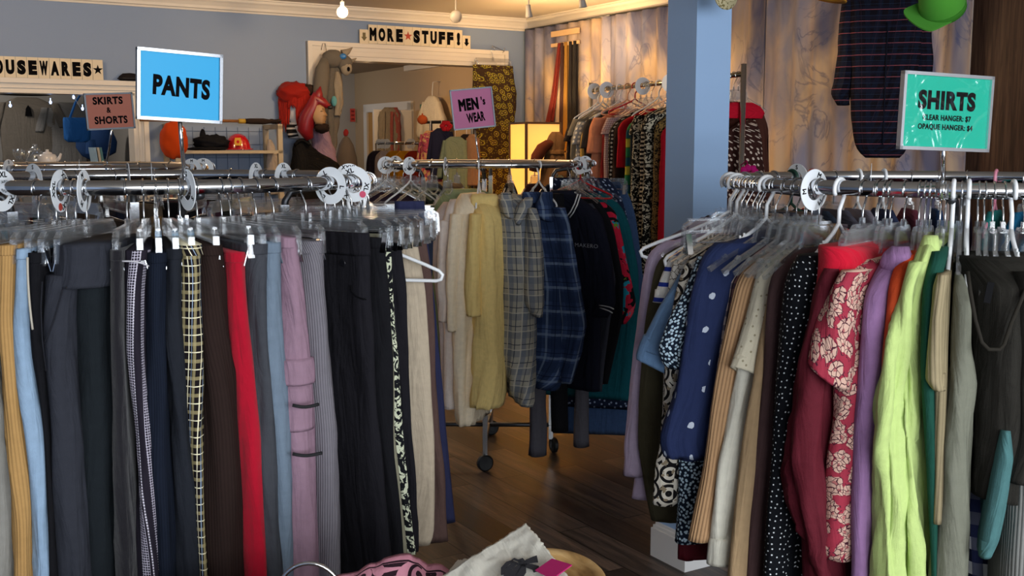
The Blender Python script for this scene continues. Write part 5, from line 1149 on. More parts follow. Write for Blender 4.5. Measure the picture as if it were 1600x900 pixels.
bm = bmesh.new(); flat(bm, PW(519, 103, -.15), E1, [(0, -.02, .05, .06), (.06, -.06, .07, .08), (.2, -.075, .075, .09), (.4, -.07, .05, .08), (.55, -.05, .02, .06), (.80, -.04, .0, .05)], amp=.02); part('body', bm, GRY, r, smooth=True)
bm = bmesh.new(); flat(bm, PW(526, 112, -.20), E1, [(0, -.01, .02, .04), (.1, -.03, .045, .05), (.25, -.02, .05, .05), (.34, -.02, .03, .04)], amp=.02); part('belly', bm, GRL, r, smooth=True)
bm = bmesh.new(); blob(bm, PW(522, 158, -.24), .022, .012, .04); part('blue_patch', bm, plain('teal_patch', '#4c8c94', .7), r, smooth=True)
bm = bmesh.new(); blob(bm, PW(519, 248, -.2), .016, .012, .035); part('blue_patch', bm, plain('teal_patch', '#4c8c94', .7), r, smooth=True)
p = PW(506, 74, -.06); bm = bmesh.new(); tube(bm, [p + Vector((-.02, 0, -.02)), p + Vector((-.01, 0, .03)), p + Vector((.01, 0, .03)), p + Vector((.02, 0, -.03)), p + Vector((.02, -.04, -.10)), PW(512, 92, -.16)], .003, 6); part('wire_hook', bm, STEEL, r, smooth=True)

# ------------------------------------------------------------------ ceiling lamps
p = P(535, 19, 7.5); r = thing('globe_pendant', 'glowing globe bulb hanging from the ceiling on a cord', 'lamp', tuple(p))
bm = bmesh.new(); blob(bm, p, .038, .038, .038, seg=20, rows=14); part('bulb', bm, glow('warm_bulb', '#ffd79a', 14), r, smooth=True)
bm = bmesh.new(); tube(bm, [p + ZU * .036, p + ZU * .07], .014, 10); part('socket', bm, WHITEP, r, smooth=True)
bm = bmesh.new(); tube(bm, [p + ZU * .07, Vector((p.x, p.y, 2.70))], .003, 6); part('cord', bm, WHITEP, r, smooth=True)
light('POINT', 'globe_bulb_light', (p.x, p.y - .08, p.z - .02), 10, (1, .66, .32), .04)
GYM = plain('grey_white_metal', '#a9a49c', .45)
tr0, tr1, tr2 = P(640, 1, 7.7), P(770, 4, 7.75), P(960, -12, 6.3)
for q in (tr0, tr1, tr2): q.z = 2.685
r = thing('track_rail', 'grey lighting track running along the ceiling by the doorway', 'lighting track', tuple(tr1))
for a_, b_ in ((tr0, tr1), (tr1, tr2)):
    d = (b_ - a_).normalized(); s = Vector((-d.y, d.x, 0)); bm = bmesh.new(); prism(bm, [(-.016, -.012), (.016, -.012), (.016, .014), (-.016, .014)], a_, s, ZU, d, (b_ - a_).length); part('rail', bm, GYM, r)
def spot_head(px, py, Y, label, ball, aim):
    top_ = P(px, 4 if ball else py - 14, Y); top_.z = 2.672; h = P(px, py, Y)
    r = thing('track_spotlight', label, 'lamp', tuple(h), 0)
    bm = bmesh.new(); box(bm, tuple(top_ + Vector((-.012, -.012, -.05))), tuple(top_ + Vector((.012, .012, .0)))); part('adapter', bm, GYM, r, bevel=.002)
    bm = bmesh.new(); tube(bm, [top_ + Vector((0, 0, -.05)), h], .005, 8); part('arm', bm, GYM, r, smooth=True)
    M = Matrix.Translation(h) @ Vector(aim).to_track_quat('Z', 'Y').to_matrix().to_4x4()
    if ball:
        bm = bmesh.new(); lathe(bm, [(0, -.035), (.025, -.032), (.042, -.015), (.045, .004), (.040, .018), (.0, .022)], 22, M); part('head', bm, GYM, r, smooth=True)
    else:
        bm = bmesh.new(); lathe(bm, [(0, -.055), (.016, -.052), (.018, -.02), (.024, .02), (.026, .03), (.023, .028), (.016, .0), (0, .0)], 18, M); part('head', bm, GYM, r, smooth=True)
        bm = bmesh.new(); lathe(bm, [(0, .012), (.020, .018), (.022, .027)], 16, M); part('reflector', bm, CHROME, r, smooth=True)
spot_head(712, 26, 7.7, 'round grey track lamp head above the doorway sign', True, (.5, -.7, -.4))
spot_head(826, 20, 7.4, 'grey cone track lamp head near the room corner', False, (.1, .2, -1))
spot_head(910, 4, 6.8, 'grey cone track lamp head cut by the top edge', False, (.15, .2, -1))

# ------------------------------------------------------------------ printed skirt on the right door casing
p = PW(770, 103, -.08); r = thing('printed_skirt', 'long brown skirt printed with yellow-green rings, hung by the doorway', 'skirt', (p.x, p.y, 1.0))
def avocado():
    q = NB('ring_fruit_print', .85); d = q.vor(15, .75); dd = q.vor(34, .9)
    c = q.mix(q.math('LESS_THAN', dd, .20), '#3c2c20', '#6d6428'); c = q.mix(q.math('LESS_THAN', d, .34), c, '#9a9434'); c = q.mix(q.math('LESS_THAN', d, .25), c, '#4a3420'); c = q.mix(q.math('LESS_THAN', d, .10), c, '#a8a050')
    return cloth_finish(q, c)
AVO = avocado()
bm = bmesh.new(); flat(bm, p, E1, [(0, -.19, .19, .03), (.05, -.195, .2, .05), (.3, -.20, .225, .07), (.8, -.23, .23, .09), (1.35, -.26, .24, .1)], amp=.018, fs=9); part('skirt_panel', bm, AVO, r, smooth=True)
bm = bmesh.new(); flat(bm, p + ZU * .004 + NB_ * .002, E1, [(0, -.193, .193, .036), (.03, -.195, .195, .038)], amp=.002, nr=6, hollow=.003); part('waistband', bm, AVO, r, smooth=True)
h = hanger_at('clip', tuple(p + ZU * .135), ROOM, 'clear clip hanger holding the brown ring-printed skirt')
bm = bmesh.new(); tube(bm, [Wl(-.30, -.044, 2.40), Wl(-.30, -.075, 2.41), Wl(-.30, -.085, 2.44)], .003, 6)
tube(bm, [p + ZU * .158, p + ZU * .17 + E2 * .01, Wl(-.30, -.075, 2.415)], .002, 6); tag(part('wall_hook', bm, STEEL, None, smooth=True), 'small wire hook above the ring-printed skirt', 'hook')
# ------------------------------------------------------------------ paper lamp in the corner
c = P(836, 222, 8.75); s = .15; zt, zb_ = P(836, 191, 8.7).z, .02
r = thing('paper_floor_lamp', 'tall glowing paper lamp with a dark wood frame in the corner', 'lamp', (c.x, c.y, 0))
LM = Matrix.Translation((c.x, c.y, 0)) @ Matrix.Rotation(ROOM - R(6), 4, 'Z')
WD = plain('lamp_wood', '#4a3013', .5)
for sx in (-1, 1):
    for sy in (-1, 1): bm = bmesh.new(); box(bm, (sx * s - .009, sy * s - .009, 0), (sx * s + .009, sy * s + .009, zt), LM); part('frame_post', bm, WD, r)
for z in (.05, .62, 1.2, zt - .008):
    bm = bmesh.new()
    for (x0, x1, y0, y1) in ((-s, s, -s - .008, -s + .008), (-s, s, s - .008, s + .008), (-s - .008, -s + .008, -s, s), (s - .008, s + .008, -s, s)): box(bm, (x0, y0, z - .008), (x1, y1, z + .008), LM)
    part('frame_rail', bm, WD, r)
def paper_mat():
    m = bpy.data.materials.new('lamp_paper'); m.use_nodes = True; t = m.node_tree; t.nodes.clear(); o = t.nodes.new('ShaderNodeOutputMaterial')
    a = t.nodes.new('ShaderNodeBsdfTranslucent'); d = t.nodes.new('ShaderNodeBsdfDiffuse'); x = t.nodes.new('ShaderNodeMixShader'); x.inputs[0].default_value = .35
    a.inputs[0].default_value = lin('#eed9a4'); d.inputs[0].default_value = lin('#f0e6cc'); t.links.new(a.outputs[0], x.inputs[1]); t.links.new(d.outputs[0], x.inputs[2]); e = t.nodes.new('ShaderNodeEmission'); e.inputs[0].default_value = lin('#ffd48c'); e.inputs[1].default_value = .10; ad = t.nodes.new('ShaderNodeAddShader'); t.links.new(x.outputs[0], ad.inputs[0]); t.links.new(e.outputs[0], ad.inputs[1]); t.links.new(ad.outputs[0], o.inputs[0]); return m
PAP = paper_mat()
for k in range(4):
    Mk = LM @ Matrix.Rotation(R(90 * k), 4, 'Z'); bm = bmesh.new(); box(bm, (-s, -s + .001, .05), (s, -s + .003, zt - .01), Mk); part('paper_pane', bm, PAP, r)
for z in (1.66, 1.0):
    bm = bmesh.new(); blob(bm, (c.x, c.y, z), .035, .035, .045); part('bulb', bm, glow('lamp_bulb', '#ffd08a', 420), r, smooth=True)
# ------------------------------------------------------------------ neckties on a wooden rack
q0, q1 = PA(864, 54, -.12), PA(904, 47, -.12); z0 = P(884, 52, 9).z
zt1, zt2 = q0.z, q0.z - .09
r = thing('tie_rack', 'pale wooden tie rack high on the curtain', 'tie rack', tuple(lerp(q0, q1, .5)))
for z, dd, th_ in ((zt1, 0, .022), (zt2, .0, .014)):
    a_, b_ = Vector((q0.x, q0.y, z)), Vector((q1.x, q1.y, z)); d = (b_ - a_).normalized(); sN = -E1
    bm = bmesh.new(); prism(bm, [(-th_, -.004), (th_, -.004), (th_, .014), (-th_, .014)], a_ - d * .01, ZU, sN, d, (b_ - a_).length + .02); part('bar', bm, plain('tie_rack_wood', '#c7a983', .5), r, bevel=.003)
def tie(px, col, label, lean=0, L=.82, mat=None):
    p = PA(px, 66, -.14); p.z = zt2 + .01; w = E2 * -1
    r = thing('necktie', label, 'necktie', (p.x, p.y, p.z - L), 0, 'neckties on the wooden tie rack')
    m = mat or solid(col, .5, .1); bm = bmesh.new()
    flat(bm, p + ZU * .0, w, [(0, -.016, .016, .02), (.1, -.018 - lean * .1, .018 - lean * .1, .014), (L * .5, -.026 - lean * .4, .026 - lean * .4, .012), (L * .9, -.036 - lean, .038 - lean, .012), (L, -.008 - lean * 1.05, .008 - lean * 1.05, .01)], amp=.004); part('front_blade', bm, m, r, smooth=True)
    bm = bmesh.new(); flat(bm, p - E1 * -.02 - ZU * .0, w, [(0, -.014, .014, .014), (L * .75, -.02 - lean * .6, .02 - lean * .6, .012)], amp=.003, nr=12); part('rear_blade', bm, m, r, smooth=True)
tie(873.5, '#6e211b', 'red necktie swinging to the left', .22, .86); tie(878, '#3a2322', 'dark brown necktie right of the red one', 0, .86)
tie(884, '#a87f3c', 'gold diagonal-striped necktie between the dark brown and black ones', 0, .88, ribbed('#8f6c34', .02, .1, .7)); tie(891, '#1a171b', 'black necktie next to the gold one', 0, .9); tie(898, '#17161a', 'black necktie at the right end of the rack', 0, .92)

# ------------------------------------------------------------------ dress rail in front of the curtain
RA, RB = Vector((.50, 7.0, 1.955)), Vector((1.135, 5.42, 1.955)); RD = (RB - RA).normalized(); RN = Vector((-RD.y, RD.x, 0)); RN = RN if RN.x > 0 else -RN
r = thing('rolling_dress_rack', 'tall straight rolling rack packed with dresses along the curtain', 'clothes rack', tuple(lerp(RA, RB, .5) * 1)); r.location.z = 0
bm = bmesh.new(); tube(bm, [RA, RB], .0125, 10); part('rail', bm, plain('brass_chrome', '#b8a888', .2, 1), r, smooth=True)
for e in (RA, RB):
    bm = bmesh.new(); tube(bm, [Vector((e.x, e.y, .1)), Vector((e.x, e.y, 2.005))], .0145, 12); part('upright', bm, CHROME, r, smooth=True)
    bm = bmesh.new(); tube(bm, [Vector((e.x, e.y, .1)) - RN * .26, Vector((e.x, e.y, .1)) + RN * .26], .014, 10); part('foot', bm, CHROME, r, smooth=True)
    for sg in (-1, 1):
        bm = bmesh.new(); blob(bm, Vector((e.x, e.y, .035)) + RN * .25 * sg, .012, .034, .034); tube(bm, [Vector((e.x, e.y, .04)) + RN * .25 * sg, Vector((e.x, e.y, .1)) + RN * .25 * sg], .008, 6); part('caster', bm, BLACKP, r, smooth=True)
DG = 'dresses and tops on the tall dress rack'
def dress(t, m, label, tip, cat='dress', y0=166, yend=420, thick=.045, hk='clear', sl=None, lowx=-6):
    p = lerp(RA, RB, t); T0 = p - RN * .2; T0.z = 0
    # shoulder line rises from the tip towards the hook
    dpx = PXY(Vector((p.x, p.y, 1.75)))[0] - tip
    lv = [(y0, tip + dpx * .72), (y0 + 5, tip + dpx * .55), (y0 + 18, tip + dpx * .12), (y0 + 30, tip), (y0 + 110, tip - 2), (yend, tip + lowx)]
    rows = s_rows(lv, T0, RN, None, thick, 36, .9, Vector((p.x, p.y, 0)) + RN * .2)
    SEED[0] += 1.1; bm = bmesh.new(); loft(bm, rows, SEED[0], .010)
    r = thing(cat.replace(' ', '_'), label, cat, (p.x, p.y, rows[-1][1]), 0, DG); part('body', bm, m, r, smooth=True)
    if sl:
        rows = s_rows([(y0 + 14, tip + 3), (y0 + 28, tip - 3), (y0 + sl, tip - 7)], T0 - RN * .0, RN, .10, thick + .03, 18, .9, None)
        bm = bmesh.new(); loft(bm, rows, SEED[0] + 2, .008); part('sleeve', bm, m, r, smooth=True)
    hanger_at(hk, (p.x, p.y, p.z - .003), math.atan2(-RN.y, -RN.x), HK[hk][0] + ' holding the ' + label.split(',')[0])
CW = plaid('#c8b8b4', [(0, .012, .006, '#8a5a60', .6), (1, .012, .006, '#8a5a60', .6)])
BW = patches('#12100f', [('#c6bda6', .54)], 38, 2.2); BWS = plaid('#141213', [(1, .022, .010, '#cdc6b8', 1)])
LEO = patches('#8a7040', [('#1a1512', .52)], 60, 2); RNB = NB('rainbow_bands', .8); cR = RNB.mix(0., '#3f7a30', '#3f7a30')
for off, cc in ((0, '#c8c04a'), (.05, '#2f8a5a'), (.1, '#1f5a6a')): cR = stripes(RNB, cR, 1, .15, .045, cc, 1, off)
RNB = cloth_finish(RNB, cR)
for args in [(.06, patches('#1c1618', [('#5a3a44', .6)], 20, 1), 'dark floral blouse, leftmost on the dress rack', 888, 'blouse', 176, 400, .05, 'white', 45),
             (.10, solid('#7b7466'), 'greyish tan blouse near the left end of the dress rack', 893, 'blouse', 172, 400, .04, 'white', 40),
             (.14, dots('#8a8f98', '#e0dccf', 38, .3, .3), 'grey blouse with big pale dots on the dress rack', 901, 'blouse', 176, 380, .05, 'clear', 50),
             (.19, solid('#b89a52'), 'mustard yellow top on the dress rack', 908, 'top', 180, 400, .04, 'clear', None),
             (.23, solid('#2f2c2c'), 'dark grey cardigan on the dress rack, left of the peach one', 915, 'cardigan', 172, 420, .05, 'white', 60),
             (.29, solid('#c88464'), 'peach orange long jacket on the dress rack', 925, 'jacket', 170, 420, .07, 'peach', 70),
             (.345, solid('#7a1f22'), 'dark red dress between the peach jacket and the gingham top', 941, 'dress', 172, 420, .05, 'red', None),
             (.385, CW, 'pink gingham blouse on the dress rack', 946, 'blouse', 170, 300, .05, 'clear', 40),
             (.425, dots('#211a18', '#cfc6b4', 45, .28, .2), 'dark dress with pale beads on the dress rack', 952, 'dress', 172, 420, .04, 'clear', None),
             (.46, solid('#33241f'), 'dark brown dress left of the bright red one', 960, 'dress', 172, 420, .05, 'clear', None),
             (.51, solid('#a80f20'), 'bright red dress with short hem on the dress rack', 966, 'dress', 170, 262, .06, 'white', None),
             (.56, RNB, 'green and yellow striped dress on the dress rack', 979, 'dress', 172, 330, .05, 'clear', None),
             (.60, solid('#1d2733'), 'dark navy dress behind the green striped one', 985, 'dress', 168, 420, .04, 'peach', None),
             (.65, BW, 'black and cream cow-print dress on the dress rack', 990, 'dress', 166, 420, .06, 'clear', 45),
             (.70, BWS, 'black dress with white horizontal stripes', 1002, 'dress', 168, 440, .05, 'clear', None),
             (.745, BW, 'black and cream zebra-print dress on the dress rack', 1008, 'dress', 164, 420, .05, 'clear', 40),
             (.79, LEO, 'leopard-print dress close to the blue column', 1022, 'dress', 166, 450, .06, 'peach', None),
             (.83, solid('#9c1020'), 'long red dress just left of the blue column', 1033, 'dress', 176, 430, .05, 'clear', None)]:
    t, m, l, tip, cat, y0, ye, th_, hk, sl = args; dress(t, m, l, tip, cat, y0, ye, th_, hk, sl)
for t, l in ((.03, 'leftmost size divider on the dress rail'), (.13, 'second size divider on the dress rail'), (.40, 'third size divider on the dress rail'), (.58, 'fourth size divider on the dress rail, nearest the column')):
    q = lerp(RA, RB, t); nrm = -RD if RD.y > 0 else RD; bm = bmesh.new(); disc_ring(bm, .05, .018); place_bm(bm, q - ZU * .005, ZU.cross(nrm), ZU, nrm); tag(part('size_disc', bm, DISCM, None), 'white ' + l, 'size divider')
# right of the column
def rrows(t, rows, m, label, cat, name, sleeve=None, hk='clear', extra=None):
    p = lerp(RA, RB, t); r = thing(name, label, cat, (p.x, p.y, rows[-1][0]), 0, DG); n = RN
    rw = [(Vector((p.x, p.y, 0)) + n * a, z, n, b - a, th / 2, 1.0) for z, a, b, th in [(-q[0], q[1], q[2], q[3]) for q in resample([(-z, a, b, th) for z, a, b, th in rows], 34)]]
    SEED[0] += 1.3; bm = bmesh.new(); loft(bm, rw, SEED[0], .012); part('body', bm, m, r, smooth=True)
    if extra:
        rw = [(Vector((p.x, p.y, 0)) + n * a - RD * -.03, z, n, b - a, th / 2, 1.0) for z, a, b, th in [(-q[0], q[1], q[2], q[3]) for q in resample([(-z, a, b, th) for z, a, b, th in extra], 20)]]
        bm = bmesh.new(); loft(bm, rw, SEED[0] + 2, .012); part('sleeve', bm, m, r, smooth=True)
    hanger_at(hk, (p.x, p.y, p.z - .003), math.atan2(-RN.y, -RN.x), HK[hk][0] + ' holding the ' + label.split(' at ')[0].split(' right')[0])
BRD = dots('#3a201c', '#d8c4b4', 34, .24, .55)
rrows(.90, [(1.83, .02, .10, .03), (1.80, -.1, .16, .04), (1.74, -.2, .22, .05), (1.3, -.22, .22, .06), (.6, -.25, .26, .08)], solid('#4a2a22'), 'plain dark brown cardigan right of the blue column', 'cardigan', 'cardigan', extra=[(1.79, .14, .2, .05), (1.70, .17, .25, .06), (1.3, .2, .28, .06), (1.15, .2, .27, .05)])
rrows(.95, [(1.735, .06, .13, .02), (1.70, .02, .16, .03), (1.64, -.15, .17, .04), (1.2, -.2, .22, .06), (.5, -.28, .28, .09)], BRD, 'brown polka-dot dress at the right end of the dress rack', 'dress', 'dress')
rrows(.975, [(1.82, -.04, .08, .02), (1.80, -.10, .13, .035), (1.77, -.12, .15, .04), (1.742, -.12, .14, .03)], solid('#c0142c'), 'small bright red top at the right end of the dress rack', 'top', 'top')
p = P(1170, 268, 5.2); bm = bmesh.new()
for k in range(7): blob(bm, p + Vector((.028 * math.cos(k * .9), -.01, .018 * math.sin(k * .9))), .018, .012, .016, .3, 5, 10, 6, seed=k)
tube(bm, [p, p + Vector((.01, .1, .05)), lerp(RA, RB, .99) + Vector((0, 0, -.45))], .003, 6)
tag(part('fabric_flower', bm, solid('#b0186a'), None, smooth=True), 'magenta fabric flower right of the blue column', 'flower')
# tan coat over a dress form beside the paper lamp
c = P(866, 236, 7.6); r = thing('wrap_coat', 'tan brown wrap coat with a belt beside the paper lamp', 'coat', (c.x, c.y, .9))
TN = solid('#6e5238'); hz = P(866, 206, 7.6).z
bm = bmesh.new(); flat(bm, Vector((c.x, c.y, hz)), Vector((1, 0, 0)), [(0, -.02, .04, .05), (.03, -.05, .075, .08), (.09, -.06, .075, .10), (.15, -.065, .06, .10), (.25, -.09, .10, .14), (.7, -.14, .14, .2)], amp=.01); part('body', bm, TN, r, smooth=True)
bm = bmesh.new(); tube(bm, [Vector((c.x + .0, c.y - .02, hz - .075)), Vector((c.x - .045, c.y - .03, hz - .085)), Vector((c.x - .085, c.y - .04, hz - .115)), Vector((c.x - .12, c.y - .06, hz - .17)), Vector((c.x - .14, c.y - .05, hz - .27))], [.02, .034, .042, .042, .036], 10); part('sleeve', bm, solid('#5a2e20'), r, smooth=True)
bm = bmesh.new(); flat(bm, Vector((c.x, c.y - .004, hz - .125)), Vector((1, 0, 0)), [(0, -.068, .068, .106), (.03, -.069, .069, .108)], amp=.003, nr=6, hollow=.003); part('belt', bm, solid('#7a5a3a'), r, smooth=True)
bm = bmesh.new(); tube(bm, [Vector((c.x, c.y, hz - .1)), Vector((c.x, c.y, 0.02))], .012, 8); lathe(bm, [(0, 0), (.14, 0), (.14, .015), (0, .03)], 20, Matrix.Translation((c.x, c.y, 0))); part('stand', bm, BLACKP, r, smooth=True)

# ------------------------------------------------------------------ dark plaid shirt and hats hung high on the right
p = P(1385, 0, 5.55); r = thing('plaid_shirt', 'dark plaid long-sleeved shirt hung high against the curtain', 'shirt', (p.x, p.y, P(1385, 236, 5.55).z))
DPL = plaid('#131018', [(0, .05, .022, '#141a2a', .8), (1, .045, .018, '#1a1a2a', .6), (1, .055, .0036, '#8a4a54', .9), (0, .09, .0018, '#3a2a36', .7, .03), (1, .055, .0016, '#34405a', .6, .028)])
pt = P(1385, -60, 5.55); rx = Vector((.96, -.28, 0)).normalized(); k = 5.55 / F
bm = bmesh.new(); flat(bm, Vector((pt.x, pt.y, pt.z)), rx, [(0, -.05, .06, .05), (.06, -.12, .13, .07), (.12, -.18, .19, .09), (.2, -.165, .18, .11), (.5, -.15, .17, .11), (.8, -.13, .15, .10), (.93, -.11, .13, .09), (.965, -.06, .10, .08)], amp=.016, fs=8, nr=44); part('body', bm, DPL, r, smooth=True)
bm = bmesh.new(); flat(bm, Vector((pt.x, pt.y + .02, pt.z)), rx, [(.12, -.19, -.10, .08), (.2, -.20, -.11, .09), (.45, -.215, -.12, .09), (.60, -.235, -.13, .08), (.64, -.25, -.15, .08), (.70, -.21, -.15, .07)], amp=.012); part('sleeve', bm, DPL, r, smooth=True)
bm = bmesh.new(); flat(bm, Vector((pt.x, pt.y + .05, pt.z)), rx, [(.12, .10, .20, .08), (.3, .14, .23, .09), (.5, .15, .25, .08), (.72, .16, .25, .07)], amp=.012); part('sleeve', bm, DPL, r, smooth=True)
bm = bmesh.new(); tube(bm, [pt - Vector((0, 0, .3)) + Vector((.0, -.06, 0)), pt - Vector((0, 0, .9)) + Vector((.0, -.06, 0))], .003, 6); part('button_placket', bm, DPL, r, smooth=True)
hanger_at('clear', (pt.x, pt.y, pt.z + .11), math.atan2(rx.y, rx.x), 'clear hanger above the dark plaid shirt, out of view')
bm = bmesh.new(); tube(bm, [pt + ZU * .13, Vector((pt.x, pt.y, 2.70))], .003, 6); tag(part('ceiling_hook', bm, STEEL, None, smooth=True), 'thin wire hook holding the dark plaid shirt from the ceiling', 'hook')
# green cap seen from below
c = P(1472, 8, 4.2); GC = solid('#4f9a34', .9, .1, .2); r = thing('green_hat', 'bright green fabric cap hanging at the top right', 'hat', tuple(c))
MG_ = Matrix.Translation(c) @ Matrix.Rotation(R(-34), 4, 'Y') @ Matrix.Rotation(R(42), 4, 'X')
bm = bmesh.new(); lathe(bm, [(.082, -.02), (.084, .0), (.08, .04), (.06, .085), (.03, .105), (0, .11)], 26, MG_); part('crown', bm, GC, r, smooth=True)
bm = bmesh.new(); bl_ = [(-.055 - .045 * math.sin(math.pi * i / 14) ** .6 - .035, .085 * math.cos(math.pi * i / 14)) for i in range(15)]
outl = [(x, y) for x, y in bl_] + [(-.02 * 1, -.082), (.0 - .02, .082)]
prism(bm, outl, MG_ @ Vector((.0, 0, -.024)), (MG_.to_3x3() @ Vector((1, 0, -.25))).normalized(), (MG_.to_3x3() @ Vector((0, 1, 0))), (MG_.to_3x3() @ Vector((.25, 0, 1))).normalized(), .006); part('visor', bm, GC, r)
bm = bmesh.new(); lathe(bm, [(.0835, -.022), (.0855, -.02), (.0858, .004), (.0838, .006)], 26, MG_, close=True); part('band', bm, solid('#3a7a26'), r, smooth=True)
bm = bmesh.new(); tube(bm, [c + ZU * .09, Vector((c.x, c.y, 2.70))], .0015, 5); tag(part('hanging_thread', bm, CLEARP, None, smooth=True), 'clear thread holding the green cap from the ceiling', 'thread')
c = P(1128, -8, 3.86); SW = NB('straw', .8); SW = cloth_finish(SW, SW.mix(SW.math('GREATER_THAN', SW.noise(90, 2, vec=SW.obj()), .56), '#c9bd96', '#7d7048'))
r = thing('straw_hat', 'woven straw hat hung at the top of the blue column', 'hat', tuple(c)); bm = bmesh.new(); nrm = (E1 * .0 - E2).normalized()
MS = Matrix.Translation(c + nrm * .02) @ nrm.to_track_quat('Z', 'Y').to_matrix().to_4x4()
lathe(bm, [(.052, .0), (.05, .006), (.03, .01), (.028, .04), (0, .045)], 26, MS); part('crown', bm, SW, r, smooth=True)
bm = bmesh.new(); lathe(bm, [(.028, .004), (.052, -.002), (.053, .003), (.028, .009)], 30, MS, close=True); part('brim', bm, SW, r, smooth=True)
c = P(1298, -6, 4.6); YC = plain('yellow_felt', '#d89a2c', .7); r = thing('yellow_hat', 'yellow cap whose edge shows at the top of the picture', 'hat', tuple(c))
MY = Matrix.Translation(c + Vector((0, 0, .02))) @ Matrix.Rotation(R(12), 4, 'Y'); bm = bmesh.new(); lathe(bm, [(.055, -.02), (.058, 0), (.05, .04), (.025, .06), (0, .064)], 24, MY); part('crown', bm, YC, r, smooth=True)
bm = bmesh.new(); lathe(bm, [(.03, -.024), (.072, -.034), (.073, -.030), (.05, -.016)], 24, MY, close=True); part('brim', bm, YC, r, smooth=True)
bm = bmesh.new(); tube(bm, [c + ZU * .08, Vector((c.x, c.y, 2.70))], .0015, 5); tag(part('hanging_thread', bm, CLEARP, None, smooth=True), 'clear thread holding the yellow cap from the ceiling', 'thread')

# ------------------------------------------------------------------ housewares room
bm = bmesh.new(); wbox(bm, -6.9, -3.4, .17, .62, 1.40, 1.44); r = thing('display_shelf', 'dark display shelf behind the housewares opening', 'shelf', tuple(Wl(-5, .4, 0))); part('board', bm, plain('shelf_dark', '#4a443e', .5), r)
for a_ in (-6.6, -5.1, -3.6): bm = bmesh.new(); wbox(bm, a_, a_ + .05, .2, .6, 0, 1.40); part('support', bm, plain('shelf_dark', '#4a443e', .5), r)
ZS = 1.44
def on_shelf(px, b=.35): q = PW(px, 240, b); return Vector((q.x, q.y, ZS))
WC = plain('white_china', '#dcdad8', .2, 0, .6)
c = on_shelf(74); r = thing('teapot', 'white china teapot on the housewares shelf', 'teapot', tuple(c))
bm = bmesh.new(); lathe(bm, [(0, 0), (.045, 0), (.05, .004), (.068, .02), (.066, .07), (.055, .088), (.03, .094)], 26, Matrix.Translation(c + ZU * .02)); part('body', bm, WC, r, smooth=True)
bm = bmesh.new(); lathe(bm, [(.034, .0), (.03, .01), (.012, .016), (.010, .022), (.013, .03), (0, .034)], 20, Matrix.Translation(c + ZU * .112)); part('lid', bm, WC, r, smooth=True)
bm = bmesh.new(); tube(bm, [c + Vector((-.06, 0, .10)), c + Vector((-.09, -.01, .10)), c + Vector((-.098, -.01, .07)), c + Vector((-.065, 0, .045))], .008, 8); part('handle', bm, WC, r, smooth=True)
bm = bmesh.new(); tube(bm, [c + Vector((.06, 0, .06)), c + Vector((.085, 0, .08)), c + Vector((.10, 0, .115))], [.018, .012, .008], 10); part('spout', bm, WC, r, smooth=True)
bm = bmesh.new(); lathe(bm, [(0, 0), (.06, 0), (.085, .012), (.083, .016), (0, .012)], 28, Matrix.Translation(c + ZU * .002)); tag(part('saucer', bm, WC, None, smooth=True), 'white china saucer under the teapot', 'saucer')
GL = clear('clear_glass', '#f4f8fa', .05, .03, .3)
def glass(px, prof, label, name='glass_jar', b=.35, parts=None):
    c = on_shelf(px, b); r = thing(name, label, 'glass', tuple(c)); bm = bmesh.new(); lathe(bm, prof, 22, Matrix.Translation(c)); part('bowl' if 'goblet' in name else 'body', bm, GL, r, smooth=True)
    if parts: bm = bmesh.new(); lathe(bm, parts, 20, Matrix.Translation(c)); part('lid', bm, GL, r, smooth=True)
glass(55, [(0, .002), (.05, .002), (.065, .03), (.068, .09), (.05, .13), (.03, .138)], 'round cut-glass jar with a lid left of the teapot', parts=[(.034, .138), (.04, .146), (.02, .158), (.014, .17), (.02, .18), (0, .184)], b=.42)
glass(38, [(0, .002), (.026, .002), (.005, .012), (.004, .06), (.022, .08), (.034, .11), (.036, .14)], 'clear stemmed goblet left of the cut-glass jar', 'glass_goblet', .28)
glass(28, [(0, .002), (.026, .002), (.005, .012), (.004, .07), (.026, .09), (.036, .12), (.034, .15)], 'clear stemmed goblet at the left end of the shelf', 'glass_goblet', .42)
glass(8, [(0, .002), (.03, .002), (.045, .02), (.06, .06), (.066, .065)], 'low glass bowl at the left edge', 'glass_bowl', .3)
c = on_shelf(12, .22); bm = bmesh.new(); blob(bm, c + ZU * .03, .05, .04, .03, .3, 5, seed=2); tag(part('dark_ornament', bm, solid('#1c1a16', .5), None, smooth=True), 'small dark ornament at the left end of the housewares shelf', 'ornament')
c = on_shelf(48, .24); bm = bmesh.new(); blob(bm, c + ZU * .028, .045, .035, .028, .4, 5, seed=5); tag(part('dark_ornament', bm, solid('#2a251c', .5), None, smooth=True), 'small dark ornament in front of the cut-glass jar', 'ornament')
BB = solid('#1f5590', .7)
c = PW(120, 203, 1.3); r = thing('blue_bag', 'blue shoulder bag hanging beyond the housewares opening', 'bag', (c.x, c.y, c.z - .12))
bm = bmesh.new(); flat(bm, c + ZU * .10, E1, [(0, -.10, .10, .04), (.05, -.105, .105, .07), (.18, -.10, .09, .08), (.2, -.08, .07, .06)], amp=.012); part('pouch', bm, BB, r, smooth=True)
bm = bmesh.new(); tube(bm, [c + ZU * .09 + E1 * -.05, c + ZU * .22 + E1 * .0, c + ZU * .33 + E1 * .07, c + ZU * .23 + E1 * .09, c + ZU * .09 + E1 * .09], .010, 8); part('strap', bm, BB, r, smooth=True)
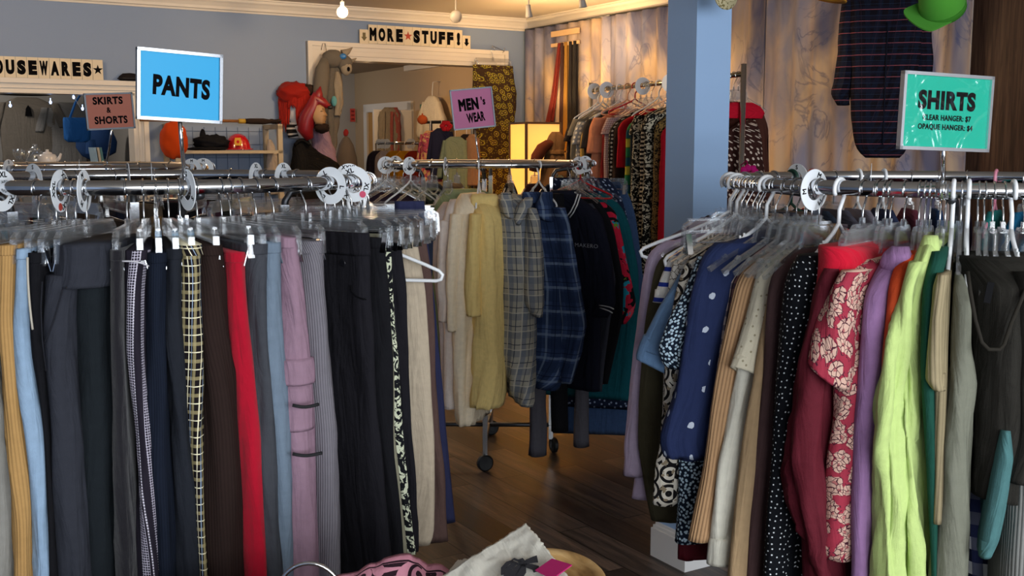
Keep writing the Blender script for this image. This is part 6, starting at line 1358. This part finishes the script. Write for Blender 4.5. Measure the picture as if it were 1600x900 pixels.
c = PW(150, 222, 1.5); r = thing('denim_backpack', 'dark blue backpack beyond the skirts sign', 'bag', (c.x, c.y, c.z - .2)); bm = bmesh.new(); blob(bm, c, .17, .1, .16, .15, 3, seed=7); part('body', bm, solid('#26406a'), r, smooth=True)
bm = bmesh.new(); flat(bm, c + ZU * .02 - E2 * .07, E1, [(0, -.09, .09, .06), (.12, -.1, .1, .07)], amp=.004); part('front_pocket', bm, solid('#2c4874'), r, smooth=True)
for i, (px, cc) in enumerate(((151, '#8fa9b8'), (156, '#c4b49a'), (160, '#4d7a78'))):
    c = on_shelf(px, .45); d_ = (ZU + E1 * -.12).normalized(); bm = bmesh.new(); prism(bm, [(0, 0), (.016, 0), (.016, .16), (0, .16)], c, E1, d_, E2, .22); tag(part('thin_book', bm, plain('book_' + cc.strip('#'), cc, .6), None), ('pale blue thin book leaning on the housewares shelf', 'cream thin book leaning between a blue and a teal one', 'teal thin book leaning beside the skirts sign stem')[i], 'book', 'thin books behind the skirts sign')
for px, y0, w, cc, l in ((42, 152, .26, '#6e665c', 'grey-brown t-shirt with a small emblem on the housewares wall'), (100, 160, .20, '#7d7a76', 'grey t-shirt on the housewares wall behind the blue bag')):
    o = PW(px, y0, 2.5); r = thing('t_shirt', l, 't-shirt', (o.x, o.y, o.z - .6)); m = solid(cc)
    bm = bmesh.new(); flat(bm, o, E1, [(0, -.08, .08, .03), (.03, -.17, .17, .05), (.1, -w * .9, w * .9, .05), (.62, -w * .9, w * .9, .05)], amp=.01); part('body', bm, m, r, smooth=True)
    for sg in (-1, 1): bm = bmesh.new(); a_ = sg * w; flat(bm, o - E2 * .02, E1, [(.05, min(a_ * .7, a_), max(a_ * .7, a_), .05), (.2, min(a_ * .85, a_ * 1.25), max(a_ * .85, a_ * 1.25), .05), (.27, min(a_ * .95, a_ * 1.3), max(a_ * .95, a_ * 1.3), .05)], amp=.006, nr=14); part('sleeve', bm, m, r, smooth=True)
    if px < 100: bm = bmesh.new(); prism(bm, [(-.03, -.05), (.03, -.05), (.02, .02), (0, .05), (-.02, .02)], o - ZU * .12 - E2 * .05, E1, ZU, NB_, .002); part('emblem', bm, INK, r)
o = PW(38, 138, 2.0); r = thing('grey_sun_hat', 'grey wide hat hung over the emblem t-shirt', 'hat', tuple(o)); bm = bmesh.new(); lathe(bm, [(.02, .09), (.09, .08), (.11, .02), (.2, -.03), (.2, -.036), (.1, .01), (0, .01)], 26, Matrix.Translation(o - ZU * .02)); part('brim_and_crown', bm, solid('#4a4744'), r, smooth=True)
BL_ = glow('blue_white_led', '#a8c8ff', 9); r = thing('string_lights', 'string of blue-white fairy lights under the housewares casing', 'string lights', tuple(PW(60, 150, .3)))
pts = [(-6, 134), (5, 141), (40, 134), (79, 144), (96, 136), (115, 151), (128, 172), (150, 140), (180, 136), (208, 151)]
bm = bmesh.new(); tube(bm, [PW(x, y, .3) for x, y in pts], .0016, 5); part('cord', bm, WHITEP, r, smooth=True)
for x, y in ((5, 141), (16, 165), (78, 145), (79, 160), (115, 152), (129, 170), (208, 151), (92, 138)):
    bm = bmesh.new(); q = PW(x, y, .3); tube(bm, [q + ZU * .03, q], .002, 5); blob(bm, q, .009, .009, .012, seg=8, rows=6); part('led', bm, BL_, r, smooth=True)

# ------------------------------------------------------------------ back room beyond the doorway
c = PA(683, 150, .50); WHT = solid('#d8cfbc'); r = thing('white_blouse', 'white puff-sleeved blouse on the back room wall', 'blouse', (c.x, c.y, c.z - .6))
w_ = -E2
bm = bmesh.new(); flat(bm, c - E1 * .06, w_, [(0, -.08, .06, .04), (.04, -.16, .15, .06), (.14, -.20, .18, .08), (.55, -.2, .2, .09), (.62, -.16, .18, .08)], amp=.012); part('body', bm, WHT, r, smooth=True)
for a0, a1 in ((-.19, -.34), (.17, .30)): bm = bmesh.new(); flat(bm, c - E1 * .07, w_, [(.06, min(a0 * .9, a0), max(a0 * .9, a0 * 1.05), .05), (.25, min(a0, a1), max(a0, a1), .09), (.42, min(a0 * 1.15, a1 * 1.1), max(a0 * 1.15, a1 * 1.1), .10), (.47, min(a0 * 1.3, a1 * .9), max(a0 * 1.3, a1 * .9), .06)], amp=.01, nr=16); part('sleeve', bm, WHT, r, smooth=True)
bm = bmesh.new(); tube(bm, [c + E1 * .04 + ZU * .16, c - E1 * .05 + ZU * .15, c - E1 * .06 + ZU * .05, c - E1 * .06], .005, 6); part('hook', bm, WHITEP, r, smooth=True)
def sq(px0, py0, px1, py1, a, t, m, name, label, cat):
    p0, p1 = PA(px0, py1, a), PA(px1, py1, a); q = PA(px0, py0, a); w = p1 - p0; bm = bmesh.new(); prism(bm, [(0, 0), (w.length, 0), (w.length, q.z - p0.z), (0, q.z - p0.z)], p0, w.normalized(), ZU, -E1, t); return tag(part(name, bm, m, None), label, cat)
sq(657, 163, 668, 181, .545, .006, plain('green_paper', '#2f6a4a', .7), 'green_poster', 'green poster on the back room wall left of the blouse', 'poster')
o_ = PW(551, 180, 5.14); r = thing('red_notice', 'small red paper notice on the far wall of the back room', 'notice', tuple(o_ - ZU * .08)); bm = bmesh.new(); prism(bm, [(-.034, -.085), (.034, -.085), (.034, .085), (-.034, .085)], o_, E1, ZU, NB_, .004); part('paper', bm, plain('red_paper', '#d0483c', .7), r)
for k in range(3): bm = bmesh.new(); prism(bm, [(-.022, -.012), (.022, -.012), (.022, .012), (-.022, .012)], o_ + ZU * (.05 - .05 * k) + NB_ * .0045, E1, ZU, NB_, .001); part('printed_line', bm, plain('dark_red_print', '#8a1e18', .7), r)
p = P(660, 187, 8.9); bm = bmesh.new(); blob(bm, p, .042, .04, .038, .15, 3, seed=4); tube(bm, [p + ZU * .03, p + ZU * .05], .006, 6); tag(part('felt_apple', bm, solid('#a04a24'), None, smooth=True), 'orange-red felt apple ball at the left end of the small rack', 'toy')
# small rack in the doorway
a_, b_ = P(664, 191, 9.15), P(742, 193, 9.0); z_ = a_.z; b_.z = z_; d_ = (b_ - a_).normalized()
r = thing('small_rack', 'dark two-post rack of small tops seen through the doorway', 'clothes rack', (lerp(a_, b_, .5).x, lerp(a_, b_, .5).y, 0)); bm = bmesh.new(); tube(bm, [a_, b_], .013, 8); part('rail', bm, DARKSTEEL, r, smooth=True)
for t in (.12, .95): q = lerp(a_, b_, t); bm = bmesh.new(); tube(bm, [q, Vector((q.x, q.y, .02))], .013, 8); tube(bm, [Vector((q.x, q.y, .03)) - Vector((.0, .25, 0)), Vector((q.x, q.y, .03)) + Vector((0, .25, 0))], .013, 8); part('upright', bm, DARKSTEEL, r, smooth=True)
SMG = 'small tops on the rack in the doorway'
TDY = patches('#a8485a', [('#c9a06a', .55), ('#7a2f4a', .6)], 12, 2)
for i, (t, m, l, w, dz) in enumerate(((.12, TDY, 'pink and yellow tie-dyed small top seen through the doorway', .085, .05), (.34, solid('#23243a'), 'dark navy small jacket seen through the doorway', .09, .03), (.62, solid('#74806c'), 'sage green small sweatshirt with a print, seen through the doorway', .10, .10), (.84, solid('#1f1a1c'), 'black small top right of the sage sweatshirt', .07, .08), (.95, solid('#8a6a52'), 'brown small top beneath the pink sign', .05, .08))):
    q = lerp(a_, b_, t) - ZU * (dz + .02) + Vector((0, -.05 if i != 2 else -.10, 0)); r = thing('small_shirt', l, 'top', (q.x, q.y, q.z - .45), 0, SMG)
    bm = bmesh.new(); flat(bm, q, Vector((1, 0, 0)), [(0, -w * .4, w * .4, .03), (.03, -w * .9, w * .9, .05), (.1, -w, w, .06), (.42, -w * 1.05, w * 1.05, .06)], amp=.01); part('body', bm, m, r, smooth=True)
    for sg in (-1, 1): bm = bmesh.new(); flat(bm, q + Vector((0, .01, 0)), Vector((1, 0, 0)), [(.03, *(sorted((sg * w * .75, sg * w))), .05), (.2, *(sorted((sg * w * .95, sg * w * 1.35))), .05), (.34, *(sorted((sg * w * 1.1, sg * w * 1.55))), .05)], amp=.006, nr=14); part('sleeve', bm, m, r, smooth=True)
    bm = bmesh.new(); tube(bm, [q - ZU * .0, q + ZU * dz, Vector((q.x, lerp(a_, b_, t).y, z_ + .02)), Vector((q.x, lerp(a_, b_, t).y + .02, z_))], .003, 6); part('hanger_hook', bm, WHITEP, r, smooth=True)
p = P(697, 197, 8.85); bm = bmesh.new()
for k in range(6): blob(bm, p + Vector((.028 * math.cos(k * 1.05), 0, .024 * math.sin(k * 1.05))), .024, .018, .022, .1, 3, 12, 8)
tag(part('red_flower_toy', bm, solid('#8a1420'), None, smooth=True), 'dark red flower-shaped toy on the small rack', 'toy')
# robes on the open back-room door
for px, y0, w, m, l in ((604, 168, .13, solid('#7e7464'), 'grey robe hanging on the open back room door'), (613, 168, .07, solid('#8a4a44'), 'rose red scarf robe hanging on the open back room door')):
    b_d = 3.36; o = PW(px, y0, b_d); r = thing('robe', l, 'robe', (o.x, o.y, o.z - 1.1), 0); bm = bmesh.new(); flat(bm, o - E2 * .06, E1, [(0, -w * .4, w * .4, .05), (.06, -w, w, .07), (.4, -w * 1.1, w * 1.1, .09), (1.1, -w * 1.2, w * 1.2, .1)], amp=.015); part('body', bm, m, r, smooth=True)
    bm = bmesh.new(); flat(bm, o - E2 * .10, E1, [(.05, -w, -w * .5, .05), (.3, -w * 1.2, -w * .6, .06), (.6, -w * 1.2, -w * .7, .06)], amp=.01, nr=14); part('sleeve', bm, m, r, smooth=True)
# low rack of bright sweaters in the back room
a_, b_ = P(588, 224, 10.6), P(655, 222, 10.2); b_.z = a_.z; r = thing('low_sweater_rack', 'low chrome rack of bright sweaters in the back room', 'clothes rack', (lerp(a_, b_, .5).x, lerp(a_, b_, .5).y, 0)); bm = bmesh.new(); tube(bm, [a_, b_], .014, 8); part('rail', bm, CHROME, r, smooth=True)
for q in (a_, b_): bm = bmesh.new(); tube(bm, [q, Vector((q.x, q.y, .02))], .013, 8); part('upright', bm, CHROME, r, smooth=True)
for i, (t, cc, l) in enumerate(((.02, '#2a2430', 'dark sweater at the left of the low back room rack'), (.22, '#a89a98', 'pale printed sweater on the low back room rack'), (.45, '#b07a1c', 'mustard yellow sweater on the low back room rack'), (.68, '#c88a20', 'golden yellow sweater on the low back room rack'), (.9, '#8a2a1c', 'red sweater at the right of the low back room rack'))):
    q = lerp(a_, b_, t) - ZU * .07 - Vector((0, .02 + .02 * i % 3, 0)); r = thing('sweater', l, 'sweater', (q.x, q.y, q.z - .5), 0, 'sweaters on the low back room rack'); w = .11
    bm = bmesh.new(); flat(bm, q, Vector((.9, -.4, 0)).normalized(), [(0, -w * .4, w * .4, .04), (.04, -w * .9, w * .9, .08), (.12, -w, w, .09), (.5, -w * 1.1, w * 1.1, .1)], amp=.014); part('body', bm, solid(cc), r, smooth=True)
    bm = bmesh.new(); tube(bm, [q, q + ZU * .06, lerp(a_, b_, t) + ZU * .016], .003, 6); part('hanger_hook', bm, WHITEP, r, smooth=True)
for i, t in enumerate((.06, .14, .2, .26, .78, .84)):
    q = lerp(a_, b_, t); bm = bmesh.new(); disc_ring(bm, .046, .016); place_bm(bm, q - ZU * .004, Vector((.35, .93, 0)).normalized().cross(ZU) * -1 if False else Vector((.75, -.66, 0)), ZU, Vector((-.66, -.75, 0))); o = tag(part('size_disc', bm, DISCM, None), 'white size divider on the low back room rack', 'size divider', 'white size dividers on the low back room rack')
# dress form far left in the back room
p = P(541, 235, 12.6); r = thing('grey_pointed_hood', 'grey pointed cloth on a stand by the far back room wall', 'hat', (p.x, p.y, p.z - .2)); bm = bmesh.new(); lathe(bm, [(.13, -.18), (.12, -.08), (.085, .06), (.04, .14), (0, .17)], 20, Matrix.Translation(p)); part('body', bm, solid('#6b625c'), r, smooth=True)
bm = bmesh.new(); blob(bm, p + ZU * .2, .03, .02, .04, .3, 4); part('red_ribbon', bm, solid('#9a2f30'), r, smooth=True)
bm = bmesh.new(); tube(bm, [p - ZU * .15, Vector((p.x, p.y, 0))], .02, 8); part('stand', bm, DARKSTEEL, r, smooth=True)
p = PW(587, 90, 2.0); r = thing('ceiling_spot', 'small bright spotlight on the back room ceiling', 'lamp', tuple(p)); bm = bmesh.new(); tube(bm, [p + Vector((.02, .03, .02)), p], .035, 14); part('housing', bm, GYM, r, smooth=True)
bm = bmesh.new(); blob(bm, p + Vector((-.008, -.03, -.008)), .024, .014, .024); part('lamp_face', bm, glow('white_spot', '#fff2e0', 12), r, smooth=True)
bm = bmesh.new(); tube(bm, [p + Vector((.02, .03, .02)), Vector((p.x + .02, p.y + .03, 2.55))], .008, 8); part('stem', bm, GYM, r, smooth=True)

# ------------------------------------------------------------------ display table in the foreground
TZ = .79
bm = bmesh.new(); r = thing('display_table', 'low wooden display table in front, below the picture', 'table', (0, 1.5, 0))
box(bm, (-.62, 1.12, TZ - .03), (.42, 1.93, TZ)); part('tabletop', bm, plain('table_wood', '#5a4030', .5), r, bevel=.004)
for x in (-.57, .37):
    for y in (1.17, 1.88): bm = bmesh.new(); box(bm, (x - .025, y - .025, 0), (x + .025, y + .025, TZ - .03)); part('leg', bm, plain('table_wood', '#5a4030', .5), r)
def woodbowl():
    q = NB('pale_bowl_wood', .6); k = q.noise(5, 5, vec=q.scalev(q.obj(), 3, 1, 9), dist=1.4); q.color(q.ramp(k, [(.3, '#8a6a40'), (.5, '#b8925c'), (.72, '#d2b07c')])); q.bump(k, .15, .004); return q.m
bm = bmesh.new(); MBW = Matrix.Translation((.055, 1.66, TZ + .002)) @ Matrix.Diagonal((1.0, 1.35, 1, 1))
lathe(bm, [(0, .0), (.05, 0), (.075, .035), (.092, .09), (.096, .126), (.092, .13), (.080, .126), (.072, .09), (.055, .045), (.03, .022), (0, .018)], 40, MBW)
tag(part('wooden_bowl', bm, woodbowl(), None, smooth=True), 'carved pale wooden bowl behind the cream cloth', 'bowl')
# cream flour-sack cloth with printed pumpkin and bow
def sheet(corners, nx, ny, amp, seed, drop=None):
    bm = bmesh.new(); uvl = bm.loops.layers.uv.verify(); A, B, C_, D = corners; g = []
    nrm = (B - A).cross(D - A).normalized()
    for j in range(ny + 1):
        row = []
        for i in range(nx + 1):
            s, t = i / nx, j / ny; p = lerp(lerp(A, B, s), lerp(D, C_, s), t)
            p = p + nrm * amp * (noise.noise(Vector((s * 3, t * 3, seed))) + .4 * noise.noise(Vector((s * 9, t * 9, seed))))
            e = min(s, 1 - s, t, 1 - t)
            if e < .02: p += (nrm.cross(B - A).normalized() * noise.noise(Vector((s * 40, t * 40, seed))) + (B - A).normalized() * noise.noise(Vector((s * 37, t * 43, seed + 4)))) * .003
            row.append((bm.verts.new(p), (s * (B - A).length, t * (D - A).length)))
        g.append(row)
    for j in range(ny):
        for i in range(nx):
            q = (g[j][i], g[j][i + 1], g[j + 1][i + 1], g[j + 1][i]); f = bm.faces.new([x[0] for x in q])
            for lp, x in zip(f.loops, q): lp[uvl].uv = x[1]
    return bm, nrm
T_, L_, R_ = P(822, 819, 1.66), P(690, 900, 1.56), P(893, 905, 1.50)
Bm = L_ + R_ - T_
SK = solid('#dedacd', .95, .1, .08)
r = thing('cream_cloth', 'cream canvas cloth with frayed edges and a black pumpkin print', 'cloth', (T_.x, T_.y - .1, TZ))
bm, nr = sheet((L_, T_, R_, Bm), 44, 44, .005, 3.3); o = part('upper_layer', bm, SK, r, smooth=True); md = o.modifiers.new('thick', 'SOLIDIFY'); md.thickness = .003
if nr.z < 0: nr = -nr
bm, _ = sheet((L_ - nr * .012 + Vector((-.006, .012, 0)), T_ - nr * .012 + Vector((-.004, .006, -.003)), R_ - nr * .012, Bm - nr * .012), 34, 34, .008, 8.1); o = part('lower_layer', bm, SK, r, smooth=True); md = o.modifiers.new('thick', 'SOLIDIFY'); md.thickness = .003
bm, _ = sheet((P(716, 874, 1.66), P(745, 871, 1.68), P(760, 905, 1.60), P(690, 905, 1.58)), 14, 12, .006, 5); o = part('side_fold', bm, SK, r, smooth=True); md = o.modifiers.new('thick', 'SOLIDIFY'); md.thickness = .003
# the print: pumpkin ribs and a bow, on the cloth's plane
def on_cloth(px, py):
    d = P(px, py, 1) - Vector((0, 0, EYE)); s = (T_ - Vector((0, 0, EYE))).dot(nr) / d.dot(nr); return Vector((0, 0, EYE)) + d * s + nr * .006
PR = plain('charcoal_print', '#2a2a30', .9)
def stroke(pts, w): 
    bm = bmesh.new(); q = [on_cloth(*p) for p in pts]; n = len(q); pr = []
    for i, p in enumerate(q):
        t = (q[min(i + 1, n - 1)] - q[max(i - 1, 0)]).normalized(); s = nr.cross(t).normalized() * (w[i] if isinstance(w, (list, tuple)) else w)
        pr.append((bm.verts.new(p - s), bm.verts.new(p + s), bm.verts.new(p + s + nr * .0008), bm.verts.new(p - s + nr * .0008)))
    for A, B in zip(pr[:-1], pr[1:]):
        for k in range(4): bm.faces.new((A[k], A[(k + 1) % 4], B[(k + 1) % 4], B[k]))
    bm.faces.new(pr[0][::-1]); bm.faces.new(pr[-1]); return bm
for pts, w in (([(786, 904), (788, 893), (795, 885), (803, 882)], [.002, .004, .004, .003]), ([(792, 906), (796, 895), (803, 888), (809, 885)], [.004, .005, .005, .003]), ([(801, 908), (805, 899), (810, 893), (815, 888)], [.005, .006, .005, .003]), ([(812, 908), (816, 900), (818, 893), (818, 888)], [.006, .007, .005, .003])): part('pumpkin_print', stroke(pts, w), PR, r)
for pts, w in (([(818, 889), (812, 882), (804, 879), (800, 882), (808, 886), (818, 889)], .0022), ([(818, 889), (826, 883), (836, 880), (841, 879)], [.003, .006, .008, .009]), ([(818, 889), (828, 890), (838, 893), (840, 899)], [.003, .005, .006, .005]), ([(814, 879), (819, 886), (822, 890)], [.004, .005, .003])): part('bow_print', stroke(pts, w), PR, r)
o_ = on_cloth(852, 897) + nr * .004; u_ = (on_cloth(862, 885) - on_cloth(842, 899)).normalized(); bm = bmesh.new(); prism(bm, [(-.012, -.03), (.028, -.03), (.022, .006), (-.012, .006)], o_, u_, nr.cross(u_).normalized() * (1 if nr.cross(u_).z > 0 else -1), nr, .002)
tag(part('magenta_tag', bm, plain('magenta_card', '#a8125e', .6), None), 'magenta card tag lying on the cream cloth', 'tag')
# pink printed towel draped left of the cloth
def towel_mat():
    q = NB('pink_towel_print', .95); uv = q.uvv(); d = q.vor(13, .8); s = q.math('SINE', q.math('MULTIPLY', d, 26)); nz = q.noise(9, 2)
    ln = q.math('MULTIPLY', q.math('GREATER_THAN', s, .15), q.math('GREATER_THAN', nz, .40)); u, v = q.uv()
    ins = q.math('GREATER_THAN', v, .024); ed = q.math('LESS_THAN', q.math('ABSOLUTE', q.math('SUBTRACT', v, .021)), .0022)
    f = q.math('MAXIMUM', q.math('MULTIPLY', ln, ins), ed); return cloth_finish(q, q.mix(f, '#c58696', '#2c1c24'))
topl = [(505, 915, 1.60), (525, 899, 1.61), (560, 891, 1.63), (580, 878, 1.64), (600, 870, 1.65), (640, 868, 1.66), (655, 871, 1.66), (668, 881, 1.66), (690, 884, 1.65), (712, 892, 1.64), (722, 902, 1.63)]
bm = bmesh.new(); uvl = bm.loops.layers.uv.verify(); g = []; nx = 60; ny = 30
for j in range(-8, ny + 1):
    row = []
    for i in range(nx + 1):
        t = i / nx * (len(topl) - 1); k = min(int(t), len(topl) - 2); q = [lerp(topl[k][m_], topl[k + 1][m_], t - k) for m_ in range(3)]; p = P(*q)
        if j >= 0: s = j / ny; p = p + Vector((0, -.26 * s, -.155 * s ** 1.3 + .010 * noise.noise(Vector((i * .12, j * .13, 2)))))
        else: s = -j / 8; p = p + Vector((0, .05 * s, -.16 * s))
        p.z = max(p.z, TZ + .006); row.append((bm.verts.new(p), (i / nx * .22, max(0, j) / ny * .30)))
    g.append(row)
for A, B in zip(g[:-1], g[1:]):
    for i in range(nx):
        q = (A[i], A[i + 1], B[i + 1], B[i]); f = bm.faces.new([x[0] for x in q])
        for lp, x in zip(f.loops, q): lp[uvl].uv = x[1]
r = thing('pink_towel', 'pink towel with a black scroll print in the foreground', 'towel', (P(620, 900, 1.6).x, 1.5, TZ)); o = part('fabric', bm, towel_mat(), r, smooth=True); md = o.modifiers.new('thick', 'SOLIDIFY'); md.thickness = .004; md.offset = -1
# wire basket with an arched chrome handle
cx = (P(483, 890, 1.55)).x; r = thing('wire_basket', 'chrome wire basket whose arched handle shows at the bottom edge', 'basket', (cx, 1.55, TZ))
bm = bmesh.new(); zt_ = P(483, 878, 1.55).z; hw = .047; tube(bm, [(cx - hw * math.cos(math.pi * i / 20), 1.55, zt_ - .052 + .05 * math.sin(math.pi * i / 20)) for i in range(21)] , .0032, 10)
tube(bm, [(cx - hw, 1.55, zt_ - .05), (cx - hw, 1.55, TZ + .08)], .003, 8); tube(bm, [(cx + hw, 1.55, zt_ - .05), (cx + hw, 1.55, TZ + .08)], .003, 8); part('handle', bm, CHROME, r, smooth=True)
bm = bmesh.new()
for z, rr_ in ((TZ + .08, .047), (TZ + .045, .044), (TZ + .004, .04)): tube(bm, [(cx + rr_ * math.cos(2 * math.pi * i / 28), 1.55 + rr_ * math.sin(2 * math.pi * i / 28), z) for i in range(28)], .0022, 6, closed=True)
for i in range(14): a_ = 2 * math.pi * i / 14; tube(bm, [(cx + .047 * math.cos(a_), 1.55 + .047 * math.sin(a_), TZ + .08), (cx + .04 * math.cos(a_), 1.55 + .04 * math.sin(a_), TZ + .004)], .0016, 5)
part('wire_body', bm, CHROME, r, smooth=True)
